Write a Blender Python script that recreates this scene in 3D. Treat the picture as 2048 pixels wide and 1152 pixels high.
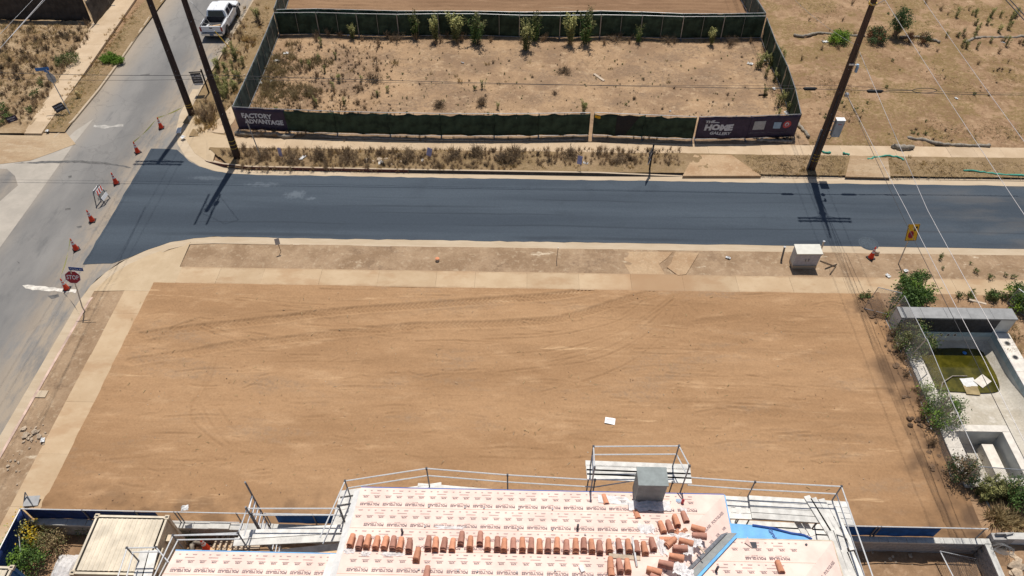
import bpy, bmesh, math, random
import numpy as np
from mathutils import Vector, Matrix
random.seed(7)
R = math.radians
scene = bpy.context.scene
for o in list(bpy.data.objects): bpy.data.objects.remove(o)
COL = scene.collection

# ------------------------------------------------------------------ camera, sky, sun, exposure
FPX, PITCH, YAW, CAMH = 1455.0, R(46.8), R(1.25), 31.0
cd = bpy.data.cameras.new('camera'); cam = bpy.data.objects.new('camera', cd); COL.objects.link(cam)
cam.location = (0, 0, CAMH); cam.rotation_euler = (R(90) - PITCH, 0, YAW)
cd.sensor_fit = 'HORIZONTAL'; cd.angle = 2 * math.atan(1024 / FPX); cd.clip_start = 0.5; cd.clip_end = 2000
scene.camera = cam
SUN_EL, SUN_AZ = R(69), R(5)          # azimuth from +Y (far side of the street) towards +X
w = bpy.data.worlds.new('World'); scene.world = w; w.use_nodes = True
wn = w.node_tree.nodes; bg = wn['Background']
sky = wn.new('ShaderNodeTexSky'); sky.sky_type = 'NISHITA'; sky.sun_disc = False
sky.sun_elevation = SUN_EL; sky.sun_rotation = SUN_AZ; sky.air_density = 1.0; sky.dust_density = 1.2
w.node_tree.links.new(sky.outputs[0], bg.inputs[0]); bg.inputs[1].default_value = 0.075
sl = bpy.data.lights.new('sun', 'SUN'); sl.energy = 4.5; sl.angle = R(0.53); sl.color = (1.0, 0.95, 0.87)
sun = bpy.data.objects.new('sun', sl); COL.objects.link(sun)
S = Vector((math.sin(SUN_AZ) * math.cos(SUN_EL), math.cos(SUN_AZ) * math.cos(SUN_EL), math.sin(SUN_EL)))
sun.rotation_euler = S.to_track_quat('Z', 'Y').to_euler(); sun.location = S * 80
scene.view_settings.view_transform = 'Standard'; scene.view_settings.look = 'None'
scene.view_settings.exposure = 0.0; scene.view_settings.gamma = 1.0
scene.view_settings.use_curve_mapping = False

# ------------------------------------------------------------------ helpers
_fw = Vector((-math.sin(YAW) * math.cos(PITCH), math.cos(YAW) * math.cos(PITCH), -math.sin(PITCH)))
_rt = Vector((math.cos(YAW), math.sin(YAW), 0)); _up = _rt.cross(_fw)
def P(u, v, z=0.0):
    """survey point: where the photo pixel (2048 wide) meets the level z"""
    d = _fw + _rt * ((u - 1024) / FPX) - _up * ((v - 576) / FPX)
    return Vector((0, 0, CAMH)) + d * ((z - CAMH) / d.z)
def PP(pts, z=0.0): return [P(u, v, z) for u, v in pts]

ORG = {}
class MB:
    def __init__(s): s.v = []; s.f = []; s.m = []
    def add(s, vs, fs, mi=0):
        o = len(s.v); s.v += [tuple(p) for p in vs]
        s.f += [tuple(i + o for i in f) for f in fs]; s.m += [mi] * len(fs)
    def box(s, c, size, rz=0.0, mi=0, M=None):
        hx, hy, hz = size[0] / 2, size[1] / 2, size[2] / 2
        if M is None: M = Matrix.Rotation(rz, 3, 'Z')
        c = Vector(c)
        vs = [c + M @ Vector((x * hx, y * hy, zz * hz)) for zz in (-1, 1) for y in (-1, 1) for x in (-1, 1)]
        s.add(vs, [(0, 2, 3, 1), (4, 5, 7, 6), (0, 1, 5, 4), (2, 6, 7, 3), (0, 4, 6, 2), (1, 3, 7, 5)], mi)
    def beam(s, p, q, wd, ht, mi=0, up=(0, 0, 1)):
        p, q = Vector(p), Vector(q); y = (q - p); L = y.length; y.normalize()
        x = y.cross(Vector(up))
        if x.length < 1e-4: x = Vector((1, 0, 0))
        x.normalize(); z = x.cross(y)
        M = Matrix((x, y, z)).transposed()
        s.box((p + q) / 2, (wd, L, ht), mi=mi, M=M)
    def tube(s, pts, r, n=6, mi=0, cap=True):
        pts = [Vector(p) for p in pts]; k = len(pts)
        rs = r if isinstance(r, (list, tuple)) else [r] * k
        vs = []; fs = []; px = None
        for i, p in enumerate(pts):
            t = (pts[min(i + 1, k - 1)] - pts[max(i - 1, 0)]).normalized()
            a = px if px is not None else (Vector((0, 0, 1)) if abs(t.z) < .9 else Vector((1, 0, 0)))
            b = t.cross(a)
            if b.length < 1e-5: b = t.orthogonal()
            b.normalize(); a = b.cross(t); px = a
            for j in range(n):
                an = 2 * math.pi * j / n
                vs.append(p + (a * math.cos(an) + b * math.sin(an)) * rs[i])
        for i in range(k - 1):
            for j in range(n):
                j2 = (j + 1) % n
                fs.append((i * n + j, i * n + j2, (i + 1) * n + j2, (i + 1) * n + j))
        if cap: fs.append(tuple(range(n - 1, -1, -1))); fs.append(tuple(range((k - 1) * n, k * n)))
        s.add(vs, fs, mi)
    def lathe(s, prof, c=(0, 0, 0), n=12, mi=0):
        c = Vector(c); k = len(prof); vs = []; fs = []
        for r, z in prof:
            for j in range(n):
                a = 2 * math.pi * j / n; vs.append(c + Vector((r * math.cos(a), r * math.sin(a), z)))
        for i in range(k - 1):
            for j in range(n):
                j2 = (j + 1) % n; fs.append((i * n + j, i * n + j2, (i + 1) * n + j2, (i + 1) * n + j))
        fs.append(tuple(range(n - 1, -1, -1))); fs.append(tuple(range((k - 1) * n, k * n)))
        s.add(vs, fs, mi)
    def prism(s, pts, z0, z1, mi=0):
        n = len(pts); vs = [(p[0], p[1], z0) for p in pts] + [(p[0], p[1], z1) for p in pts]
        fs = [tuple(range(n - 1, -1, -1)), tuple(range(n, 2 * n))]
        fs += [(i, (i + 1) % n, n + (i + 1) % n, n + i) for i in range(n)]
        s.add(vs, fs, mi)
    def slab(s, pts, th, mi=0):
        """thick sheet from any 3D polygon, thickness straight down"""
        n = len(pts); vs = [Vector(p) for p in pts] + [Vector(p) - Vector((0, 0, th)) for p in pts]
        fs = [tuple(range(n)), tuple(range(2 * n - 1, n - 1, -1))]
        fs += [(i, n + i, n + (i + 1) % n, (i + 1) % n) for i in range(n)]
        s.add(vs, fs, mi)
    def grid(s, fn, nu, nv, mi=0):
        vs = [fn(i / nu, j / nv) for j in range(nv + 1) for i in range(nu + 1)]
        fs = [(j * (nu + 1) + i, j * (nu + 1) + i + 1, (j + 1) * (nu + 1) + i + 1, (j + 1) * (nu + 1) + i)
              for j in range(nv) for i in range(nu)]
        s.add(vs, fs, mi)
    def mesh(s, name, mats, org=(0, 0, 0), smooth=False):
        ox, oy, oz = org
        me = bpy.data.meshes.new(name)
        me.from_pydata([(x - ox, y - oy, z - oz) for x, y, z in s.v], [], s.f)
        mats = mats if isinstance(mats, (list, tuple)) else [mats]
        for m in mats: me.materials.append(m)
        if len(mats) > 1: me.polygons.foreach_set('material_index', s.m)
        if smooth: me.polygons.foreach_set('use_smooth', [True] * len(me.polygons))
        me.update(); return me
    def build(s, name, mats, parent=None, local=False, smooth=False, recalc=True):
        if parent is not None: org = (0, 0, 0) if local else ORG[parent.name]
        else:
            xs = [p[0] for p in s.v]; ys = [p[1] for p in s.v]
            org = ((min(xs) + max(xs)) / 2, (min(ys) + max(ys)) / 2, min(p[2] for p in s.v))
        me = s.mesh(name, mats, org, smooth)
        if recalc:
            b = bmesh.new(); b.from_mesh(me); bmesh.ops.recalc_face_normals(b, faces=b.faces); b.to_mesh(me); b.free()
        o = bpy.data.objects.new(name, me); COL.objects.link(o)
        if parent is not None: o.parent = parent; ORG[o.name] = ORG[parent.name]
        else: o.location = org; ORG[o.name] = org
        return o
def tag(o, label=None, cat=None, group=None, kind=None):
    for k, v in (('label', label), ('category', cat), ('group', group), ('kind', kind)):
        if v: o[k] = v
    return o
def struct(o): o['kind'] = 'structure'; return o
def thing(name, label, cat, loc=(0, 0, 0), rz=0.0, group=None):
    o = bpy.data.objects.new(name, None); COL.objects.link(o); o.empty_display_size = .1
    o.location = loc; o.rotation_euler = (0, 0, rz); ORG[o.name] = tuple(loc)
    return tag(o, label, cat, group)
def kids(o): return [c for c in bpy.data.objects if c.parent == o]
def dup(root, loc, rz=None, label=None, group=None, scale=None, tree=None):
    r = root.copy(); COL.objects.link(r); r.location = loc
    if rz is not None: r.rotation_euler = (r.rotation_euler[0], r.rotation_euler[1], rz)
    if scale: r.scale = (scale,) * 3 if not isinstance(scale, tuple) else scale
    if label: r['label'] = label
    if group: r['group'] = group
    def rec(src, dst):
        for ch in (tree[src.name] if tree else kids(src)):
            c = ch.copy(); COL.objects.link(c); c.parent = dst; rec(ch, c)
    rec(root, r)
    return r
def inst(me, name, loc, rz=0.0, scale=1.0, label=None, cat=None, group=None, parent=None, rot=None):
    o = bpy.data.objects.new(name, me); COL.objects.link(o); o.location = loc
    o.rotation_euler = rot if rot else (0, 0, rz)
    o.scale = scale if isinstance(scale, tuple) else (scale,) * 3
    if parent: o.parent = parent
    return tag(o, label, cat, group)

# value noise for terrain
def vnoise(x, y, seed):
    t = np.random.RandomState(seed).rand(256, 256)
    xi = np.floor(x).astype(int); yi = np.floor(y).astype(int); fx = x - xi; fy = y - yi
    fx = fx * fx * (3 - 2 * fx); fy = fy * fy * (3 - 2 * fy)
    a = t[xi % 256, yi % 256]; b = t[(xi + 1) % 256, yi % 256]
    c = t[xi % 256, (yi + 1) % 256]; d = t[(xi + 1) % 256, (yi + 1) % 256]
    return (a * (1 - fx) + b * fx) * (1 - fy) + (c * (1 - fx) + d * fx) * fy - .5
def fbm(x, y, seed, sc, oct=4, gain=.5):
    z = 0 * x; a = 1.0
    for k in range(oct): z = z + a * vnoise(x / sc * 2 ** k, y / sc * 2 ** k, seed + k); a *= gain
    return z

# text outlines, flat
_TX = {}
def text_geo(s, bold=.0):
    key = (s, bold)
    if key in _TX: return _TX[key]
    c = bpy.data.curves.new('lettering', 'FONT'); c.body = s; c.size = 1.0; c.resolution_u = 2; c.offset = bold
    o = bpy.data.objects.new('lettering', c); COL.objects.link(o)
    dg = bpy.context.evaluated_depsgraph_get(); me = bpy.data.meshes.new_from_object(o.evaluated_get(dg))
    vs = [(v.co.x, v.co.y) for v in me.vertices]; fs = [tuple(p.vertices) for p in me.polygons]
    bpy.data.objects.remove(o); bpy.data.curves.remove(c); bpy.data.meshes.remove(me)
    x0 = min(v[0] for v in vs); x1 = max(v[0] for v in vs); y0 = min(v[1] for v in vs); y1 = max(v[1] for v in vs)
    vs = [((x - (x0 + x1) / 2), (y - (y0 + y1) / 2)) for x, y in vs]
    _TX[key] = (vs, fs, x1 - x0, y1 - y0); return _TX[key]
def put_text(mb, s, c, xd, yd, height, width=None, bold=.0, mi=0, slant=0.0, fn=None):
    vs, fs, W, Hh = text_geo(s, bold); c = Vector(c); xd = Vector(xd).normalized(); yd = Vector(yd).normalized()
    ky = height / Hh; kx = (width / W) if width else ky
    if fn: mb.add([fn(x * kx + slant * y * ky, y * ky) for x, y in vs], fs, mi)
    else: mb.add([c + xd * (x * kx + slant * y * ky) + yd * (y * ky) for x, y in vs], fs, mi)

# ------------------------------------------------------------------ materials
def nodes(name):
    m = bpy.data.materials.new(name); m.use_nodes = True; nt = m.node_tree
    return m, nt, nt.nodes['Principled BSDF']
def N(nt, t, **kw):
    n = nt.nodes.new(t)
    for k, v in kw.items():
        if k.startswith('i_'): n.inputs[k[2:].replace('_', ' ')].default_value = v
        else: setattr(n, k, v)
    return n
def mixc(nt, fac, a, b, mode='MIX'):
    n = nt.nodes.new('ShaderNodeMix'); n.data_type = 'RGBA'; n.blend_type = mode
    for sock, val in ((n.inputs[0], fac), (n.inputs[6], a), (n.inputs[7], b)):
        if hasattr(val, 'default_value') or hasattr(val, 'is_linked'): nt.links.new(val, sock)
        elif isinstance(val, (int, float)): sock.default_value = val
        else: sock.default_value = (val[0], val[1], val[2], 1)
    return n.outputs[2]
def ramp(nt, src, p0, p1, smooth=True):
    n = nt.nodes.new('ShaderNodeMapRange'); n.interpolation_type = 'SMOOTHSTEP' if smooth else 'LINEAR'
    nt.links.new(src, n.inputs[0]); n.inputs[1].default_value = p0; n.inputs[2].default_value = p1
    return n.outputs[0]
def noise(nt, co, scale, detail=4, rough=.55, stretch=None, off=0):
    if stretch or off:
        mp = nt.nodes.new('ShaderNodeMapping'); nt.links.new(co, mp.inputs[0])
        if stretch: mp.inputs[3].default_value = stretch
        mp.inputs[1].default_value = (off, off * .7, off * .3); co = mp.outputs[0]
    n = nt.nodes.new('ShaderNodeTexNoise'); nt.links.new(co, n.inputs['Vector'])
    n.inputs['Scale'].default_value = scale; n.inputs['Detail'].default_value = detail; n.inputs['Roughness'].default_value = rough
    return n.outputs[0]
def math_(nt, op, a, b=0.0):
    n = nt.nodes.new('ShaderNodeMath'); n.operation = op
    for i, v in enumerate((a, b)):
        if hasattr(v, 'is_linked'): nt.links.new(v, n.inputs[i])
        else: n.inputs[i].default_value = v
    return n.outputs[0]
def bump(nt, bs, h, strength=.3, dist=.02):
    b = nt.nodes.new('ShaderNodeBump'); b.inputs['Strength'].default_value = strength; b.inputs['Distance'].default_value = dist
    nt.links.new(h, b.inputs['Height']); nt.links.new(b.outputs[0], bs.inputs['Normal']); return b
def wpos(nt): return nt.nodes.new('ShaderNodeNewGeometry').outputs['Position']
def mk(name, col, rough=.8, var=.2, scale=3.0, bmp=.0, bscale=30., metal=0., spec=.3, rnd=0., col2=None, trans=0., stretch=None):
    m, nt, bs = nodes(name)
    tc = nt.nodes.new('ShaderNodeTexCoord').outputs['Object']
    n = noise(nt, tc, scale, 5, .6, stretch)
    lo = tuple(c * (1 - var) for c in col); hi = tuple(min(1, c * (1 + var)) for c in (col2 or col))
    c = mixc(nt, ramp(nt, n, .3, .7), lo, hi)
    if rnd:
        oi = nt.nodes.new('ShaderNodeObjectInfo').outputs['Random']
        hs = nt.nodes.new('ShaderNodeHueSaturation'); nt.links.new(c, hs.inputs['Color'])
        mr = nt.nodes.new('ShaderNodeMapRange'); nt.links.new(oi, mr.inputs[0]); mr.inputs[3].default_value = 1 - rnd; mr.inputs[4].default_value = 1 + rnd
        nt.links.new(mr.outputs[0], hs.inputs['Value']); c = hs.outputs[0]
    nt.links.new(c, bs.inputs['Base Color'])
    bs.inputs['Roughness'].default_value = rough; bs.inputs['Metallic'].default_value = metal
    bs.inputs['Specular IOR Level'].default_value = spec
    if bmp: bump(nt, bs, noise(nt, tc, bscale, 4, .6, stretch), bmp, .02)
    if trans:
        tr = nt.nodes.new('ShaderNodeBsdfTranslucent'); nt.links.new(c, tr.inputs[0])
        ms = nt.nodes.new('ShaderNodeMixShader'); ms.inputs[0].default_value = trans
        nt.links.new(bs.outputs[0], ms.inputs[1]); nt.links.new(tr.outputs[0], ms.inputs[2])
        nt.links.new(ms.outputs[0], nt.nodes['Material Output'].inputs[0])
    return m
M = {}
def earth(name, a, b, c, streak=(1, 1, 1), light=None, lightamt=.6, track=False, spec=.1, crack=False, cov=None, sc=.16, gr=.28, patch=None, covr=(.42, .6), pr=(.53, .68), lines=False):
    """soil: a = main, b = darker, c = paler; mottled at three scales"""
    m, nt, bs = nodes(name); po = wpos(nt)
    n1 = noise(nt, po, sc, 5, .6, streak); n2 = noise(nt, po, sc * 6, 5, .65, streak, 5); n3 = noise(nt, po, 9, 3, .7, None, 9)
    col = mixc(nt, ramp(nt, n1, .38, .66), a, b)
    col = mixc(nt, ramp(nt, n2, .5, .78), col, c)
    n4 = noise(nt, po, 2.3, 4, .7, streak, 21)
    col = mixc(nt, math_(nt, 'MULTIPLY', ramp(nt, n4, .52, .75), .55), col, b)
    if light:
        n5 = noise(nt, po, .55, 5, .7, (streak[0] * .8, streak[1] * 2.2, 1), 33)
        col = mixc(nt, math_(nt, 'MULTIPLY', ramp(nt, n5, .62, .72), lightamt), col, light)
    if cov:
        n6 = noise(nt, po, .28, 6, .7, None, 51); n7 = noise(nt, po, 5, 4, .8, None, 61)
        f = math_(nt, 'MULTIPLY', ramp(nt, n6, *covr), ramp(nt, n7, .32, .62))
        col = mixc(nt, math_(nt, 'MULTIPLY', f, .85), col, cov)
    if patch:
        n8 = noise(nt, po, .33, 5, .72, (streak[0], streak[1] * 1.3, 1), 83)
        col = mixc(nt, math_(nt, 'MULTIPLY', math_(nt, 'MULTIPLY', ramp(nt, n8, *pr), ramp(nt, noise(nt, po, 4, 4, .7, None, 87), .3, .7)), .9), col, patch)
    if lines:                                              # fine drag marks of the grader blade
        l1 = noise(nt, po, 1.0, 4, .75, (.12, 5.0, 1), 13); l2 = noise(nt, po, 1.0, 3, .7, (.5, 9.0, 1), 19)
        lm = ramp(nt, noise(nt, po, .22, 3, .6, None, 29), .40, .62)
        col = mixc(nt, math_(nt, 'MULTIPLY', math_(nt, 'MULTIPLY', ramp(nt, l1, .52, .68), lm), .34), col, tuple(x * .78 for x in b))
        tk = noise(nt, po, 3.2, 5, .8, (1, 2.4, 1), 37); col = mixc(nt, math_(nt, 'MULTIPLY', ramp(nt, tk, .63, .73), .32), col, tuple(x * .62 for x in b))
        col = mixc(nt, math_(nt, 'MULTIPLY', math_(nt, 'MULTIPLY', ramp(nt, l2, .56, .72), lm), .25), col, tuple(min(1, x * 1.12) for x in c))
    grain = mixc(nt, 1.0, col, mixc(nt, n3, (1 - gr,) * 3, (1 + gr,) * 3), 'MULTIPLY')
    h = noise(nt, po, 14, 5, .7)
    if crack:
        vo = nt.nodes.new('ShaderNodeTexVoronoi'); vo.feature = 'DISTANCE_TO_EDGE'; vo.inputs['Scale'].default_value = 1.5
        dv = nt.nodes.new('ShaderNodeVectorMath'); dv.operation = 'ADD'; nt.links.new(po, dv.inputs[0])
        nn = nt.nodes.new('ShaderNodeTexNoise'); nn.inputs['Scale'].default_value = 2.5; nt.links.new(po, nn.inputs['Vector'])
        sc_ = nt.nodes.new('ShaderNodeVectorMath'); sc_.operation = 'SCALE'; sc_.inputs[3].default_value = .5
        nt.links.new(nn.outputs[1], sc_.inputs[0]); nt.links.new(sc_.outputs[0], dv.inputs[1]); nt.links.new(dv.outputs[0], vo.inputs['Vector'])
        cr = math_(nt, 'MULTIPLY', ramp(nt, vo.outputs['Distance'], .03, .0), ramp(nt, noise(nt, po, .25, 2, .5, None, 70), .45, .55))
        grain = mixc(nt, math_(nt, 'MULTIPLY', cr, .5), grain, tuple(x * .55 for x in b))
    if track:
        at = nt.nodes.new('ShaderNodeAttribute'); at.attribute_name = 'track'
        grain = mixc(nt, at.outputs['Fac'], grain, tuple(x * .80 for x in b))
        at2 = nt.nodes.new('ShaderNodeAttribute'); at2.attribute_name = 'dug'
        grain = mixc(nt, at2.outputs['Fac'], grain, (.135, .083, .05))
    nt.links.new(grain, bs.inputs['Base Color'])
    bs.inputs['Roughness'].default_value = .95; bs.inputs['Specular IOR Level'].default_value = spec
    bump(nt, bs, h, .5, .03); return m
LOT_A, LOT_B, LOT_C = (.370, .224, .120), (.298, .174, .090), (.425, .268, .150)
M['lot'] = earth('graded_soil', LOT_A, LOT_B, LOT_C, (.45, 1.3, 1), (.55, .365, .21), .75, track=True, gr=.26, patch=(.285, .19, .118), lines=True)
M['farlot'] = earth('cracked_soil', (.375, .248, .146), (.245, .16, .098), (.475, .34, .215), (1, 1, 1), (.47, .34, .22), .5, crack=True, sc=.25, patch=(.205, .142, .095), pr=(.45, .58), gr=.36)
M['toplot'] = earth('tracked_soil', (.27, .165, .095), (.21, .125, .072), (.32, .20, .12), (.3, 1.5, 1), (.44, .31, .20), .9, patch=(.17, .105, .062))
M['parkway'] = earth('bare_parkway_soil', (.345, .24, .152), (.25, .165, .10), (.43, .325, .22), (1, 1, 1), (.56, .46, .335), .9, sc=.5, patch=(.18, .12, .078))
M['drysoil'] = earth('dry_weedy_soil', (.30, .21, .125), (.22, .15, .085), (.37, .27, .165), (1, 1, 1), None, cov=(.215, .15, .075), sc=.3, covr=(.36, .52))
M['field'] = earth('dry_lawn_soil', (.345, .225, .135), (.245, .155, .088), (.45, .32, .20), (1, 1, 1), None, cov=(.175, .125, .048), sc=.3, covr=(.46, .52), patch=(.20, .120, .068), pr=(.47, .57), gr=.36)
M['leftfield'] = earth('weedy_pale_soil', (.38, .28, .175), (.27, .18, .10), (.45, .34, .22), (1, 1, 1), None, cov=(.19, .12, .06), sc=.5)
M['apron'] = earth('dust_covered_apron', (.435, .305, .188), (.35, .225, .13), (.49, .36, .235), (1, 1, 1), None, sc=.5)
M['site'] = earth('rough_site_soil', (.315, .20, .118), (.225, .14, .08), (.385, .26, .165), (1, 1, 1), (.40, .30, .2), .4, sc=.6)
def concrete(name, a, b, dust=None, streak=(1, 1, 1), rnd=.06):
    m, nt, bs = nodes(name); po = wpos(nt)
    col = mixc(nt, ramp(nt, noise(nt, po, .7, 5, .65, streak), .35, .68), a, b)
    col = mixc(nt, math_(nt, 'MULTIPLY', ramp(nt, noise(nt, po, 3.5, 5, .7, streak, 8), .55, .75), .35), col, tuple(x * .72 for x in a))
    if dust:
        # soil tracked over the drive crossing from the lot
        px = N(nt, 'ShaderNodeSeparateXYZ'); nt.links.new(po, px.inputs[0])
        dx = math_(nt, 'ABSOLUTE', math_(nt, 'SUBTRACT', px.outputs[0], 8.0))
        f = ramp(nt, math_(nt, 'ADD', dx, math_(nt, 'MULTIPLY', noise(nt, po, .8, 5, .6), 3.0)), 5.6, 2.6)
        col = mixc(nt, math_(nt, 'MULTIPLY', f, .8), col, dust)
        col = mixc(nt, math_(nt, 'MULTIPLY', ramp(nt, noise(nt, po, .4, 4, .6, (1, 2, 1), 40), .5, .66), .55), col, dust)
        ey = math_(nt, 'ABSOLUTE', math_(nt, 'SUBTRACT', px.outputs[1], 29.6))   # soil spilled over the pavement edges
        f2 = ramp(nt, math_(nt, 'ADD', ey, math_(nt, 'MULTIPLY', noise(nt, po, .9, 6, .75, None, 44), .75)), .88, 1.06)
        col = mixc(nt, math_(nt, 'MULTIPLY', math_(nt, 'MULTIPLY', f2, ramp(nt, px.outputs[1], 28.4, 28.9)), .6), col, (.345, .225, .135))
    if rnd:
        oi = nt.nodes.new('ShaderNodeObjectInfo').outputs['Random']
        hs = nt.nodes.new('ShaderNodeHueSaturation'); nt.links.new(col, hs.inputs['Color'])
        mr = nt.nodes.new('ShaderNodeMapRange'); nt.links.new(oi, mr.inputs[0]); mr.inputs[3].default_value = 1 - rnd; mr.inputs[4].default_value = 1 + rnd
        nt.links.new(mr.outputs[0], hs.inputs['Value']); col = hs.outputs[0]
    nt.links.new(col, bs.inputs['Base Color']); bs.inputs['Roughness'].default_value = .9; bs.inputs['Specular IOR Level'].default_value = .2
    bump(nt, bs, noise(nt, po, 25, 4, .7), .25, .01); return m
M['walk'] = concrete('dusty_pavement_concrete', (.44, .315, .195), (.49, .365, .235), (.36, .22, .12), (1, 1.3, 1))
M['gutter'] = concrete('gutter_concrete', (.43, .335, .23), (.49, .395, .285), None, (.5, 2, 1))
M['farwalk'] = concrete('far_pavement_concrete', (.45, .335, .22), (.52, .40, .275), None)
M['kerb'] = concrete('kerb_concrete', (.42, .33, .23), (.48, .385, .28), None)
M['darkkerb'] = mk('kerb_face_painted_shade', (.060, .050, .046), .85, .3, 3)  # concrete face coloured dark to carry the shade on its side away from the sun
M['redkerb'] = mk('faded_red_kerb_paint', (.10, .032, .03), .7, .35, 3)
M['whitekerb'] = mk('pinkish_worn_kerb_paint', (.50, .36, .29), .8, .25, 2)
def asphalt_new():
    m, nt, bs = nodes('fresh_asphalt'); po = wpos(nt)
    n1 = noise(nt, po, .35, 4, .55, (.12, 1.6, 1)); n2 = noise(nt, po, .5, 4, .6, None, 12); n3 = noise(nt, po, 40, 2, .6)
    col = mixc(nt, ramp(nt, n1, .35, .68), (.042, .055, .072), (.061, .078, .098))
    col = mixc(nt, math_(nt, 'MULTIPLY', ramp(nt, n2, .55, .75), .45), col, (.038, .049, .063))
    col = mixc(nt, 1.0, col, mixc(nt, n3, (.75, .75, .75), (1.25, 1.25, 1.25)), 'MULTIPLY')
    col = mixc(nt, 1.0, col, mixc(nt, noise(nt, po, 7, 5, .8), (.72, .72, .72), (1.28, 1.28, 1.28)), 'MULTIPLY')
    px = N(nt, 'ShaderNodeSeparateXYZ'); nt.links.new(po, px.inputs[0])
    for yc, wd in ((37.1, .05), (36.25, .09), (35.6, .05), (34.5, .06), (33.35, .16)):   # paver lanes and rolled joints
        dy = math_(nt, 'ABSOLUTE', math_(nt, 'SUBTRACT', math_(nt, 'ADD', px.outputs[1], math_(nt, 'MULTIPLY', noise(nt, po, .12, 3, .6, None, yc), .5)), yc + .25))
        col = mixc(nt, math_(nt, 'MULTIPLY', math_(nt, 'MULTIPLY', ramp(nt, dy, wd * 1.6, wd * .3), ramp(nt, noise(nt, po, .3, 3, .6, (.3, 1, 1), yc), .38, .6)), .55), col, (.026, .034, .045))
    # chalky scuffs near the corner
    for cx, cy, rx, ry, am in ((-15.2, 37.3, 1.1, .6, .22), (-14.1, 36.9, .5, .25, .2), (-17.6, 38.3, 1.8, .35, .18), (-21.5, 38.9, 2.2, .3, .15)):
        ex = math_(nt, 'POWER', math_(nt, 'DIVIDE', math_(nt, 'SUBTRACT', px.outputs[0], cx), rx), 2)
        ey = math_(nt, 'POWER', math_(nt, 'DIVIDE', math_(nt, 'SUBTRACT', px.outputs[1], cy), ry), 2)
        f = ramp(nt, math_(nt, 'ADD', math_(nt, 'ADD', ex, ey), math_(nt, 'MULTIPLY', noise(nt, po, 3, 4, .7, None, cx), 2.2)), 1.75, .9)
        col = mixc(nt, math_(nt, 'MULTIPLY', f, am), col, (.30, .34, .38))
    # dust blown along the right end
    f = math_(nt, 'MULTIPLY', ramp(nt, px.outputs[0], 20, 34), ramp(nt, noise(nt, po, .5, 5, .6, (.4, 1.6, 1), 3), .45, .7))
    col = mixc(nt, math_(nt, 'MULTIPLY', f, .35), col, (.16, .14, .12))
    nt.links.new(col, bs.inputs['Base Color']); bs.inputs['Roughness'].default_value = .85; bs.inputs['Specular IOR Level'].default_value = .25
    bump(nt, bs, noise(nt, po, 60, 2, .7), .4, .01); return m
M['newasphalt'] = asphalt_new()
def asphalt_old():
    m, nt, bs = nodes('old_grey_asphalt'); po = wpos(nt)
    n1 = noise(nt, po, .22, 5, .6, (1.2, .45, 1)); n2 = noise(nt, po, 1.1, 5, .7, (1.4, .4, 1), 4); n3 = noise(nt, po, 30, 2, .7)
    col = mixc(nt, ramp(nt, n1, .35, .66), (.165, .160, .155), (.235, .224, .210))
    col = mixc(nt, math_(nt, 'MULTIPLY', ramp(nt, n2, .52, .75), .6), col, (.125, .123, .122))
    px = N(nt, 'ShaderNodeSeparateXYZ'); nt.links.new(po, px.inputs[0])
    # dust gathered towards the kerbs and in front of the new surface
    f = math_(nt, 'MULTIPLY', ramp(nt, px.outputs[0], -29.2, -26.2), ramp(nt, n2, .30, .62))
    col = mixc(nt, math_(nt, 'MULTIPLY', f, .75), col, (.37, .295, .215))
    f = math_(nt, 'MULTIPLY', ramp(nt, px.outputs[0], -31.2, -33.6), ramp(nt, n1, .28, .6))
    col = mixc(nt, math_(nt, 'MULTIPLY', f, .7), col, (.37, .30, .225))
    vo = nt.nodes.new('ShaderNodeTexVoronoi'); vo.feature = 'DISTANCE_TO_EDGE'; vo.inputs['Scale'].default_value = .35
    dv = nt.nodes.new('ShaderNodeVectorMath'); dv.operation = 'ADD'; nt.links.new(po, dv.inputs[0])
    nn = nt.nodes.new('ShaderNodeTexNoise'); nn.inputs['Scale'].default_value = .9; nn.inputs['Detail'].default_value = 5; nt.links.new(po, nn.inputs['Vector'])
    s2 = nt.nodes.new('ShaderNodeVectorMath'); s2.operation = 'SCALE'; s2.inputs[3].default_value = 2.2
    nt.links.new(nn.outputs[1], s2.inputs[0]); nt.links.new(s2.outputs[0], dv.inputs[1]); nt.links.new(dv.outputs[0], vo.inputs['Vector'])
    cr = math_(nt, 'MULTIPLY', ramp(nt, vo.outputs['Distance'], .022, .0), ramp(nt, noise(nt, po, .15, 2, .5, None, 70), .45, .6))
    col = mixc(nt, math_(nt, 'MULTIPLY', cr, .28), col, (.10, .095, .09))
    col = mixc(nt, 1.0, col, mixc(nt, n3, (.8, .8, .8), (1.2, 1.2, 1.2)), 'MULTIPLY')
    nt.links.new(col, bs.inputs['Base Color']); bs.inputs['Roughness'].default_value = .9; bs.inputs['Specular IOR Level'].default_value = .2
    bump(nt, bs, noise(nt, po, 40, 3, .7), .35, .01); return m
M['oldasphalt'] = asphalt_old()
M['pale'] = concrete('pale_street_concrete', (.35, .315, .27), (.42, .375, .32), None, (1, 1, 1), 0)
M['corner'] = concrete('dusty_corner_concrete', (.44, .33, .21), (.50, .385, .255), None, (1, 1, 1), 0)
M['wash'] = earth('soil_washed_over_concrete', (.42, .315, .205), (.33, .225, .135), (.46, .36, .25), (.5, 1.4, 1), None, sc=.4)
M['fadedpaint'] = mk('nearly_gone_road_paint', (.36, .34, .31), .85, .25, 2.5)
M['paint'] = mk('worn_white_road_paint', (.56, .52, .46), .8, .3, 2.5)
M['tar'] = mk('dark_tar_stain', (.11, .105, .10), .8, .3, 3)
M['wood'] = mk('dark_creosote_timber', (.050, .034, .030), .85, .35, 5, .5, 25, stretch=(1, 1, .12))
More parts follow.
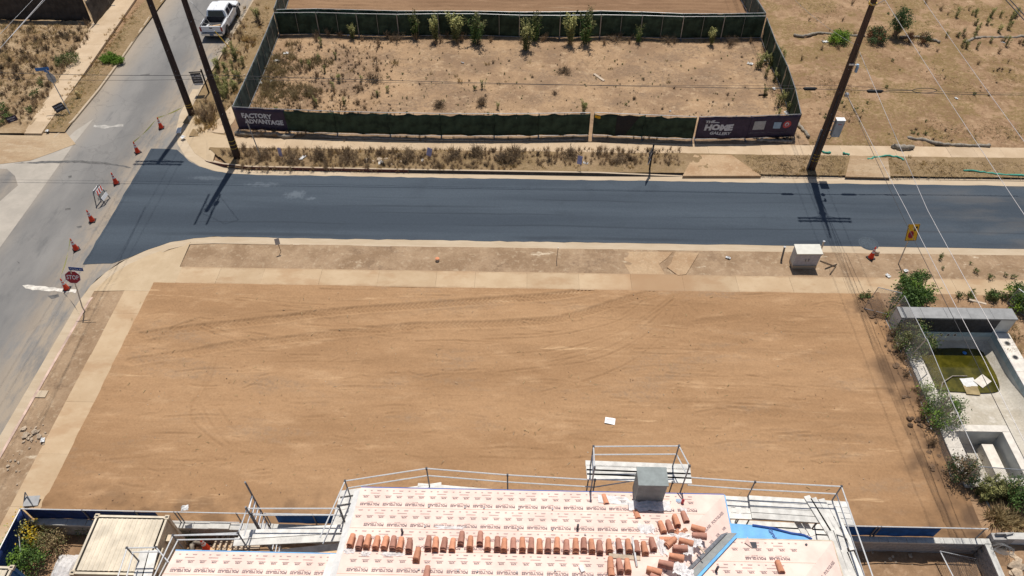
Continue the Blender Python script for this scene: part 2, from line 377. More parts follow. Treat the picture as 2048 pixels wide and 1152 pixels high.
M['woodr'] = mk('brown_weathered_timber', (.095, .058, .040), .85, .35, 5, .5, 25, stretch=(1, 1, .12))
M['yband'] = mk('yellow_pole_band', (.62, .40, .06), .5, .1)
M['steel'] = mk('galvanised_steel', (.42, .43, .44), .4, .15, 8, metal=.7, spec=.5)
M['paletube'] = mk('pale_galvanised_tube', (.74, .74, .73), .35, .08, 8, metal=.35, spec=.5)
M['darksteel'] = mk('dark_weathered_steel', (.16, .165, .18), .5, .25, 8, metal=.4, spec=.4)
M['wire'] = mk('black_cable', (.05, .05, .055), .6, .1)
M['alu'] = mk('bright_aluminium_wire', (.62, .60, .60), .3, .05, metal=.3)
M['white'] = mk('white_paint', (.80, .80, .80), .45, .04)
M['plasticwhite'] = mk('grubby_white_plastic', (.74, .74, .73), .5, .12, 6, trans=.15)
M['film'] = mk('crumpled_pale_film', (.84, .82, .81), .35, .1, 9, trans=.3)
M['orange'] = mk('traffic_orange', (.80, .09, .035), .5, .08, trans=.35)
M['brightorange'] = mk('bright_orange', (.85, .20, .05), .5, .08)
M['reflect'] = mk('reflective_white_collar', (.82, .80, .79), .4, .05, trans=.3)
M['rubber'] = mk('black_rubber', (.025, .025, .027), .7, .2)
M['tape'] = mk('pale_yellow_caution_tape', (.78, .76, .28), .5, .08, trans=.2)
M['green'] = mk('dark_green_windscreen', (.046, .070, .042), .9, .5, 1.4, .25, 60, rnd=.14, trans=.08)
M['grey_green'] = mk('grey_green_windscreen', (.10, .125, .105), .85, .25, 2, .25, 60, rnd=.1, trans=.1)  # paler, greyer green than the front screens
M['brownscreen'] = mk('dusty_black_windscreen', (.055, .046, .040), .9, .3, 2, .2, 60, rnd=.1)
M['blue'] = mk('blue_windscreen', (.012, .085, .28), .85, .25, 3, .2, 60, trans=.1)
M['navy'] = mk('navy_windscreen', (.013, .032, .12), .85, .25, 3, .2, 60)
M['banner'] = mk('dark_purple_banner_vinyl', (.055, .040, .068), .7, .18, 2.5)
M['lettergrey'] = mk('pale_grey_print', (.58, .60, .64), .7, .1)
M['letterdim'] = mk('dim_grey_print', (.12, .115, .145), .7, .1)
M['qr'] = mk('pale_panel_print', (.40, .41, .42), .7, .12, 9)
M['lightblue'] = mk('light_blue_print', (.30, .42, .55), .6, .1)
M['redprint'] = mk('red_print', (.48, .07, .08), .6, .1)
M['signred'] = mk('stop_sign_red', (.36, .022, .035), .45, .08)
M['signblue'] = mk('street_sign_blue', (.03, .075, .26), .45, .08)
M['signblue2'] = mk('bright_street_sign_blue', (.04, .16, .42), .45, .08)
M['signyellow'] = mk('warning_yellow', (.80, .42, .015), .45, .06)
M['signback'] = mk('bare_aluminium_sign_back', (.42, .42, .42), .5, .1)
M['black'] = mk('matt_black', (.018, .018, .02), .6, .1)
M['charcoal'] = mk('charcoal_board', (.055, .055, .065), .6, .1)
M['cabinet'] = mk('pale_grey_cabinet_paint', (.46, .47, .46), .55, .10, 3)
M['cabtop'] = mk('cream_cabinet_lid', (.60, .58, .51), .55, .06, 3)
M['carwhite'] = mk('white_car_paint', (.82, .83, .85), .18, .02, spec=.6)
M['carglass'] = mk('dark_car_glass', (.015, .017, .028), .08, .1, spec=.7)
M['bedliner'] = mk('black_bed_liner', (.05, .05, .055), .8, .2)
M['chrome'] = mk('chrome', (.6, .6, .6), .2, .05, metal=.9)
M['taillight'] = mk('red_lamp_plastic', (.30, .02, .02), .25, .05)
M['plate'] = mk('blue_plate', (.10, .15, .24), .4, .1)
M['lumber'] = mk('fresh_lumber', (.62, .42, .24), .7, .15, 4, stretch=(1, .2, 1))
M['oldlumber'] = mk('weathered_lumber', (.45, .36, .27), .8, .2, 4)
M['plank'] = mk('pale_scaffold_plank', (.64, .62, .58), .8, .16, 3.5, .3, 30, rnd=.1, stretch=(1, 1, 1))
M['membrane'] = mk('pale_pink_roof_membrane', (.755, .57, .495), .7, .10, 1.3, .15, 40)
M['ink'] = mk('grey_membrane_print', (.25, .18, .185), .7, .1)
M['inkpale'] = mk('pale_membrane_print', (.44, .31, .29), .7, .1)
M['seam'] = mk('reddish_lap_bleed', (.66, .36, .28), .7, .15)
M['dripedge'] = mk('blue_drip_edge', (.04, .10, .34), .5, .1)
M['skyblue'] = mk('bright_blue_underlayment', (.15, .40, .70), .55, .12, 2.5)
M['flash'] = mk('grey_valley_metal', (.30, .31, .30), .45, .12, 4, metal=.3)
M['chim'] = mk('galvanised_sheet_metal', (.20, .225, .225), .6, .16, 3.0, metal=.1, spec=.3)
M['stucco'] = mk('white_building_paper', (.66, .65, .63), .8, .1, 3)
M['rooftile'] = mk('terracotta', (.52, .235, .14), .75, .14, 7, .15, 40, rnd=.16)
M['rooftile2'] = mk('brown_terracotta', (.38, .185, .135), .75, .14, 7, .15, 40, rnd=.14)
M['cream'] = mk('cream_container_paint', (.62, .54, .42), .6, .16, 1.6, .15, 20)
M['creamdark'] = mk('shabby_cream_paint', (.55, .46, .34), .6, .18, 4)
M['containerblue'] = mk('container_blue_paint', (.02, .14, .36), .5, .12)
M['block'] = mk('grey_concrete_block', (.33, .315, .30), .9, .14, 5, .3, 40, rnd=.07)
M['mortar'] = mk('mortar', (.26, .25, .235), .95, .12)
M['cap'] = mk('pale_wall_cap', (.50, .485, .45), .9, .12, 4, .3, 40, rnd=.06)
M['wallface'] = mk('rough_grey_wall_face', (.31, .29, .265), .9, .2, 4, .3, 30)
M['capgrey'] = mk('grey_wall_coping', (.27, .27, .268), .85, .12, 3, .2, 30, rnd=.05)
M['coping'] = mk('pale_pool_coping', (.66, .61, .54), .85, .12, 3, .2, 30, rnd=.05)
M['poolwall'] = mk('pool_plaster', (.54, .55, .53), .8, .14, 1.2, .15, 25)
M['poolfloor'] = earth('silty_pool_floor', (.52, .48, .41), (.40, .355, .285), (.58, .54, .48), (1, 1, 1), None, sc=.5)
M['pooltile'] = mk('dark_slate_tile', (.028, .030, .038), .5, .2, 5, rnd=.15)
M['poolband'] = mk('pale_blue_waterline_tile', (.36, .45, .48), .5, .12, 4, rnd=.06)
M['rock'] = mk('pale_rubble', (.42, .33, .24), .95, .25, 6, .5, 20, rnd=.2)
M['clod'] = mk('dark_soil_clod', (.245, .152, .09), .95, .3, 6, .5, 20, rnd=.2)
M['darkclod'] = mk('moist_soil_clod', (.13, .082, .05), .95, .3, 6, .5, 20, rnd=.2)
M['wattle'] = mk('weathered_straw_wattle', (.27, .235, .19), .95, .3, 6, .6, 18)
M['greennet'] = mk('green_netting', (.07, .30, .22), .8, .25, 6, .5, 25)
M['manhole'] = mk('cast_iron_cover', (.062, .078, .095), .9, .2, 9)
M['stem'] = mk('dry_stem', (.33, .24, .15), .9, .25, 6, rnd=.2)
M['greenstem'] = mk('green_stem', (.13, .16, .05), .85, .2, 6)
def leafm(name, a, b, rnd=.25, tr=.3): return mk(name, a, .75, .12, 1.8, col2=b, rnd=rnd, trans=tr, spec=.2)
M['deadleaf'] = leafm('dead_brown_weed', (.215, .150, .090), (.30, .215, .13))
M['darkdead'] = leafm('dark_dead_weed', (.115, .084, .060), (.175, .13, .09))
M['straw'] = leafm('straw', (.40, .27, .115), (.50, .36, .16))
M['straw2'] = leafm('pale_straw', (.33, .25, .125), (.42, .33, .18))
M['olive'] = leafm('olive_leaf', (.145, .155, .062), (.22, .22, .095))
M['leaf'] = leafm('green_leaf', (.070, .125, .036), (.125, .20, .06))
M['dkleaf'] = leafm('dark_leaf', (.050, .085, .036), (.09, .135, .055))
M['lime'] = leafm('lime_leaf', (.17, .28, .030), (.26, .38, .05))
M['plume'] = leafm('yellowish_plume', (.40, .40, .15), (.50, .48, .21))
M['yellowflower'] = leafm('yellow_flower', (.60, .42, .03), (.72, .52, .06))
M['fresh'] = leafm('fresh_green_grass', (.14, .25, .035), (.22, .34, .06))
M['redleaf'] = leafm('reddish_leaf', (.13, .055, .03), (.18, .085, .04))
def water_mat():
    m, nt, bs = nodes('murky_green_water'); po = wpos(nt)
    c = mixc(nt, ramp(nt, noise(nt, po, .9, 5, .65), .38, .72), (.038, .036, .004), (.115, .098, .012))
    nt.links.new(c, bs.inputs['Base Color']); bs.inputs['Roughness'].default_value = .06; bs.inputs['Specular IOR Level'].default_value = .5
    bump(nt, bs, noise(nt, po, 2.0, 2, .5), .04, .02); return m
M['water'] = water_mat()

# ================================================================== SETTING
GZ = .13                                   # level of pavements and lots above the road
def sheet(name, x0, x1, y0, y1, res, z, amp, mat, seed, parent=None, mod=None, edge=.0, clip=None):
    nx = max(2, int(round((x1 - x0) / res))); ny = max(2, int(round((y1 - y0) / res)))
    X, Y = np.meshgrid(np.linspace(x0, x1, nx + 1), np.linspace(y0, y1, ny + 1))
    Z = z + amp * (fbm(X, Y, seed, 3.0, 4) + .35 * fbm(X, Y, seed + 9, .35, 2))
    tr = np.zeros_like(X)
    if mod: Z, tr = mod(X, Y, Z, tr)
    if edge:
        d = np.minimum(np.minimum(X - x0, x1 - X), np.minimum(Y - y0, y1 - Y))
        Z = Z - edge * np.clip(1 - d / .35, 0, 1)
    co = np.stack([X, Y, Z], -1).reshape(-1, 3)
    idx = np.arange((nx + 1) * (ny + 1)).reshape(ny + 1, nx + 1)
    q = np.stack([idx[:-1, :-1], idx[:-1, 1:], idx[1:, 1:], idx[1:, :-1]], -1).reshape(-1, 4)
    if clip is not None:
        cx = co[q].mean(1); q = q[clip(cx[:, 0], cx[:, 1])]
    me = bpy.data.meshes.new(name); n = len(q)
    me.vertices.add(len(co)); me.vertices.foreach_set('co', co.ravel())
    me.loops.add(n * 4); me.loops.foreach_set('vertex_index', q.ravel().astype(np.int32))
    me.polygons.add(n); me.polygons.foreach_set('loop_start', np.arange(0, n * 4, 4, dtype=np.int32))
    me.polygons.foreach_set('use_smooth', np.ones(n, bool))
    me.update(calc_edges=True)
    if mod:
        a = me.attributes.new('track', 'FLOAT', 'POINT'); a.data.foreach_set('value', tr.ravel().astype(np.float32))
    if hasattr(mod, 'dug'):
        a = me.attributes.new('dug', 'FLOAT', 'POINT'); a.data.foreach_set('value', mod.dug.ravel().astype(np.float32))
    me.materials.append(mat)
    o = bpy.data.objects.new(name, me); COL.objects.link(o); o['kind'] = 'structure'
    return o
def flat(name, pts, z, mat, th=.0):
    mb = MB()
    if th: mb.prism(pts, z - th, z)
    else: mb.add([(p[0], p[1], z) for p in pts], [tuple(range(len(pts)))])
    return struct(mb.build(name, mat))
def arc(cx, cy, r, a0, a1, n=12): return [(cx + r * math.cos(R(a0 + (a1 - a0) * i / n)), cy + r * math.sin(R(a0 + (a1 - a0) * i / n))) for i in range(n + 1)]

# wide ground sheet, with the pool pit and the lower building site left open
POOLX0, POOLX1, POOLY0, POOLY1 = 20.55, 26.7, 16.8, 26.85
g = MB()
def gq(x0, x1, y0, y1, z): g.add([(x0, y0, z), (x1, y0, z), (x1, y1, z), (x0, y1, z)], [(0, 1, 2, 3)])
gq(-260, 260, POOLY1, 420, -.06); gq(-260, POOLX0, 14.1, POOLY1, -.06); gq(POOLX1, 260, 14.1, POOLY1, -.06); gq(POOLX0, POOLX1, 14.1, POOLY0, -.06)
gq(-260, -23.2, -60, 14.1, -.06); gq(20.4, 260, -60, 14.1, -.06); gq(-23.2, 20.4, -60, 14.1, -.62)
for a, b in (((-23.2, -60), (-23.2, 14.1)), ((-23.2, 14.1), (20.4, 14.1)), ((20.4, 14.1), (20.4, -60))):
    g.add([(a[0], a[1], -.62), (b[0], b[1], -.62), (b[0], b[1], -.06), (a[0], a[1], -.06)], [(0, 1, 2, 3)])
struct(g.build('ground', M['site']))

# ---- graded building lot with tyre tracks
def polyline_field(X, Y, pts, half):
    best = np.full(X.shape, 1e9); along = np.zeros(X.shape); side = np.zeros(X.shape); acc = 0
    pts = np.array([(p[0], p[1]) for p in pts])
    sel = (X > pts[:, 0].min() - half) & (X < pts[:, 0].max() + half) & (Y > pts[:, 1].min() - half) & (Y < pts[:, 1].max() + half)
    x, y = X[sel], Y[sel]; bd = best[sel]; al = along[sel]; sd = side[sel]
    for a, b in zip(pts[:-1], pts[1:]):
        d = b - a; L = np.hypot(*d); t = np.clip(((x - a[0]) * d[0] + (y - a[1]) * d[1]) / L ** 2, 0, 1)
        dx = x - (a[0] + t * d[0]); dy = y - (a[1] + t * d[1]); dist = np.hypot(dx, dy)
        s = np.sign(d[0] * dy - d[1] * dx); k = dist < bd
        bd[k] = dist[k]; al[k] = acc + t[k] * L; sd[k] = s[k]; acc += L
    best[sel] = bd; along[sel] = al; side[sel] = sd
    return best, along, side
def smoothline(px, z=.14, n=6):
    p = PP(px, z); out = []
    for i in range(len(p) - 1):
        p0, p1, p2, p3 = p[max(i - 1, 0)], p[i], p[i + 1], p[min(i + 2, len(p) - 1)]
        for k in range(n):
            t = k / n; out.append(.5 * ((2 * p1) + (p2 - p0) * t + (2 * p0 - 5 * p1 + 4 * p2 - p3) * t * t + (3 * p1 - p0 - 3 * p2 + p3) * t ** 3))
    return out + [p[-1]]
TRACKS = [([(1180, 581), (1110, 592), (1000, 600), (870, 609), (750, 617), (640, 627), (560, 638), (470, 648), (400, 655), (330, 664), (285, 672)], .27, 1.0),
          ([(1306, 586), (1280, 592), (1230, 606), (1160, 628), (1090, 642), (1000, 648), (900, 650), (800, 655), (720, 664), (626, 673), (560, 682), (473, 690), (400, 702), (337, 712), (262, 724)], .27, .85),
          ([(1395, 646), (1440, 640), (1500, 634)], .2, .5), ([(1390, 672), (1440, 680), (1490, 686)], .18, .4),
          ([(1500, 820), (1570, 830), (1700, 835), (1790, 838)], .25, .45), ([(1530, 880), (1620, 876), (1740, 880), (1800, 890)], .25, .4),
          ([(1280, 800), (1340, 805), (1420, 806)], .22, .35), ([(1680, 640), (1720, 720), (1770, 820), (1830, 960)], .2, .25),
          ([(300, 690), (360, 655), (400, 640)], .25, .4)]
_r = random.Random(3)
GROOVES = [[(1300, 590), (1250, 628), (1180, 652), (1080, 668), (980, 672)], [(1308, 592), (1262, 630), (1190, 656), (1090, 674), (960, 680)],
           [(1345, 600), (1300, 645), (1230, 690), (1150, 715), (1030, 735)], [(1352, 604), (1310, 655), (1240, 700), (1160, 726), (1000, 745)],
           [(1356, 610), (1335, 660), (1275, 715), (1200, 752), (1080, 785)], [(1348, 598), (1290, 640), (1220, 672), (1120, 700), (960, 712)],
           [(1340, 596), (1270, 646), (1200, 690), (1120, 712)], [(1358, 600), (1375, 625), (1388, 640)], [(1362, 596), (1380, 612), (1396, 628)],
           [(400, 655), (440, 672), (500, 690)], [(405, 650), (450, 664), (510, 682)], [(395, 640), (345, 655), (310, 680)],
           [(440, 700), (420, 760), (400, 800), (430, 860), (460, 890)], [(430, 705), (405, 770), (380, 830), (420, 875), (445, 893)],
           [(440, 820), (470, 860), (520, 885), (570, 892)], [(200, 778), (240, 777), (265, 782), (285, 792)],
           [(220, 920), (290, 917), (370, 924), (450, 923)], [(960, 915), (1080, 918), (1200, 916)],
           [(1130, 860), (1200, 865), (1280, 868)], [(1240, 815), (1290, 817)], [(1490, 868), (1560, 869), (1620, 866)], [(1390, 805), (1500, 810), (1610, 818)],
           [(1300, 725), (1360, 728), (1420, 730)], [(1395, 592), (1500, 590), (1590, 585)], [(640, 578), (690, 580), (700, 575)], [(800, 590), (900, 592)],
           [(470, 600), (560, 612), (640, 620)], [(480, 596), (580, 606), (650, 610)], [(600, 620), (700, 650), (820, 660)]]
for k in range(150):
    u = _r.uniform(230, 1700); v = _r.uniform(590, 990); L = _r.uniform(12, 60); d = _r.uniform(-9, 9)
    GROOVES.append([(u, v), (u + L * .5, v + d * .6), (u + L, v + d)])
for k in range(70):
    u = _r.uniform(250, 1650); v = _r.uniform(600, 960); L = _r.uniform(40, 190); d = _r.uniform(-8, 8)
    GROOVES.append([(u, v), (u + L * .5, v + d), (u + L, v + d * .5 + .018 * L)])
def lotmod(X, Y, Z, tr):
    Z = Z + .06 * fbm(X * .35, Y * 1.6, 77, 1.2, 3) + .035 * np.maximum(0, fbm(X, Y, 57, .22, 3) - .12)
    # soil heaped towards the pool fence and the near wall, rougher there
    edge = np.clip((X - 18.9) / 1.5, 0, 1) * 1.3 + np.clip((16.4 - Y) / 2.0, 0, 1) * 1.1 + np.clip((-20.6 - X) / .8, 0, 1) * .4
    Z = Z + edge * (.06 + .22 * np.maximum(0, fbm(X, Y, 31, .8, 4)))
    lotmod.dug = np.clip((X - 18.5 - .5 * np.sin(Y * 1.3) - .35 * np.sin(Y * 3.1)) / 1.0, 0, 1) * np.clip(.8 + 1.8 * fbm(X, Y, 95, .7, 4), 0, 1) * .85 + np.clip((16.6 - Y) / 1.6, 0, 1) * np.clip(.2 + 1.8 * fbm(X, Y, 97, .8, 4), 0, 1) * .55 * np.clip(.4 + np.abs(X) / 18, 0, 1)
    en = np.clip(edge, 0, 1) * np.clip(.45 + 1.6 * fbm(X, Y, 91, .9, 4), 0, 1); tr = np.maximum(tr, .75 * en)
    for px, hw, am in TRACKS:
        d, al, sd = polyline_field(X, Y, smoothline(px), 1.2)
        inn = np.clip((hw - d) / .08, 0, 1)
        ch = np.clip(.5 + 1.2 * np.sin((al * 1.0 + d * 1.0) * 2 * math.pi / .26 + (sd > 0) * math.pi), 0, 1)
        Z = Z - inn * (.03 + .035 * ch) * am + am * .025 * np.exp(-((d - hw - .08) / .07) ** 2)
        fade = np.clip(al / .8, 0, 1) * (.55 + .9 * np.clip(.5 + vnoise(al * .6, al * 0, 5), 0, 1))
        tr = np.maximum(tr, inn * am * np.clip(fade, 0, 1) * np.clip(1.15 - al / 34, .35, 1) * (.22 + .42 * ch))
    for i, px in enumerate(GROOVES):
        d, al, sd = polyline_field(X, Y, smoothline(px), .5)
        wob = .5 + vnoise(al * .9, al * 0 + i * 3.7, 41)
        gg = np.exp(-(d / .045) ** 2) * np.clip(wob * 1.6 - .2, 0, 1)
        Z = Z - .03 * gg + .02 * np.exp(-((d - .1) / .06) ** 2) * np.clip(wob, 0, 1) * (d < .4)
        tr = np.maximum(tr, (.34 if i < 29 else .20) * gg)
    return Z, tr
sheet('building_lot', -21.62, 20.5, 14.16, 28.93, .055, .16, .05, M['lot'], 11, mod=lotmod)

# ---- roads
far_y, near_y = 39.27, 33.06
old = [(-70, -40), (-25.42, -40), (-25.42, 28.3)] + [(-25.2, 29.3), (-24.4, 30.75), (-23.2, 31.75), (-21.9, 32.5), (-20.2, 33.0), (-20.2, 39.5)] + \
      [(-21.4, 39.75), (-23.2, 40.7), (-24.5, 42.1), (-25.25, 43.5), (-25.5, 46), (-25.3, 160), (-33.7, 160), (-33.6, 45), (-34.3, 42.9), (-36.5, 41.2), (-70, 40.6)]
flat('cross_street', old, 0.0, M['oldasphalt'])
pale = PP([(187, 238), (150, 285), (60, 412), (0, 495), (-40, 555), (-90, 520), (-20, 420), (36, 371), (30, 352), (14, 338), (-60, 336), (-60, 322), (60, 318), (110, 300), (150, 262)])
flat('pale_concrete_gutter', pale, .005, M['pale'])
na = [(-26.55, 30.45), (-24.75, 30.6), (-23.9, 31.25), (-23.05, 31.85), (-21.9, 32.52), (-20.6, 32.95), (-19.3, 33.1), (-10, near_y), (5, near_y), (120, near_y),
      (120, far_y), (16, far_y - .02), (-1.7, far_y), (-10, far_y + .04), (-18.8, far_y + .07), (-20.2, 39.45), (-21.4, 39.72), (-22.6, 40.2), (-23.5, 40.75), (-24.1, 41.4), (-24.75, 42.1), (-26.63, 42.2)]
rr = random.Random(5); na2 = []
for i, p in enumerate(na):                                # slightly ragged lay edge
    q = na[(i + 1) % len(na)]; L = math.hypot(q[0] - p[0], q[1] - p[1]); n = max(1, int(L / .5)) if L < 60 else 90
    for k in range(n): na2.append((p[0] + (q[0] - p[0]) * k / n + rr.uniform(-.045, .045), p[1] + (q[1] - p[1]) * k / n + rr.uniform(-.04, .04)))
flat('new_asphalt_road', na2, .016, M['newasphalt'], .012)
def strip(name, pts_a, pts_b, z, mat):
    mb = MB(); n = len(pts_a)
    mb.add([(p[0], p[1], z) for p in pts_a] + [(p[0], p[1], z) for p in pts_b], [(i, i + 1, n + i + 1, n + i) for i in range(n - 1)])
    return struct(mb.build(name, mat))
def offset(pts, d):
    out = []
    for i, p in enumerate(pts):
        a = Vector(pts[max(i - 1, 0)][:2]); b = Vector(pts[min(i + 1, len(pts) - 1)][:2]); t = (b - a).normalized()
        out.append((p[0] - t.y * d, p[1] + t.x * d))
    return out
# kerb lines (road side), drawn so that the road lies to the right of the direction of travel
near_kerb = [(-25.0, 6), (-24.95, 18), (-24.9, 27.4), (-24.75, 28.6), (-24.35, 29.6), (-23.7, 30.5), (-22.8, 31.3), (-21.8, 31.95), (-20.6, 32.38), (-19.2, 32.5), (5.4, 32.5), (11, 32.48), (120, 32.46)]
far_kerb = [(-25.25, 120), (-25.5, 60), (-25.6, 50), (-25.45, 46.5), (-25.05, 44.6), (-24.4, 43), (-23.4, 41.6), (-22.2, 40.7), (-20.8, 40.15), (-19, 39.9), (-8.5, 39.8), (5, 39.74), (120, 39.8)]
west_kerb = [(-33.95, 120), (-33.75, 62), (-33.45, 54), (-33.4, 49.5), (-33.55, 45.4), (-34.1, 43.35)]
def sub(line, t0, t1):                                    # part of a polyline by length
    L = [0]
    for a, b in zip(line[:-1], line[1:]): L.append(L[-1] + math.hypot(b[0] - a[0], b[1] - a[1]))
    def pt(s):
        for i in range(len(L) - 1):
            if L[i + 1] >= s: k = (s - L[i]) / (L[i + 1] - L[i]); a, b = line[i], line[i + 1]; return (a[0] + (b[0] - a[0]) * k, a[1] + (b[1] - a[1]) * k)
        return line[-1]
    return [pt(t0)] + [p for p, s in zip(line, L) if t0 < s < t1] + [pt(t1)]
def length_at(line, f):
    s = 0
    for a, b in zip(line[:-1], line[1:]):
        if f(b): 
            k = 0
            while k < 1 and not f((a[0] + (b[0] - a[0]) * k, a[1] + (b[1] - a[1]) * k)): k += .002
            return s + k * math.hypot(b[0] - a[0], b[1] - a[1])
        s += math.hypot(b[0] - a[0], b[1] - a[1])
    return s
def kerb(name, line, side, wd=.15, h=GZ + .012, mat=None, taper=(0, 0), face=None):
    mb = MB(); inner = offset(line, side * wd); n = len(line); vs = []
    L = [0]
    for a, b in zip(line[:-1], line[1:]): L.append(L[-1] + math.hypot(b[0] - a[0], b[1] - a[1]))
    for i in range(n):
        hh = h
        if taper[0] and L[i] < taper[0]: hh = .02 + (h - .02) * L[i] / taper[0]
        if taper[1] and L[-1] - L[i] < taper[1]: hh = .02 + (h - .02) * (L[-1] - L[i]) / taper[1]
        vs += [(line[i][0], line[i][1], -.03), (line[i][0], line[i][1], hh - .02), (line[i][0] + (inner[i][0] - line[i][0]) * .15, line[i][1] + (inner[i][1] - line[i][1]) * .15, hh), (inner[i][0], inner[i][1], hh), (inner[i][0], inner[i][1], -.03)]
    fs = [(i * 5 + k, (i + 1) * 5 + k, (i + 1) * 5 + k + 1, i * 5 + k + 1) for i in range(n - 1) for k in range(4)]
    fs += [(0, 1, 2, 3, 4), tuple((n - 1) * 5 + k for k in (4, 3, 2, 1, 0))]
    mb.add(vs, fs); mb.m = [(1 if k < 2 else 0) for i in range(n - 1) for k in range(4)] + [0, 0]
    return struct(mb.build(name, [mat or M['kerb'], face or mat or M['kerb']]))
# near gutter + kerb
strip('gutter', near_kerb, offset(near_kerb, .60), .008, M['gutter'])
a = length_at(near_kerb, lambda p: p[0] > -23.9 and p[1] > 29); b = length_at(near_kerb, lambda p: p[0] > 5.5); c = length_at(near_kerb, lambda p: p[0] > 10.9)
kerb('kerb', sub(near_kerb, 0, a - 1.6), -1, mat=M['whitekerb'], taper=(0, .9))
kerb('kerb', sub(near_kerb, a + 2.2, b), -1, taper=(.8, .5))
kerb('kerb', sub(near_kerb, c, 400), -1, taper=(.5, 0))
strip('gutter', offset(far_kerb[2:], .35), offset(far_kerb[2:], -.60), .009, M['gutter'])
a = length_at(far_kerb, lambda p: p[0] > -22.4 and p[1] < 42); r1 = length_at(far_kerb, lambda p: p[0] > -8); b = length_at(far_kerb, lambda p: p[0] > 10.7)
c = length_at(far_kerb, lambda p: p[0] > 15.2); d = length_at(far_kerb, lambda p: p[0] > 21.2); e = length_at(far_kerb, lambda p: p[0] > 25.0)
kerb('kerb', sub(far_kerb, 0, length_at(far_kerb, lambda p: p[1] < 46.2)), 1)
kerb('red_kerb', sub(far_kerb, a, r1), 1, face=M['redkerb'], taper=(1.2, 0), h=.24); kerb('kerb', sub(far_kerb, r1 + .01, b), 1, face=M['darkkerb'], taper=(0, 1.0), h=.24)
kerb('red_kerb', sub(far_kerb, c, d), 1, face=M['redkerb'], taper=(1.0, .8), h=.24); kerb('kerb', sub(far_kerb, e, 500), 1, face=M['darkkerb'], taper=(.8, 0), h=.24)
kerb('kerb', west_kerb, -1, taper=(0, .8))

# ---- soil strips
def nearclip(x, y): return np.ones_like(x, bool)
sheet('near_parkway', -20.55, 60, 30.27, 32.38, .09, .115, .05, M['parkway'], 21)
sheet('left_parkway', -24.85, -23.08, 4, 28.3, .09, .115, .06, M['parkway'], 22)
def farclip(x, y): return ~((x < -20.5) & (y < 40.3 + (-20.5 - x) * .9))
sheet('far_parkway', -22.4, 60, 39.95, 42.2, .09, .175, .07, M['drysoil'], 23, clip=farclip)
def flmod(X, Y, Z, tr):
    for px in ([(1470, 280), (1450, 230), (1420, 180), (1390, 140), (1330, 120)], [(1400, 270), (1370, 220), (1330, 170)], [(1440, 280), (1430, 200), (1440, 150)]):
        d, al, sd = polyline_field(X, Y, smoothline(px), 1.5); Z = Z - .04 * np.exp(-(d / .25) ** 2); tr = np.maximum(tr, .25 * np.exp(-(d / .25) ** 2))
    return Z, tr
sheet('fenced_lot', -21.6, 20.3, 43.42, 59.2, .14, .15, .10, M['farlot'], 24)
def tlmod(X, Y, Z, tr):
    return Z + .07 * np.sin(Y * 9 + 2 * fbm(X, Y, 4, 5, 2)) * np.clip(fbm(X, Y, 8, 4, 2) + .4, 0, 1), tr
sheet('neighbouring_lot', -22.5, 21.5, 59.2, 84, .14, .14, .12, M['toplot'], 25, mod=tlmod)
sheet('field', 20.3, 75, 43.42, 100, .22, .15, .20, M['field'], 26, edge=.10)
sheet('left_field', -85, -36.4, 43.6, 100, .22, .13, .12, M['leftfield'], 27, clip=lambda x, y: x < -36.3 - (y - 43.7) * .118)
sheet('verge', -25.35, -21.5, 43.6, 100, .12, .12, .09, M['drysoil'], 28, clip=lambda x, y: (x > -24.4) | (y > 45.2))
sheet('verge', -35.4, -33.6, 43.9, 100, .12, .12, .08, M['drysoil'], 29)
sheet('pool_side_soil', 20.45, 34, 26.85, 28.95, .08, .17, .14, M['site'], 30)
sheet('pool_yard', 26.6, 40, 13.6, 26.9, .12, .16, .1, M['field'], 32)
sheet('pool_yard', 20.42, 26.9, 8, 16.78, .1, .13, .22, M['site'], 33)
sheet('building_site', -23.1, 20.4, 2, 14.0, .09, -.5, .22, M['site'], 34)
# dirt washed across the far west corner and the street's left edge
flat('washed_soil', PP([(-60, 262), (45, 268), (92, 258), (130, 262), (150, 285), (110, 300), (60, 318), (-60, 332)], .14), .02, M['wash'])

# ---- pavements, slab by slab
def walk(name, x0, x1, y0, y1, joints, mat, axis='x', z=GZ + .012):
    root = thing(name, None, None, ((x0 + x1) / 2, (y0 + y1) / 2, 0)); root['kind'] = 'structure'
    cuts = [c for c in joints]
    for a, b in zip(cuts[:-1], cuts[1:]):
        mb = MB(); dz = random.uniform(-.008, .008)
        if axis == 'x': mb.box(((a + b) / 2, (y0 + y1) / 2, z / 2 + dz - .05), (b - a - .007, y1 - y0, z + .1))
        else: mb.box(((x0 + x1) / 2, (a + b) / 2, z / 2 + dz - .05), (x1 - x0, b - a - .007, z + .1))
        mb.build('slab', mat, root)
    return root
def cutlist(a, b, step, fixed=()):
    ks = sorted(set([a, b] + [f for f in fixed if a < f < b])); out = [a]
    for p, q in zip(ks[:-1], ks[1:]):
        n = max(1, int(round((q - p) / step)))
        out += [p + (q - p) * k / n for k in range(1, n + 1)]
    return out
X = lambda u, v: P(u, v, GZ).x
walk('near_pavement', -21.62, 60, 28.92, 30.28, cutlist(-20.4, 60, 3.1, [X(437, 550), X(526, 550), X(872, 560), X(950, 560), X(1158, 565), X(1367, 568), X(1583, 570)]), M['walk'])
walk('left_pavement', -23.1, -21.63, 4, 28.3, cutlist(4, 28.3, 2.9, [P(215, 626, GZ).y, P(110, 908, GZ).y]), M['walk'], 'y')
walk('far_pavement', -20.9, 60, 42.2, 43.42, cutlist(-20.9, 60, 1.9), M['farwalk'])
mb = MB()
wl = [(-36.45, 43.6, -35.15), (-37.36, 52.4, -35.6), (-39.0, 64.8, -36.35), (-40.6, 77, -37.3), (-42, 90, -38)]
root = thing('west_pavement', None, None, (-37, 55, 0)); root['kind'] = 'structure'
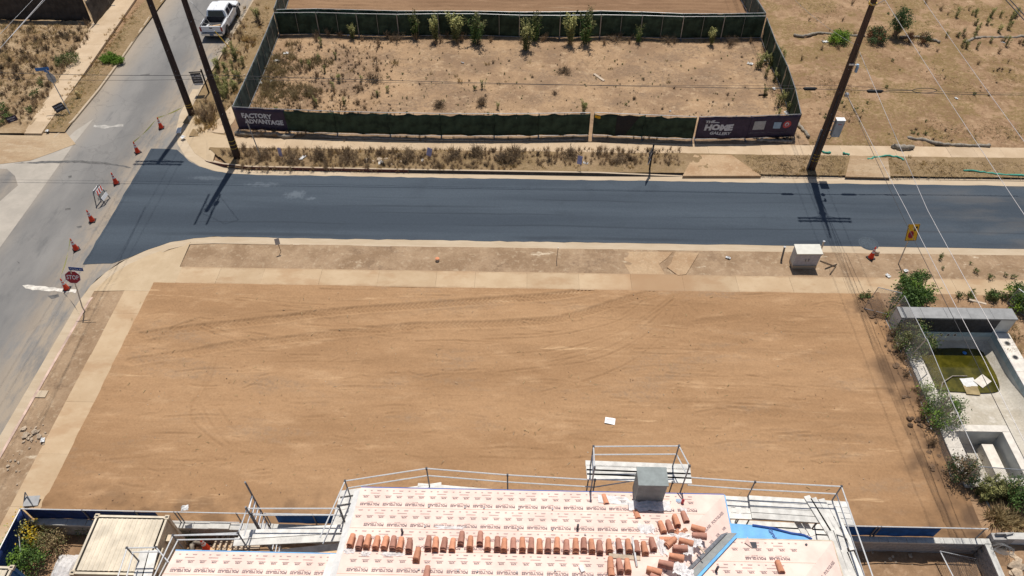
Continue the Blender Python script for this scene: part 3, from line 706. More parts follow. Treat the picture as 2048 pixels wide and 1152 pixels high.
for (a0, y0, b0), (a1, y1, b1) in zip(wl[:-1], wl[1:]):
    n = 6
    for k in range(n):
        t0, t1 = k / n, (k + .995) / n; L = lambda p, q, t: p + (q - p) * t
        mb = MB(); mb.prism([(L(a0, a1, t0), L(y0, y1, t0)), (L(b0, b1, t0), L(y0, y1, t0)), (L(b0, b1, t1), L(y0, y1, t1)), (L(a0, a1, t1), L(y0, y1, t1))], 0, GZ + .035)
        mb.build('slab', M['farwalk'], root)
# corner aprons
def ramped(name, pts, mat):
    mb = MB(); c = (sum(p[0] for p in pts) / len(pts), sum(p[1] for p in pts) / len(pts), GZ + .006); n = len(pts)
    mb.add([c] + list(pts) + [(x, y, -.04) for x, y, z in pts], [(0, 1 + k, 1 + (k + 1) % n) for k in range(n)] + [(1 + k, 1 + n + k, 1 + n + (k + 1) % n, 1 + (k + 1) % n) for k in range(n)])
    return struct(mb.build(name, mat))
E1, E2 = .022, GZ + .012
ramped('corner_pavement', [(-24.86, 28.2, E2), (-24.72, 29.0, E1), (-24.4, 29.7, E1), (-23.75, 30.55, E1), (-22.85, 31.35, E1), (-21.85, 32.0, E1), (-20.6, 32.43, E2), (-20.55, 30.28, E2), (-20.38, 30.27, E2), (-20.38, 28.93, E2), (-21.62, 28.92, E2), (-21.62, 28.28, E2), (-23.1, 28.28, E2)], M['corner'])
ramped('corner_pavement', [(-25.4, 46.3, E2), (-25.0, 44.65, E1), (-24.38, 43.1, E1), (-23.38, 41.7, E1), (-22.25, 40.8, E1), (-21.7, 40.55, E2), (-21.9, 42.1, E2), (-20.9, 42.2, E2), (-20.9, 43.5, E2), (-22.6, 43.9, E2), (-23.6, 44.6, E2), (-24.2, 46.2, E2)], M['corner'])
flat('verge_pavement', [(-23.2, 44.1), (-21.9, 43.9), (-21.3, 47), (-21.6, 54), (-22.3, 54), (-22.3, 48)], GZ + .03, M['farwalk'], .05)
# drive crossings: broken slabs of concrete
root = thing('drive_apron', None, None, (8, 31.3, 0)); root['kind'] = 'structure'
ap = PP([(1232, 503), (1398, 506), (1368, 551), (1262, 549)], .14)
cr = PP([(1345, 503), (1338, 515), (1322, 523), (1312, 536), (1340, 551), (1352, 533), (1362, 518)], .14)
mb = MB(); mb.prism([ap[0], P(1345, 504, .14), P(1334, 516, .14), P(1318, 528, .14), P(1330, 549, .14), ap[3]], .02, .130); mb.build('slab', M['apron'], root)
mb = MB(); mb.prism([P(1350, 505, .14), ap[1], P(1372, 549, .14), P(1356, 551, .14), P(1334, 535, .14), P(1342, 527, .14)], .02, .165); mb.build('slab', M['apron'], root)
root = thing('drive_apron', None, None, (13, 41, 0)); root['kind'] = 'structure'
mb = MB(); mb.prism(PP([(1388, 311), (1462, 311), (1522, 353), (1365, 353)], .14), .02, .205); mb.build('slab', M['apron'], root)
flat('drive_apron', PP([(1700, 312), (1775, 318), (1780, 357), (1690, 355)], .14), .225, M['wash'], .1)
# painted bars and stains
def ragged(name, px, z, mat, j=.06, step=.25):
    pts = PP(px); out = []
    for i, p in enumerate(pts):
        q = pts[(i + 1) % len(pts)]; n = max(1, int((q - p).length / step))
        for k in range(n): t = k / n; out.append((p.x + (q.x - p.x) * t + rr.uniform(-j, j), p.y + (q.y - p.y) * t + rr.uniform(-j, j)))
    return flat(name, out, z, mat)
ragged('stop_bar_marking', [(46, 570), (50, 578), (100, 582), (150, 586), (154, 579), (100, 574)], .006, M['paint'])
ragged('stop_bar_marking', [(186, 251), (188, 255), (214, 256), (244, 254), (243, 250)], .006, M['fadedpaint'], .12)
ragged('tar_stain', [(28, 327), (90, 322), (150, 321), (200, 323), (252, 332), (262, 336), (200, 328), (150, 325), (90, 327)], .007, M['tar'], .05)
for px in ([(136, 352), (143, 351), (144, 355), (138, 357)], [(130, 417), (142, 416), (142, 419), (131, 420)], [(153, 453), (163, 452), (163, 455), (156, 457)], [(33, 523), (40, 525), (38, 528)], [(95, 592), (116, 588), (118, 594), (104, 598)], [(280, 150), (300, 147), (298, 151)], [(196, 402), (206, 394), (214, 380), (206, 380), (196, 396)]):
    ragged('tar_stain', px, .006, M['tar'], .03)
# manhole cover in the new surface
c = P(1737, 487, .02); t = thing('manhole_cover', 'round cast iron manhole cover in the fresh asphalt beside the kerb', 'manhole', (c.x, c.y, .012))
mb = MB(); mb.lathe([(.50, 0), (.50, .008), (.46, .010), (.46, .006), (.40, .006), (.40, .010), (.34, .010), (.34, .006), (.12, .006), (.12, .011), (.01, .011)], (0, 0, .002), 28); mb.build('cover', M['manhole'], t, local=True)
mb = MB(); mb.lathe([(.60, 0), (.60, .007), (.52, .007), (.52, 0)], (0, 0, .001), 28); mb.build('rim', M['manhole'], t, local=True)

# ================================================================== UTILITY POLES AND WIRES
def insul(parent, pos, name='insulator'):
    mb = MB(); mb.lathe([(.03, 0), (.03, .08), (.07, .09), (.05, .14), (.06, .15), (.03, .2)], pos, 8); mb.build(name, M['charcoal'], parent, local=True)
def pole(label, base, height, r0, mat, arms, arm_axis, arm_len, bands=(.85, 1.1, 1.35), mast=0):
    t = thing('utility_pole', label, 'utility pole', (base.x, base.y, .08), 0, 'utility poles')
    mb = MB(); n = 10
    mb.tube([(0, 0, height * k / n) for k in range(n + 1)], [r0 * (1 - .42 * k / n) for k in range(n + 1)], 14); mb.build('shaft', mat, t, local=True, smooth=True)
    for z in bands:
        r = r0 * (1 - .42 * z / height) + .006
        mb = MB(); mb.lathe([(r, 0), (r, .045)], (0, 0, z), 14); mb.build('band', M['yband'], t, local=True)
    ax = Vector((1, 0, 0)) if arm_axis == 'x' else Vector((0, 1, 0)); sd = Vector((0, -1, 0)) if arm_axis == 'x' else Vector((1, 0, 0))
    if mast: mb = MB(); mb.tube([(.08, -.05, height - .8), (.08, -.05, mast)], [.085, .06], 8); mb.build('mast', M['darksteel'], t, local=True)
    for ia, z in enumerate(arms):
        if arm_axis == 'y' and ia: sd = -sd
        mb = MB(); c = sd * (r0 * .62 + (.22 if arm_axis == 'y' else .05)) + Vector((0, 0, z)); mb.beam(c - ax * arm_len / 2, c + ax * arm_len / 2, .11, .14)
        a = mb.build('crossarm', mat, t, local=True)
        for k in (-.46, -.28, .28, .46):
            m2 = MB(); m2.lathe([(.03, 0), (.03, .08), (.07, .09), (.05, .14), (.06, .15), (.03, .2)], c + ax * arm_len * k + Vector((0, 0, .07)), 8); m2.build('insulator', M['charcoal'], a, local=True)
        mb = MB(); mb.beam(c + ax * arm_len * .3, Vector((0, 0, z - .7)) + sd * r0 * .8, .03, .03); mb.beam(c - ax * arm_len * .3, Vector((0, 0, z - .7)) + sd * r0 * .8, .03, .03); mb.build('brace', M['steel'], t, local=True)
    for k in range(10):                                   # climbing steps
        z = 3.0 + k * .8; r = r0 * (1 - .42 * z / height); s = 1 if k % 2 else -1
        mb = MB(); mb.tube([(s * r * .5, -r * .8, z), (s * (r * .5 + .02), -r - .14, z)], .012, 5); mb.build('pole_step', M['steel'], t, local=True)
    return t
pR = P(1622, 338, .12); pL = P(475, 316, .12); pF = P(384, 229, .12)
tR = pole('thick brown utility pole carrying a white equipment box on its side', pR, 13.5, .27, M['woodr'], (12.45, 13.2), 'x', 3.4, mast=17.7)
mb = MB(); mb.tube([(-.30, -.08, .0), (-.29, -.08, 3.2), (-.27, -.07, 3.3)], .075, 8); mb.build('conduit', M['darksteel'], tR, local=True)
mb = MB(); mb.tube([(-.1, -.32, 0), (-.1, -.30, 6.0)], .03, 6); mb.tube([(.12, -.30, 2.2), (.12, -.27, 9.0)], .02, 6); mb.build('riser_cable', M['wire'], tR, local=True)
mb = MB(); mb.box((.62, -.20, 3.55), (.52, .34, 1.25)); eb = mb.build('equipment_box', M['cabinet'], tR, local=True)
mb = MB(); mb.box((.62, -.20, 4.19), (.56, .38, .035)); mb.build('lid', M['white'], eb, local=True)
mb = MB(); mb.box((.62, -.375, 3.9), (.22, .004, .05)); mb.build('label', M['redprint'], eb, local=True)
for zz_ in (3.9, 3.2): mb = MB(); mb.beam((.2, 0, zz_), (.5, -.05, zz_), .06, .05); mb.build('bracket', M['darksteel'], tR, local=True)
mb = MB(); mb.tube([(.5, -.2, 2.95), (.35, -.25, 2.7), (.2, -.25, 2.75)], .03, 6); mb.build('box_cable', M['wire'], tR, local=True)
mb = MB(); mb.box((.42, -.18, 7.75), (.12, .16, .40)); mb.lathe([(.09, 0), (.09, .12)], (.38, -.18, 7.95), 8); mb.build('antenna', M['lightblue'], tR, local=True)
mb = MB(); mb.beam((.05, -.2, 8.05), (.40, -.2, 8.0), .06, .06); mb.build('bracket', M['paletube'], tR, local=True)
mb = MB(); mb.box((.0, -.26, 8.1), (.34, .06, .1)); mb.build('mounting_plate', M['paletube'], tR, local=True)
mb = MB(); mb.lathe([(.235, 0), (.235, .1)], (0, 0, 11.75), 14); mb.build('band', M['yband'], tR, local=True)
mb = MB(); mb.lathe([(.06, 0), (.14, .05), (.14, .22), (.06, .28)], (.35, -.3, 5.9), 8); mb.build('splice_drum', M['steel'], tR, local=True)
tL = pole('dark utility pole standing in the weedy strip at the bend of the kerb', pL, 14.4, .25, M['wood'], (13.9, 13.95), 'y', 3.0, (.95, 1.25, 1.55))
mb = MB(); mb.lathe([(.15, 0), (.15, .7)], (.34, .1, 12.3), 10); mb.lathe([(.15, 0), (.15, .7)], (-.05, -.42, 12.5), 10); mb.build('transformer', M['charcoal'], tL, local=True)
tF = pole('dark utility pole beside the golden dry bush at the street corner', pF, 15.3, .25, M['wood'], (14.2, 15.0), 'x', 3.4, (.75, .95))

def wire(label, pts, r, mat, sag=0.0, n=18, name='overhead_wire', group=None, cat='cable'):
    out = []
    for i in range(len(pts) - 1):
        a, b = Vector(pts[i]), Vector(pts[i + 1])
        for k in range(n):
            t = k / n; out.append(a.lerp(b, t) - Vector((0, 0, sag * 4 * t * (1 - t))))
    out.append(Vector(pts[-1])); mb = MB(); mb.tube(out, r, 5)
    return tag(mb.build(name, mat, smooth=True), label, cat, group)
zR = 14.1
def through(a, px, z_end):                                # straight span from pole point a over a surveyed point
    return [a, P(px[0], px[1], z_end)]
R0 = Vector((pR.x, pR.y - .25, .08))
# bright conductors from the right pole's crossarm, running along the lots
for dx, l in ((1.05, 'bright bare wire strung from the outer end of the brown pole crossarm'), (-.95, 'bright bare wire strung from the inner end of the brown pole crossarm')):
    wire(l, [R0 + Vector((dx, 40, 13.6)), R0 + Vector((dx, 0, 13.6)), R0 + Vector((dx - .1, -42, 13.0))], .010, M['alu'], .35)
wire('pale service wire dropping from the middle of the brown utility pole', [R0 + Vector((.2, .1, 8.9)), P(1855, 420, 8.35), P(2010, 700, 8.2), P(2110, 880, 8.3)], .012, M['alu'], .03)
for u0, u1, l in ((1799, 1950, 'thin grey drop wire leaving the brown pole above its equipment box'), (1813, 1968, 'thin pale drop wire leaving the brown pole above its equipment box')):
    wire(l, [R0 + Vector((.1, .1, 6.4)), P(u0, 420, 6.1), P(u1, 720, 6.1), P(u1 + 110, 940, 6.2)], .013, M['alu'] if u0 > 1805 else M['wire'], .03)
for dx in (-.09, .09): wire('dark wire of the close pair on top of the brown utility pole', [Vector((pR.x + dx, pR.y + 45, 17.5)), Vector((pR.x + dx, pR.y, 17.6)), Vector((pR.x + dx, pR.y - 48, 17.3))], .02, M['wire'], .25, group='top wire pair of the brown pole')
wire('pale guy wire rising behind the brown utility pole', [R0 + Vector((0, .2, 9.2)), P(1590, 0, 6.0)], .010, M['steel'], .2)
# telephone cables along the street
def onY(u, v, Y):
    d = _fw + _rt * ((u - 1024) / FPX) - _up * ((v - 576) / FPX); return Vector((0, 0, CAMH)) + d * (Y / d.y)
wire('black telephone cable with splice boxes strung along the street', [onY(-60, 143, 40.75), onY(424, 150, 40.75), onY(1690, 179, 40.5), onY(2110, 190, 40.5)], .016, M['wire'], .12)
wire('thin upper telephone cable strung along the street', [onY(-60, 154, 40.85), onY(430, 157, 40.85), onY(1692, 171, 40.6), onY(2110, 186, 40.6)], .010, M['wire'], .18)
for u, v, L, l in ((1750, 182, .80, 'long black splice box hanging on the cable beyond the brown pole'), (1620, 177, .62, 'short black splice box hanging on the cable above the banner corner')):
    c = onY(u, v, 40.5); mb = MB(); mb.tube([c + Vector((-L / 2 - .12, 0, .02)), c + Vector((-L / 2, 0, -.02)), c + Vector((L / 2, 0, -.02)), c + Vector((L / 2 + .12, 0, .02))], [.03, .11, .11, .03], 8)
    tag(mb.build('splice_box', M['black'], smooth=True), l, 'splice box')
c = onY(1850, 182, 40.5); mb = MB(); mb.tube([c + Vector((.75 * math.cos(a), .05, .17 * math.sin(a))) for a in [i * 2 * math.pi / 20 for i in range(21)]], .02, 5)
mb.tube([c + Vector((-2.4, 0, .03)), c + Vector((-.75, .05, 0))], .02, 5)
tag(mb.build('cable_loop', M['wire']), 'black coil of spare cable looped on the line', 'cable')
# conductors of the other two poles
F0 = Vector((pF.x, pF.y, .08)); L0 = Vector((pL.x, pL.y, .08))
for dx in (-1.5, -.9, .9, 1.5):
    wire('bare wire strung from the crossarm of the dark corner pole', [F0 + Vector((dx, 60, 15.1)), F0 + Vector((dx, -.2, 15.1)), F0 + Vector((dx, -60, 14.6))], .009, M['steel'], .5, group='wires of the dark corner poles')
wire('thick pale wire crossing above the fenced corner with dark screens', [P(0, 97, 14.6) + (P(0, 97, 14.6) - P(86, 0, 14.6)) * 1.2, P(86, 0, 14.6) + (P(86, 0, 14.6) - P(0, 97, 14.6)) * 1.5], .016, M['alu'], 0)
wire('thin messenger wire with a white marker beside the dark pole', [P(330, -60, 13.5), P(388, 10, 12.2), P(425, 52, 11.0), L0 + Vector((.1, .1, 10.2))], .012, M['steel'], 0)

# ================================================================== FENCE PANELS
def sub_noise(seed):
    r = random.Random(seed); a = [r.uniform(0, 6.3) for _ in range(6)]
    return lambda x, y: math.sin(x * 3.1 + a[0]) * .5 + math.sin(x * 7.3 + y * 2 + a[1]) * .3 + math.sin(y * 5 + x * 1.3 + a[2]) * .3
_seed = [100]
def panel(p, q, h, side, mat, label, group, lean=0.0, gap=.08, sag=.03, posts=True, name='fence_panel', zb=.12, tubem=None, extra=None):
    """temporary fence panel from base p to q; the screen hangs on the given side (+1 left of p->q)"""
    _seed[0] += 1; nz = sub_noise(_seed[0]); rnd = random.Random(_seed[0])
    p, q = Vector((p[0], p[1], zb)), Vector((q[0], q[1], zb)); d = (q - p); L = d.length; d.normalize(); n = Vector((-d.y, d.x, 0)) * side
    t = thing(name, label, 'fence', tuple((p + q) / 2), 0, group); tm = tubem or M['steel']
    off = lambda z: n * lean * z
    a, b = p + d * .02, q - d * .02
    mb = MB()
    for s in (a, b): mb.tube([s, s + Vector((0, 0, h)) + off(h)], .024, 6)
    mb.tube([a + Vector((0, 0, h)) + off(h), b + Vector((0, 0, h)) + off(h)], .024, 6); mb.tube([a + Vector((0, 0, .12)), b + Vector((0, 0, .12))], .022, 6)
    m = (a + b) / 2; mb.tube([m + Vector((0, 0, .12)), m + Vector((0, 0, h)) + off(h)], .018, 6)
    mb.build('frame', tm, t)
    def fn(u, v):
        z = gap + (h - .02 - gap) * v
        top = sag * abs(math.sin(u * math.pi * 3 + nz(0, 0))) + sag * .8 * (nz(u * L, 3) + .5)
        z -= max(0, top) * v
        z += (1 - v) * .05 * (nz(u * L * .8, 8))
        c = (a - d * .045).lerp(b + d * .045, u) + Vector((0, 0, z)) + off(z) + n * (.05 + .035 * nz(u * L * 1.3, z))
        return c
    mb = MB(); mb.grid(fn, 16, 7); sc = mb.build('screen', mat, t, smooth=True, recalc=False)
    md = sc.modifiers.new('thickness', 'SOLIDIFY'); md.thickness = .006
    for s in (a, b):
        mb = MB(); mb.beam(s - n * .38 + Vector((0, 0, .03)), s + n * .38 + Vector((0, 0, .03)), .06, .05); mb.build('stand', M['darksteel'], t)
    return t, fn, n
def ORD(i): return ('first', 'second', 'third', 'fourth', 'fifth', 'sixth', 'seventh', 'eighth', 'ninth', 'tenth', 'eleventh', 'twelfth')[i] if i < 12 else '%d%s' % (i + 1, {1: 'st', 2: 'nd', 3: 'rd'}.get((i + 1) % 10, 'th') if not 10 < i + 1 < 20 else 'th')
def run(pts, h, side, mat, label, group, **kw):
    for i, (p, q) in enumerate(zip(pts[:-1], pts[1:])): panel(p, q, h, side, mat, ORD(i) + ' ' + label, None, **kw)
def even(p, q, n): return [(p[0] + (q[0] - p[0]) * k / n, p[1] + (q[1] - p[1]) * k / n) for k in range(n + 1)]
fz = lambda u, v: tuple(P(u, v, .13)[:2])
GF = 'green screened panels along the street front of the fenced lot'
front = [(-20.8, 44.35), (-17.15, 44.12), (-13.6, 43.95), (-9.75, 43.86), (-6.05, 43.84), (-2.25, 43.9), (.95, 44.0), (4.55, 44.17), (4.85, 44.2), (8.4, 44.0), (11.98, 43.82), (12.15, 43.84), (15.8, 44.0), (19.3, 44.3)]
def banner(p, q, items, label, dims):
    t, fn, n = panel(p, q, 2.0, -1, M['banner'], label, None, gap=.16, sag=.0, name='banner_panel')
    L = dims
    for nm, mat, draw in items:
        mb = MB(); fnn = lambda x, y: fn(min(1, max(0, .5 + x / L)), min(1, max(0, (y - .16) / 1.82))) + n * .016
        draw(mb, fnn); mb.build(nm, mat, t, recalc=False)
    return t
def txt(s, cx, cz, hgt, wd=None, bold=.02, slant=0.0): return lambda mb, f: put_text(mb, s, (0, 0, 0), (1, 0, 0), (0, 0, 1), hgt, wd, bold, 0, slant, fn=lambda x, y: f(cx + x, cz + y))
def rectf(cx, cz, w_, h_): return lambda mb, f: mb.grid(lambda u, v: f(cx + (u - .5) * w_, cz + (v - .5) * h_), 6, 3)
def disc(cx, cz, r0, r1, nn=24): return lambda mb, f: mb.add([f(cx + r * math.cos(2 * math.pi * k / nn), cz + r * math.sin(2 * math.pi * k / nn)) for r in (r0, r1) for k in range(nn)], [(k, (k + 1) % nn, nn + (k + 1) % nn, nn + k) for k in range(nn)])
banner(front[0], front[1], [('lettering', M['lettergrey'], txt('FACTORY', -.25, 1.37, .40, 2.2, .05)), ('lettering', M['lettergrey'], txt('ADVANTAGE', .15, .90, .40, 2.8, .05)),
       ('small_lettering', M['letterdim'], txt('PRICE. QUALITY. SPEED. AFFORDABILITY.', .1, .55, .13, 2.7, .01))],
       'dark purple banner panel with FACTORY ADVANTAGE lettering at the fence corner', 3.66)
for i in (1, 2, 3, 4, 5, 6):
    panel(front[i], front[i + 1], 2.0, -1, M['green'], ORD(i - 1) + ' green screened front fence panel counted from the FACTORY ADVANTAGE banner', None, gap=.2, sag=.085)
for i, l in ((8, 'green screened fence panel with a small yellow notice at its top corner'), (9, 'green screened fence panel hung next to the large purple banner')):
    t, fn, n = panel(front[i], front[i + 1], 2.0, -1, M['green'], l, None, gap=.2, sag=.085)
    if i == 8:
        mb = MB(); mb.grid(lambda u, v: fn(.02 + .11 * u, .84 + .13 * v) + n * .014, 3, 2); mb.build('notice', M['signyellow'], t, recalc=False)
        mb = MB(); mb.grid(lambda u, v: fn(.45 + .44 * u * (.45 + .55 * v), .02 + .97 * v) + n * .02, 8, 6); mb.build('dark_cloth', M['black'], t, recalc=False)
# the wide banner covers two panels: each half its own panel
def hg(sh):
    o = lambda c: c - sh
    return [('lettering', M['lettergrey'], txt('THE', o(.85), 1.60, .22, .66, .05, .15)), ('lettering', M['lettergrey'], txt('HOME', o(1.55), 1.12, .54, 2.0, .07, .1)),
            ('lettering', M['lettergrey'], rectf(o(1.33), 1.52, .34, .07)), ('lettering', M['lettergrey'], txt('GALLERY', o(1.75), .62, .25, 1.5, .05, .1))]
banner(front[11], front[12], hg(1.83), 'dark purple banner panel with THE HOME GALLERY lettering', 3.66)
it2 = [('code_panel', M['qr'], rectf(-1.0, 1.22, .82, .72)), ('lettering', M['letterdim'], txt('1-800-444-HOME', -1.05, .60, .14, 1.2, .015)), ('print_panel', M['lightblue'], rectf(.28, 1.20, .52, .50)),
       ('emblem_ring', M['redprint'], disc(.98, 1.22, .16, .30)), ('emblem', M['lettergrey'], disc(.98, 1.22, .0, .155)), ('emblem_flame', M['redprint'], lambda mb, f: mb.add([f(.98 + x, 1.22 + y) + Vector((0, -.004, 0)) for x, y in ((-.08, -.1), (.08, -.1), (.1, 0), (.05, .02), (.02, .11), (-.04, .02), (-.09, .02))], [tuple(range(7))])),
       ('lettering', M['letterdim'], txt('thehomegallery.com', .6, .58, .13, 1.7, .015))]
banner(front[12], front[13], it2, 'dark purple banner panel with pale square, blue square and round red emblem', 3.52)
# left side, right side, back, second fence behind
left = [(-20.86, 44.4), (-20.95, 47.9), (-21.05, 51.5), (-21.2, 55.1), (-21.4, 58.6)]
run(left, 2.0, 1, M['grey_green'], 'grey green screened verge side panel counted from the FACTORY ADVANTAGE banner', 'fence panels beside the verge', gap=.1, sag=.02)
right = [(19.36, 44.35), (19.75, 47.6), (19.95, 50.9), (19.9, 54.6), (20.05, 58.6)]
run(right, 2.0, -1, M['green'], 'green screened panel beside the dry field, counted from the gallery banner', 'fence panels beside the dry field', gap=.1, sag=.03)
back = even((-21.35, 58.45), (20.05, 58.65), 12); back = [(x, y + .12 * math.sin(i * 1.7)) for i, (x, y) in enumerate(back)]
run(back, 2.0, 1, M['green'], 'dark green panel of the fence behind the tall weeds, counted from the verge corner', 'fence panels at the back of the fenced lot', gap=.1, sag=.03, lean=.06)
run([(x, y + .75 + .1 * math.sin(i)) for i, (x, y) in enumerate(back)], 1.98, 1, M['green'], 'green panel of the row just behind the back fence, counted from the verge corner', 'second row of fence panels', gap=.1, sag=.03)
run([(-21.6, 59.4), (-21.9, 63), (-22.2, 66.6), (-22.5, 70.2)], 2.0, 1, M['grey_green'], 'grey green verge side panel of the tracked lot, counted from the back fence', 'left side panels of the lot behind', gap=.1, sag=.02)
run([(20.15, 59.4), (19.85, 63), (19.7, 66.6), (19.5, 70.2)], 2.0, -1, M['grey_green'], 'grey green panel on the field side of the tracked lot, counted from the back fence', 'right side panels of the lot behind', gap=.1, sag=.02)
# dark fence at the far west corner
wf = [fz(183, 43), fz(125, 41), fz(62, 40), fz(0, 39), fz(-60, 37)]
run(wf, 2.4, 1, M['brownscreen'], 'black screened panel facing the dry corner field, counted from the pavement', 'black fence panels of the corner property', gap=.05, sag=.04, lean=-.05)
wf2 = [fz(190, 50), fz(222, 12), fz(240, -18), fz(258, -50)]
run(wf2, 2.2, -1, M['brownscreen'], 'black screened panel along the west pavement, counted from its corner', 'black fence panels beside the west pavement', gap=.05, sag=.03)

# ================================================================== TRAFFIC CONES, TAPE, BARRICADE
def cone_proto():
    t = thing('traffic_cone', 'x', 'traffic cone')
    mb = MB(); mb.box((0, 0, .02), (.40, .40, .04)); mb.build('base', M['rubber'], t, local=True)
    prof = lambda z: .165 - (.165 - .028) * (z - .04) / .87
    for nm, m_, z0, z1 in (('body', 'orange', .04, .46), ('collar', 'reflect', .46, .60), ('body', 'orange', .60, .655), ('collar', 'reflect', .655, .755), ('body', 'orange', .755, .91)):
        mb = MB(); mb.lathe([(prof(z0), z0), (prof(z1), z1)], (0, 0, 0), 14); mb.build(nm, M[m_], t, local=True, smooth=False)
    return t
cone0 = cone_proto(); first = [True]
ct = {o.name: kids(o) for o in [cone0] + kids(cone0)}
def cone(u, v, z, label, group=None, sc=1.0, rz=0):
    c = P(u, v, z)
    if first[0]: o = cone0; o.location = c; o.rotation_euler = (0, 0, rz); o['label'] = label; first[0] = False
    else: o = dup(cone0, c, rz, label, tree=ct)
    if group: o['group'] = group
    elif 'group' in o: del o['group']
    o.scale = (sc,) * 3
    return o
cone(323, 256, .01, 'orange traffic cone standing nearest the dark corner pole, tape tied to its top', rz=.3)
cone(276, 305, .01, 'orange traffic cone at the far corner of the new asphalt, tape tied to its top', rz=.9)
cone(233, 367, .01, 'orange traffic cone just beyond the folding barricade', rz=.5)
cone(185, 442, .01, 'orange traffic cone on the stop sign side of the folding barricade', rz=.2)
cone(153, 499, .01, 'orange traffic cone by the near corner of the new asphalt, tape tied to its top', rz=.7)
cone(134, 578, .01, 'orange traffic cone standing on the white stop bar', rz=.1, sc=.95)
cone(1741, 516, .14, 'orange traffic cone beside the manhole and the utility cabinet', rz=.4)
cone(414, 1098, -.42, 'bright orange traffic cone in the building site under the scaffold', rz=.4, sc=1.05)
def tape(label, a, b, sag, wd=.11):
    mb = MB(); a, b = Vector(a), Vector(b)
    def fn(u, v):
        c = a.lerp(b, u) - Vector((0, 0, sag * 4 * u * (1 - u))); an = u * 5
        return c + Vector((math.sin(an) * .03, 0, math.cos(an))) * (v - .5) * wd
    mb.grid(fn, 24, 1); return tag(mb.build('caution_tape', M['tape'], recalc=False), label, 'caution tape')
top = lambda u, v: P(u, v, .01) + Vector((0, 0, .88))
tape('pale yellow caution tape strung from a cone to the dark corner pole', top(323, 256), Vector((pF.x - .2, pF.y - .25, 1.0)), .08)
tape('pale yellow caution tape strung between the two cones by the dark pole', top(276, 305), top(323, 256), .1)
tape('pale yellow caution tape strung from a cone towards the stop sign post', top(153, 499), top(134, 578) + Vector((0, .02, .05)), .15)
tape('pale yellow caution tape strung from the stop bar cone to the stop sign post', top(134, 578), P(169, 618, .13) + Vector((-.2, .1, .9)), .2)

c = P(206, 402, .01); t = thing('folding_barricade', 'folding A-frame barricade with red and white striped board in the street', 'barricade', tuple(c), R(86))
for sy in (-1, 1):
    for sx in (-1, 1):
        mb = MB(); mb.beam((sx * .31, sy * .34, 0), (sx * .31, sy * .05, 1.12), .045, .045); mb.build('leg', M['darksteel'], t, local=True)
    mm = Matrix.Rotation(sy * R(14.5), 3, 'X')
    mb = MB(); mb.box((0, sy * .13, .90), (.70, .025, .30), M=mm); bd = mb.build('board', M['white'], t, local=True)
    nrm = mm @ Vector((0, sy * .0165, 0))
    for k in range(3):
        x = -.27 + k * .24; ex = mm @ Vector((0, 0, .148)); b0 = Vector((0, sy * .13, .90)) + nrm
        mb = MB(); mb.add([b0 + Vector((x - .1, 0, 0)) - ex, b0 + Vector((x + .02, 0, 0)) - ex, b0 + Vector((x + .14, 0, 0)) + ex, b0 + Vector((x + .02, 0, 0)) + ex], [(0, 1, 2, 3)]); mb.build('stripe', M['orange'], bd, local=True)
mb = MB(); mb.box((0, -.29, .42), (.66, .02, .24), M=Matrix.Rotation(-R(14.5), 3, 'X')); mb.build('board', M['white'], t, local=True)

# ================================================================== SIGNS AND POSTS
def oct_pts(r): return [(r * math.cos(R(22.5 + 45 * k)), r * math.sin(R(22.5 + 45 * k))) for k in range(8)]
def plate(mb, c, pts, xd, yd, th=.008):
    c, xd, yd = Vector(c), Vector(xd).normalized(), Vector(yd).normalized(); n = xd.cross(yd); k = len(pts)
    vs = [c + xd * x + yd * y + n * s * th / 2 for s in (1, -1) for x, y in pts]
    mb.add(vs, [tuple(range(k)), tuple(range(2 * k - 1, k - 1, -1))] + [(i, k + i, k + (i + 1) % k, (i + 1) % k) for i in range(k)])
# stop sign, post leaning out over the street
b = P(170, 623, .13); tp = P(139, 535, 3.25); t = thing('stop_sign', 'red STOP sign with a blue street name blade on a leaning post', 'road sign', tuple(b))
mb = MB(); mb.tube([b, b + Vector((0, 0, .35)), b.lerp(tp, .5) + Vector((0, 0, .05)), tp], .035, 6); mb.build('post', M['steel'], t)
ax = (tp - b).normalized(); f = Vector((.10, -1, .12)).normalized(); xd = ax.cross(-f); xd = Vector((1, .10, -.25)).normalized(); yd = f.cross(xd) * -1
xd = Vector((.97, .12, -.18)).normalized(); f = Vector((.12, -.93, .30)); f = (f - xd * f.dot(xd)).normalized(); yd = f.cross(xd)
sc_ = b.lerp(tp, .80) + f * .06 + xd * .02
mb = MB(); plate(mb, sc_, oct_pts(.41), xd, yd); face = mb.build('sign_face', M['white'], t)
mb = MB(); plate(mb, sc_ + f * .007, oct_pts(.385), xd, yd, .004); mb.build('red_panel', M['signred'], face)
mb = MB(); put_text(mb, 'STOP', sc_ + f * .012, xd, yd, .27, .60, .02); mb.build('lettering', M['white'], face, recalc=False)
bc = tp + Vector((.34, -.05, -.06)); mb = MB(); plate(mb, bc, [(-.38, -.10), (.38, -.10), (.38, .10), (-.38, .10)], Vector((1, 0, -.1)), Vector((.03, .25, 1)), .012); bl = mb.build('street_name_blade', M['signblue'], t)
mb = MB(); put_text(mb, 'Carey St', bc + Vector((0, -.014, 0)) + Vector((0, -.004, .0)), (1, 0, -.1), (.03, .25, 1), .09, .62, .01); mb.build('lettering', M['white'], bl, recalc=False)
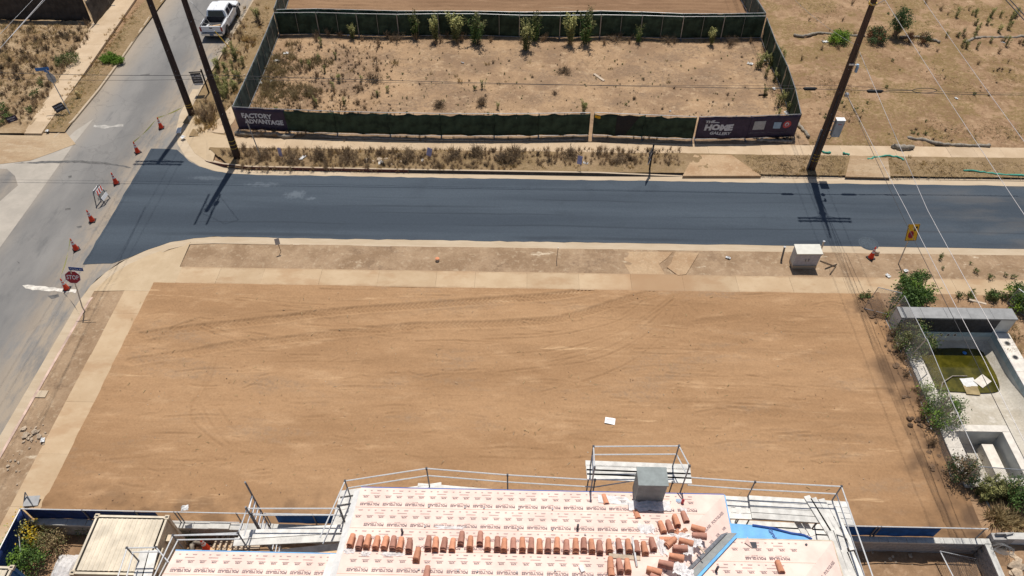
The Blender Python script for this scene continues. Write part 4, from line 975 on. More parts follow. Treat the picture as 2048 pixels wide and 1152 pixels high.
# stop sign on the far corner, seen from behind
b = P(140, 228, .13); tp = P(92, 138, 3.3); t = thing('stop_sign', 'back of a stop sign with two blue street name blades in the far corner verge', 'road sign', tuple(b))
mb = MB(); mb.tube([b, tp], .035, 6); mb.build('post', M['steel'], t); ax = (tp - b).normalized()
f = Vector((.25, .95, 0)); xd = Vector((.95, -.25, 0)); sc_ = b.lerp(tp, .80) + Vector((0, .06, 0))
mb = MB(); plate(mb, sc_, oct_pts(.41), xd, (0, .1, 1)); mb.build('sign_back', M['signback'], t)
mb = MB(); plate(mb, tp + Vector((-.15, 0, .0)), [(-.6, -.12), (.35, -.12), (.35, .12), (-.6, .12)], (1, .2, 0), (0, .1, 1), .012); mb.build('street_name_blade', M['signblue2'], t)
mb = MB(); plate(mb, tp + Vector((.02, -.05, -.2)), [(-.38, -.1), (.2, -.1), (.2, .1), (-.38, .1)], (1, -.5, 0), (0, .1, 1), .012); mb.build('street_name_blade', M['signblue2'], t)
def yard_sign(label, u, v, w_, h_, bz, mat, lines=(), inkm=None, rz=0.0, tilt=0.0, z=.14, legs=True):
    c = P(u, v, z); t = thing('yard_sign', label, 'sign', tuple(c), rz)
    mb = MB()
    for s in (-1, 1): mb.tube([(s * w_ * .3, 0, -.05), (s * w_ * .3, 0, bz + h_ * .5)], .008, 5)
    mb.build('stake', M['darksteel'], t, local=True)
    xd = Vector((1, 0, tilt)); yd = Vector((-tilt, .25, 1))
    cc = Vector((0, -.015, bz + h_ / 2)); mb = MB(); plate(mb, cc, [(-w_ / 2, -h_ / 2), (w_ / 2, -h_ / 2), (w_ / 2, h_ / 2), (-w_ / 2, h_ / 2)], xd, yd, .01); p = mb.build('board', mat, t, local=True)
    for s, dz, hh in lines:
        mb = MB(); put_text(mb, s, cc + yd.normalized() * dz + Vector((0, -.012, 0)), xd, yd, hh, None, .01); mb.build('lettering', inkm or M['lettergrey'], p, local=True, recalc=False)
    return t
yard_sign('dark tilted yard sign in the verge beside the back of the stop sign', 124, 226, .75, .58, .2, M['charcoal'], (('THE HOME', .12, .10), ('GALLERY', -.08, .10)), rz=.5, tilt=.25)
yard_sign('small purple yard sign among weeds at the far corner field', 28, 245, .72, .42, .1, M['banner'], (('FACTORY', .07, .09), ('BUILT', -.08, .08)), M['white'], rz=.45, tilt=.15)
yard_sign('lilac yard sign leaning in brown brush beneath the FACTORY ADVANTAGE banner', 563, 315, .42, .62, .15, mk('lilac_board', (.44, .40, .56), .6, .15, 8), (), None, rz=-.6, tilt=.3)
yard_sign('lilac yard sign in the brush midway along the green front fence', 860, 316, .40, .62, .2, mk('lilac_board', (.44, .40, .56), .6, .15, 8), (), None, rz=-.5, tilt=-.12)
yard_sign('lilac yard sign on a bare stake beside the dry strip near the gallery banner', 1158, 340, .34, .60, .55, mk('lilac_board', (.44, .40, .56), .6, .15, 8), (), None, rz=-.4)
# hanging estate signs
def estate(label, u, v, hh, arm, wb, hb, rz, lines):
    c = P(u, v, .14); t = thing('estate_sign', label, 'sign', tuple(c), rz)
    mb = MB(); mb.box((0, 0, hh / 2), (.10, .10, hh)); mb.lathe([(.075, 0), (.02, .06)], (0, 0, hh), 4); mb.build('post', M['black'], t, local=True)
    mb = MB(); mb.box((arm / 2, 0, hh - .16), (abs(arm), .06, .07)); mb.build('arm', M['black'], t, local=True)
    mb = MB(); mb.box((arm * .55, 0, hh - .25 - hb / 2), (wb, .03, hb)); bd = mb.build('board', M['charcoal'], t, local=True)
    for s, dz, h2 in lines:
        mb = MB(); put_text(mb, s, (arm * .55, -.021, hh - .25 - hb / 2 + dz), (1, 0, 0), (0, 0, 1), h2, wb * .8 if len(s) > 6 else None, .02); mb.build('lettering', M['white'], bd, local=True, recalc=False)
    mb = MB(); mb.box((arm * .55, 0, hh - .25 - hb - .09), (wb * .9, .025, .14)); mb.build('rider_board', M['lettergrey'], t, local=True)
    return t
estate('black hanging estate sign on a post in the green weeds of the verge', 418, 186, 2.0, -.95, .75, .85, .15, (('HOME', .2, .2), ('GALLERY', -.02, .1), ('COMING SOON', -.22, .09)))
estate('black hanging estate sign on a post seen edge on beside the drive crossing', 1299, 339, 2.05, -.9, .7, .7, 1.15, (('HOME', .1, .2),))
# yellow stop-ahead sign
b = P(1797, 527, .13); t = thing('warning_sign', 'yellow stop ahead warning sign with red octagon and black arrow on a leaning post', 'road sign', tuple(b)); tp = P(1829, 452, 2.75)
mb = MB(); mb.tube([b, tp], .035, 6); mb.build('post', M['steel'], t); xd = Vector((1, .05, 0)); yd = Vector((.0, .42, 1)).normalized(); f = Vector((0, -1, .42)).normalized(); cc = b.lerp(tp, .84) + f * .06
mb = MB(); plate(mb, cc, [(-.34, -.51), (.34, -.51), (.34, .51), (-.34, .51)], xd, yd, .012); bd = mb.build('board', M['signyellow'], t)
mb = MB(); plate(mb, cc + f * .008, [(-.33, -.50), (.33, -.50), (.33, .50), (-.33, .50)], xd, yd, .004); ed = mb.build('border', M['black'], bd)
mb = MB(); plate(mb, cc + f * .012, [(-.305, -.475), (.305, -.475), (.305, .475), (-.305, .475)], xd, yd, .004); mb.build('panel', M['signyellow'], bd)
mb = MB(); plate(mb, cc + f * .017 + xd * -.06 + yd * -.13, [(x * .8, y * 1.15) for x, y in oct_pts(.21)], xd, yd, .004); mb.build('octagon', M['signred'], bd)
mb = MB(); plate(mb, cc + f * .017 + xd * .10 + yd * .22, [(-.03, -.12), (.05, -.12), (.05, .0), (.10, .05), (.13, .02), (.15, .16), (.0, .14), (.03, .11), (-.03, .05)], xd, yd, .004); mb.build('arrow', M['black'], bd)
# slim blade sign and marker posts
def post(label, u, v, h, lean, r=.025, mat='darksteel', bladew=0, name='marker_post', cat='post'):
    b = P(u, v, .12); t = thing(name, label, cat, tuple(b)); tp = b + Vector((lean[0], lean[1], h))
    mb = MB(); mb.tube([b - Vector((0, 0, .05)), tp], r, 6); mb.build('post', M[mat], t)
    if bladew: mb = MB(); plate(mb, b.lerp(tp, .86) + Vector((0, -.035, 0)), [(-bladew / 2, -.22), (bladew / 2, -.22), (bladew / 2, .22), (-bladew / 2, .22)], (1, .5, 0), (lean[0] / h, .15, 1), .01); mb.build('board', M['signback'], t)
    else: mb = MB(); mb.lathe([(r * 1.25, 0), (r * 1.25, .05)], tp - Vector((0, 0, .04)), 8); mb.build('cap', M['steel'], t)
    return t
post('short parking sign on a thin rusty post in the near bare strip', 562, 504, 1.05, (-.02, .0), .018, 'woodr', .28, 'parking_sign', 'road sign')
post('thin bare stake standing alone in the near bare strip', 1113, 522, 1.05, (.05, .05), .02, 'oldlumber')
post('grey steel bollard on the drive side of the utility cabinet', 1563, 520, 1.0, (-.05, .1), .06, 'darksteel', 0, 'bollard', 'bollard')
post('grey steel bollard behind the utility cabinet', 1640, 504, .85, (.0, .05), .06, 'steel', 0, 'bollard', 'bollard')
post('tall thin grey pole leaning in front of the FACTORY ADVANTAGE banner', 524, 320, 3.3, (-.35, .25), .04, 'steel', 0, 'sign_pole', 'pole')
post('yellow leaning marker post on the verge behind the pickup', 458, 94, 1.5, (-.75, -.1), .045, 'yband')
# utility cabinet
c = P(1607, 536, .13); t = thing('utility_cabinet', 'pale grey utility cabinet with cream sloping lid on the near bare strip', 'utility cabinet', tuple(c), .02)
mb = MB(); mb.box((0, .28, .10), (1.42, .66, .24)); mb.build('plinth', M['gutter'], t, local=True)
mb = MB(); mb.add([(-.72, 0, .2), (.72, 0, .2), (.72, .62, .2), (-.72, .62, .2), (-.72, -.04, 1.18), (.72, -.04, 1.18), (.72, .62, 1.24), (-.72, .62, 1.24)], [(0, 1, 5, 4), (1, 2, 6, 5), (2, 3, 7, 6), (3, 0, 4, 7), (0, 3, 2, 1), (4, 5, 6, 7)]); mb.build('housing', M['cabinet'], t, local=True)
for s in (-1, 1):
    mb = MB(); mb.add([(s * .37 - .34, -.012, .26), (s * .37 + .34, -.012, .26), (s * .37 + .34, -.048, 1.1), (s * .37 - .34, -.048, 1.1), (s * .37 - .34, .02, .26), (s * .37 + .34, .02, .26), (s * .37 + .34, .0, 1.1), (s * .37 - .34, .0, 1.1)], [(0, 1, 2, 3), (0, 4, 5, 1), (3, 2, 6, 7), (0, 3, 7, 4), (1, 5, 6, 2)]); d = mb.build('door', mk('grey_lilac_cabinet_door', (.40, .40, .44), .55, .14, 5), t, local=True)
    m2 = MB(); m2.box((s * .09, -.06, .7), (.03, .03, .16)); m2.build('handle', M['darksteel'], d, local=True)
mb = MB(); mb.add([(-.76, -.10, 1.19), (.76, -.10, 1.19), (.76, .67, 1.25), (-.76, .67, 1.25), (-.76, -.10, 1.26), (.76, -.10, 1.26), (.76, .67, 1.33), (-.76, .67, 1.33)], [(0, 1, 5, 4), (1, 2, 6, 5), (2, 3, 7, 6), (3, 0, 4, 7), (0, 3, 2, 1), (4, 5, 6, 7)]); mb.build('lid', M['cabtop'], t, local=True)
# orange capped stump / valve cover
c = P(875, 521, .13); t = thing('survey_cap', 'orange painted stump cap in the near bare strip', 'stump', tuple(c))
mb = MB(); mb.lathe([(.12, -.05), (.11, .16)], (0, 0, 0), 10); mb.build('stump', M['oldlumber'], t, local=True)
mb = MB(); mb.lathe([(.125, .16), (.13, .18), (.08, .2)], (0, 0, 0), 10); mb.build('cap', mk('faded_orange', (.60, .24, .12), .7, .15), t, local=True)

# ================================================================== PICKUP TRUCK
c = (P(405, 80, 0) + P(455, 80, 0)) / 2; c.y = P(430, 80, 0).y - .25
t = thing('pickup_truck', 'white crew cab pickup truck parked facing away beside the verge', 'pickup truck', (c.x, c.y + .15, 0), R(1.0))
def loft(secs, cap=True):
    mb = MB(); k = len(secs[0]); vs = [p for s in secs for p in s]; fs = []
    for i in range(len(secs) - 1):
        for j in range(k):
            j2 = (j + 1) % k; fs.append((i * k + j, i * k + j2, (i + 1) * k + j2, (i + 1) * k + j))
    if cap: fs += [tuple(range(k - 1, -1, -1)), tuple(range((len(secs) - 1) * k, len(secs) * k))]
    mb.add(vs, fs); return mb
def sec(y, hw, z0, z1, r=.1): return [(-hw, y, z0), (-hw, y, z1 - r), (-hw + r, y, z1), (hw - r, y, z1), (hw, y, z1 - r), (hw, y, z0)]
# y runs from the tailgate (0) to the front bumper (5.5)
loft([sec(1.78, .93, .48, 1.17, .06), sec(2.3, .96, .46, 1.19, .06), sec(3.9, .96, .46, 1.20, .06), sec(4.3, .95, .46, 1.19, .12), sec(5.0, .93, .46, 1.13, .14), sec(5.35, .86, .5, 1.02, .16), sec(5.45, .78, .55, .9, .16)]).build('body', M['carwhite'], t, local=True)
# cab
def cs(y, hwb, hwt, z0, z1): return [(-hwb, y, z0), (-hwt, y, z1 - .07), (-hwt + .12, y, z1), (hwt - .12, y, z1), (hwt, y, z1 - .07), (hwb, y, z0)]
loft([cs(1.80, .92, .90, 1.10, 1.16), cs(1.98, .92, .76, 1.14, 1.78), cs(2.25, .93, .74, 1.14, 1.86), cs(3.0, .93, .74, 1.14, 1.87), cs(3.5, .93, .75, 1.14, 1.80), cs(4.25, .92, .86, 1.14, 1.22)]).build('cab', M['carwhite'], t, local=True)
def pane(name, pts, push):
    mb = MB(); n = (Vector(pts[1]) - Vector(pts[0])).cross(Vector(pts[2]) - Vector(pts[0])).normalized(); 
    if n.dot(Vector(push)) < 0: n = -n
    mb.add([Vector(p) + n * .012 for p in pts], [tuple(range(len(pts)))]); return mb.build(name, M['carglass'], t, local=True)
pane('rear_window', [(-.72, 1.842, 1.26), (.72, 1.842, 1.26), (.62, 1.958, 1.70), (-.62, 1.958, 1.70)], (0, -1, .2))
pane('windscreen', [(-.74, 4.12, 1.30), (.74, 4.12, 1.30), (.66, 3.56, 1.74), (-.66, 3.56, 1.74)], (0, 1, .5))
for s in (-1, 1):
    for ya, yb, yc, yd_ in ((2.12, 2.82, 2.80, 2.2), (2.92, 3.85, 3.45, 2.92)):
        pane('side_window', [(s * .915, ya, 1.24), (s * .915, yb, 1.24), (s * .78, yc, 1.70), (s * .78, yd_, 1.70)], (s, 0, .3))
    mb = MB(); mb.box((s * 1.07, 3.72, 1.26), (.24, .1, .17)); mb.build('mirror', M['charcoal'], t, local=True)
    mb = MB(); mb.box((s * .97, 3.0, .48), (.12, 2.0, .06)); mb.build('running_board', M['black'], t, local=True)
    for yy in (2.3, 3.1): mb = MB(); mb.box((s * .965, yy, 1.05), (.02, .16, .035)); mb.build('door_handle', M['charcoal'], t, local=True)
    # bed side with flared arch
    loft([[(s * .80, y, .9), (s * .80, y, 1.28), (s * (.90 + fl), y, 1.28), (s * (.955 + fl), y, 1.20), (s * (.955 + fl), y, zb), (s * .90, y, zb)] for y, zb, fl in ((0, .55, 0), (.35, .55, 0), (.5, .72, .04), (.7, .92, .06), (.95, .96, .06), (1.2, .92, .06), (1.4, .72, .04), (1.55, .52, 0), (1.80, .5, 0))]).build('bed_side', M['carwhite'], t, local=True)
    mb = MB(); mb.box((s * .85, .9, 1.29), (.09, 1.75, .02)); mb.build('bed_rail', M['charcoal'], t, local=True)
    mb = MB(); mb.box((s * .89, -.015, 1.02), (.13, .05, .36)); mb.build('tail_light', M['taillight'], t, local=True)
    mb = MB(); mb.box((s * .74, 5.38, .86), (.26, .1, .16)); mb.build('headlight', M['reflect'], t, local=True)
    for yw in (.93, 4.45):
        mb = MB(); prof = [(.22, -.13), (.36, -.14), (.40, -.10), (.40, .10), (.36, .14), (.22, .13)]
        vs = []; nn = 20
        for r_, xx in prof:
            for k in range(nn): a_ = 2 * math.pi * k / nn; vs.append((s * .90 + xx, yw + r_ * math.cos(a_), .40 + r_ * math.sin(a_)))
        mb.add(vs, [(i * nn + k, i * nn + (k + 1) % nn, (i + 1) * nn + (k + 1) % nn, (i + 1) * nn + k) for i in range(5) for k in range(nn)] + [tuple(range(nn)), tuple(range(5 * nn, 6 * nn))])
        wh = mb.build('wheel', M['rubber'], t, local=True)
        m2 = MB(); m2.tube([(s * 1.035 - .02, yw, .40), (s * 1.035 + .005, yw, .40)], [.21, .19], 14); m2.build('rim', M['charcoal'], wh, local=True)
        m2 = MB(); m2.tube([(s * .80, yw, .42), (s * .975, yw, .42)], .47, 18); m2.build('wheel_arch', M['black'], t, local=True)
mb = MB(); mb.box((0, .03, 1.02), (1.66, .07, .52)); tg = mb.build('tailgate', M['carwhite'], t, local=True)
mb = MB(); mb.box((0, -.012, 1.13), (.26, .02, .08)); mb.build('handle', M['charcoal'], tg, local=True)
mb = MB(); mb.box((0, .95, .80), (1.60, 1.75, .05)); mb.build('bed_floor', M['bedliner'], t, local=True)
mb = MB(); mb.box((0, 1.80, 1.03), (1.6, .06, .5)); mb.build('bed_bulkhead', M['bedliner'], t, local=True)
for s in (-1, 1): mb = MB(); mb.box((s * .79, .95, 1.03), (.02, 1.7, .46)); mb.build('bed_liner_side', M['bedliner'], t, local=True)
mb = MB(); mb.box((0, -.12, .62), (1.78, .18, .17)); bp = mb.build('rear_bumper', M['chrome'], t, local=True)
mb = MB(); mb.box((0, -.215, .63), (.34, .01, .15)); mb.build('plate', M['plate'], bp, local=True)
mb = MB(); mb.box((0, 5.50, .60), (1.8, .16, .24)); mb.build('front_bumper', M['charcoal'], t, local=True)
mb = MB(); mb.box((0, 2.6, .42), (1.5, 4.9, .2)); mb.build('chassis', M['black'], t, local=True)
mb = MB(); mb.tube([(0, 2.5, 1.86), (0, 2.48, 1.93)], .02, 5); mb.build('roof_fin', M['charcoal'], t, local=True)
W = Matrix.Translation((c.x, c.y + .15, 0)) @ Matrix.Rotation(R(1.0), 4, 'Z')
mb = MB(); mb.beam(W @ Vector((-.45, .85, .845)), W @ Vector((.65, 1.2, .845)), .16, .04); tag(mb.build('timber_board', M['lumber']), 'fresh timber board lying in the pickup bed', 'board')
mb = MB(); mb.tube([W @ Vector((-.6, .35, .92)), W @ Vector((-.55, .8, .93)), W @ Vector((-.5, 1.05, .92))], [.07, .09, .06], 7); tag(mb.build('cloth_bundle', M['plasticwhite']), 'pale rolled bundle lying in the pickup bed', 'bundle')

# ================================================================== EMPTY SWIMMING POOL WITH RAISED WALL AND SPA
t = thing('swimming_pool', 'drained concrete swimming pool with green puddle, raised dark tiled wall and small spa', 'swimming pool', (24, 22, .0))
CZ = .30
IX0, IX1, IY1 = 21.25, 25.82, 26.05
def pool_shell():
    mb = MB()
    # floor: deep at the far end, rising towards the spa, coved edges
    def fn(u, v):
        x = IX0 + (IX1 - IX0) * u; y = 15.6 + (IY1 - 15.6) * v
        dz = -1.0 + .72 * max(0, min(1, (24.0 - y) / 3.8)) ** 1.2
        if y < 19.95 and x < 23.8: return Vector((x, y, -1.25))
        e = min(x - IX0, IX1 - x, IY1 - y); cove = max(0, 1 - e / .9)
        return Vector((x, y, dz + .6 * cove ** 2.2 + .02 * math.sin(x * 3 + y * 2)))
    mb.grid(fn, 22, 44); mb.build('floor', M['poolfloor'], t, smooth=True, recalc=False)
    for pts in ([(IX0, 15.6), (IX0, IY1)], [(IX0, IY1), (IX1, IY1)], [(IX1, IY1), (IX1, 15.6)]):
        (x0, y0), (x1, y1) = pts
        mb = MB(); mb.add([(x0, y0, -1.0), (x1, y1, -1.0), (x1, y1, CZ - .25), (x0, y0, CZ - .25)], [(0, 1, 2, 3)]); mb.build('wall', M['poolwall'], t, recalc=False)
        n = int(math.hypot(x1 - x0, y1 - y0) / .6); nx, ny = (y1 - y0), -(x1 - x0); L = math.hypot(nx, ny); nx /= L; ny /= L
        for k in range(n):                                   # waterline tiles
            a, b = k / n, (k + .97) / n
            p = [(x0 + (x1 - x0) * s, y0 + (y1 - y0) * s) for s in (a, b)]
            mb = MB(); mb.add([(p[0][0] + nx * .012, p[0][1] + ny * .012, CZ - .36), (p[1][0] + nx * .012, p[1][1] + ny * .012, CZ - .36), (p[1][0] + nx * .012, p[1][1] + ny * .012, CZ - .01), (p[0][0] + nx * .012, p[0][1] + ny * .012, CZ - .01)], [(0, 1, 2, 3)]); mb.build('waterline_tile', M['poolband'], t, recalc=False)
pool_shell()
mb = MB(); wp = []
for k in range(40):
    a = 2 * math.pi * k / 40; ca, sa = math.cos(a), math.sin(a)
    wp.append((23.55 + 2.2 * math.copysign(abs(ca) ** .55, ca), 24.4 + 1.62 * math.copysign(abs(sa) ** .55, sa) - .15 * ca, -.74))
mb.add(wp, [tuple(range(40))]); mb.build('puddle', M['water'], t)
# coping blocks
def coping(x0, x1, y0, y1, n, ax, z=CZ, th=.3, mat=None):
    for k in range(n):
        mb = MB(); dz = random.uniform(-.004, .004)
        if ax == 'y': a = y0 + (y1 - y0) * k / n; b = a + (y1 - y0) / n - .012; mb.box(((x0 + x1) / 2, (a + b) / 2, z - th / 2 + dz), (x1 - x0, b - a, th))
        else: a = x0 + (x1 - x0) * k / n; b = a + (x1 - x0) / n - .012; mb.box(((a + b) / 2, (y0 + y1) / 2, z - th / 2 + dz), (b - a, y1 - y0, th))
        mb.build('coping_block', mat or M['coping'], t)
coping(20.52, IX0, 17.2, 26.04, 11, 'y'); coping(IX1, 26.62, 15.5, 26.04, 12, 'y')
coping(20.52, 26.64, 16.75, 17.2, 7, 'x')
for y in (24.35, 25.3):                                       # round pockets in the right coping
    mb = MB(); mb.lathe([(.11, .0), (.13, .008), (.16, .008), (.16, .0)], (26.22, y, CZ + .004), 18); mb.build('light_ring', M['wallface'], t)
    mb = MB(); mb.lathe([(.12, .0), (.119, .005)], (26.22, y, CZ + .002), 18); mb.build('light_pocket', M['black'], t)
# raised wall
mb = MB(); mb.box(((20.42 + 26.55) / 2, 26.48, .66), (6.13, .8, 1.32)); rw = mb.build('raised_wall', M['poolwall'], t)
coping(20.38, 26.6, 26.06, 26.84, 5, 'x', 1.41, .09, M['capgrey'])
n = 14
for k in range(n):
    for j in range(2):
        a = 20.62 + 5.1 * k / n; mb = MB(); mb.box((a + 5.1 / n / 2, 26.07, .55 + j * .51), (5.1 / n - .008, .03, .502)); mb.build('tile', M['pooltile'], rw)
for dx in (23.05, 23.42, 23.79):
    mb = MB(); mb.tube([(dx, IY1 - .02, .08), (dx, IY1 - .035, .08)], .11, 16); rg = mb.build('return_ring', M['coping'], t)
    mb = MB(); mb.tube([(dx, IY1 - .03, .08), (dx, IY1 - .042, .08)], .065, 12); mb.build('return_hole', M['black'], rg)
# spa
SX0, SX1, SY0, SY1 = 21.25, 23.85, 17.2, 20.05
for x0, x1, y0, y1 in ((SX0, SX1, SY1 - .35, SY1), (SX1 - .35, SX1, SY0, SY1 - .355)):
    mb = MB(); mb.box(((x0 + x1) / 2, (y0 + y1) / 2, -.5), (x1 - x0, y1 - y0, 1.6)); mb.build('spa_wall', M['poolwall'], t)
    mb = MB(); mb.box(((x0 + x1) / 2, (y0 + y1) / 2, CZ + .015), (x1 - x0 + .02, y1 - y0 + .02, .05)); mb.build('spa_coping', M['coping'], t)
mb = MB(); mb.box(((SX0 + SX1 - .35) / 2, (SY0 + SY1 - .35) / 2, -.95), (SX1 - SX0 - .36, SY1 - SY0 - .36, .1)); mb.build('spa_floor', M['poolfloor'], t)
mb = MB(); mb.box((22.95, 18.3, -.62), (.55, 2.2, .56)); mb.box((21.7, 17.45, -.62), (.75, .45, .56)); mb.build('spa_bench', M['coping'], t)
mb = MB(); mb.box((21.75, 18.9, -.885), (.75, .95, .02)); mb.build('spa_drain_grate', M['black'], t)
# flotsam in the pool
for i, (u, v, rz, sc, l) in enumerate(((1938, 764, .1, .75, 'white sheet of board floating at the near edge of the pool puddle'), (1944, 780, -.05, .72, 'stained yellowish sheet half under water at the pool puddle edge'), (1965, 762, .6, .8, 'pale pink board floating beside the white sheet in the pool'))):
    c = P(u, v, -.70); mb = MB(); mb.grid(lambda a, b: Vector(((a - .5) * sc * math.cos(rz) - (b - .5) * .55 * math.sin(rz) + c.x, (a - .5) * sc * math.sin(rz) + (b - .5) * .55 * math.cos(rz) + c.y, -.725 + .012 * i + .012 * math.sin(a * 5 + b * 3))), 5, 4)
    o = mb.build('floating_board', (M['plasticwhite'], M['straw2'], M['coping'])[i], recalc=False); o.modifiers.new('thickness', 'SOLIDIFY').thickness = .012; tag(o, l, 'board')
c = P(1929, 706, -.72); mb = MB(); mb.lathe([(.02, -.04), (.11, 0), (.11, .03), (.03, .08)], c, 12); tag(mb.build('ball', mk('blue_plastic', (.06, .22, .55), .4, .1)), 'small blue ball floating in the green pool puddle', 'ball')
mb = MB(); mb.tube([P(1934, 752, -.70), P(1905, 752, -.68), P(1885, 765, -.55), P(1881, 782, -.3), P(1893, 793, .1), P(1906, 797, .34)], .03, 6); tag(mb.build('hose', M['wattle'], smooth=True), 'pale hose curving from the coping into the pool puddle', 'hose')
c = P(1964, 593, 1.24); mb = MB(); mb.beam(P(1938, 600, 1.23) + Vector((0, 0, .03)), P(1972, 609, 1.23) + Vector((0, 0, .03)), .12, .05); tag(mb.build('timber_board', M['oldlumber']), 'weathered timber lying on top of the raised pool wall', 'board')

# chain-link mesh: real crossing wires
def chainlink(mb, p, q, ptop, qtop, pitch=.085, r=.0035):
    p, q, ptop, qtop = map(Vector, (p, q, ptop, qtop)); L = (q - p).length; H = (ptop - p).length; n = int((L + H) / pitch)
    f = lambda x, z: (p.lerp(q, x / L)).lerp(ptop.lerp(qtop, x / L), z / H)
    for s in (1, -1):
        for k in range(n + 1):
            if s > 0: x0 = k * pitch - H; x1 = x0 + H
            else: x0 = k * pitch; x1 = x0 - H
            za, zb = 0.0, H; xa, xb = x0, x1
            if s > 0:
                if xa < 0: za = -xa; xa = 0
                if xb > L: zb = H - (xb - L); xb = L
            else:
                if xa > L: za = xa - L; xa = L
                if xb < 0: zb = H + xb; xb = 0
            if zb - za < .02: continue
            mb.tube([f(xa, za), f(xb, zb)], r, 3, cap=False)
def linkpanel(label, p, q, h, lean, group=None, zb=.15, mesh_=True, braces=()):
    p, q = Vector((p[0], p[1], zb)), Vector((q[0], q[1], zb)); t = thing('chain_link_fence', label, 'fence', tuple((p + q) / 2), 0, group)
    up = Vector((lean[0], lean[1], h)); mb = MB()
    for a, b in ((p, p + up), (q, q + up), (p + up, q + up), (p + up * .04, q + up * .04)): mb.tube([a, b], .022, 6)
    mb.build('frame', M['steel'], t)
    if mesh_: mb = MB(); chainlink(mb, p, q, p + up, q + up, .085); tag(mb.build('wire_mesh', M['steel'], t, recalc=False), kind='stuff')
    for s in braces: mb = MB(); a = p.lerp(q, s); mb.tube([a + up * .55, a + Vector((.95, .25, -.0))], .025, 6); mb.build('brace', M['steel'], t)
    return t
gp = 'leaning wire panels along the pool'
bl = [(20.25, 27.0), (20.32, 24.0), (20.15, 20.4), (20.1, 17.1)]; tl = [(20.61, 27.55), (20.78, 24.25), (20.6, 20.3), (20.46, 16.85)]
for i in range(3):
    p, q = bl[i], bl[i + 1]; linkpanel(ORD(i) + ' leaning chain link panel beside the pool, counted from the raised wall', p, q, 1.85, ((tl[i][0] + tl[i + 1][0] - p[0] - q[0]) / 2, .1), None, braces=(.3,))
linkpanel('chain link fence panel closing the spa end of the pool', (20.3, 16.85), (23.9, 16.6), 1.85, (.1, -.05))
linkpanel('chain link fence panel standing at the end of the raised pool wall', (19.3, 27.75), (20.45, 27.35), 1.7, (.25, .1))
linkpanel('sloping chain link panel behind the far corner of the raised pool wall', (27.6, 28.4), (28.6, 26.6), 1.2, (.1, .0))

# ================================================================== NEAR BOUNDARY: BLOCK WALL, BLUE SCREENED FENCE
WY = 14.02
t = thing('block_wall', 'grey concrete block boundary wall between the graded lot and the building site', 'wall', (0, WY, -.6))
mb = MB(); mb.box((-.9, WY, -.06), (42.4, .15, 1.04)); mb.build('core', M['mortar'], t)
mb = MB(); mb.box((-13.7, WY - .085, -.06), (15.2, .03, 1.02)); mb.build('rendered_face', M['wallface'], t)
x = -21.3
while x < -5.4:
    L = random.uniform(.55, .95); mb = MB(); dz = random.uniform(-.03, .03) - (.06 if x > -12.8 else 0); mb.box((x + L / 2, WY - .02, .50 + dz), (L - .012, .30, .10)); mb.build('cap_block', M['cap'], t); x += L
for k in range(25):
    mb = MB(); mb.box((10.6 + k * .4, WY - .02, .50), (.388, .26, .09)); mb.build('cap_block', M['cap'], t)
me = None
def blocks(p, d, n, rows, parent, z0=-.55):
    global me
    if me is None: bb = MB(); bb.box((0, 0, 0), (.388, .06, .188)); me = bb.mesh('block', M['block'])
    d = Vector(d); o = Vector(ORG[parent.name])
    for r_ in range(rows):
        for k in range(n):
            if r_ % 2 and k == n - 1: continue
            c = Vector(p) + d * (.4 * k + (.2 if r_ % 2 else 0)); c.z = z0 + .1 + r_ * .2
            b = inst(me, 'block', c - o, math.atan2(d.y, d.x), parent=parent)
blocks((10.7, WY - .085, 0), (1, 0, 0), 24, 5, t)
t2 = thing('block_wall', 'grey concrete block side wall running back from the lot corner', 'wall', (20.2, 11, -.6))
mb = MB(); mb.box((20.25, 9.6, -.06), (.15, 8.6, 1.04)); mb.build('core', M['mortar'], t2); mb = MB(); mb.box((20.24, 9.6, .50), (.26, 8.6, .09)); mb.build('cap', M['cap'], t2)
blocks((20.155, 13.7, 0), (0, -1, 0), 20, 5, t2)
t3 = thing('garden_wall', 'white rendered garden wall beyond the block corner', 'wall', (23, 14.1, 0)); mb = MB(); mb.box((23.6, 14.15, .25), (5.2, .2, 1.0)); mb.build('wall', M['stucco'], t3); mb = MB(); mb.box((23.6, 14.15, .79), (5.2, .3, .07)); mb.build('cap', M['cap'], t3)
for k in range(2): tag(inst(me, 'loose_block', (20.75 + k * .38, 14.2, .85 - .0), .05 + k * .2), 'grey concrete block set loose on the garden wall end', 'block', 'loose blocks at the wall corner')
mb = MB(); mb.box((20.9, 14.15, .3), (.9, .3, .9)); mb.build('end_pier', M['block'], t3)

def railfence(label, x0, x1, y, z0, z1, posts, group=None, screens=(), low=None):
    t = thing('screened_fence', label, 'fence', ((x0 + x1) / 2, y, z0), 0, group)
    mb = MB(); mb.tube([(x0, y, z1), (x1, y, z1)], .025, 6); mb.build('top_rail', M['paletube'], t)
    if low: mb = MB(); mb.tube([(low[0], y, z0 + .12), (low[1], y, z0 + .12)], .02, 6); mb.build('bottom_rail', M['paletube'], t)
    for x in posts: mb = MB(); mb.tube([(x, y, z0 - .3), (x, y, z1 + .03)], .03, 6); mb.build('post', M['darksteel'], t)
    for a, b, m_, sl in screens:
        nz = sub_noise(int(a * 10) + 500); mb = MB()
        mb.grid(lambda u, v: Vector((a + (b - a) * u, y + .04 + .02 * nz(u * (b - a), v), z0 + .05 + (z1 - z0 - .08 - sl * (abs(math.sin(u * 5 + a)) + (u > .72) * (u - .72) * 2.2 * (sl > .1))) * v)), 40, 6); s = mb.build('screen', M[m_], t, smooth=True, recalc=False); s.modifiers.new('thickness', 'SOLIDIFY').thickness = .006
    return t
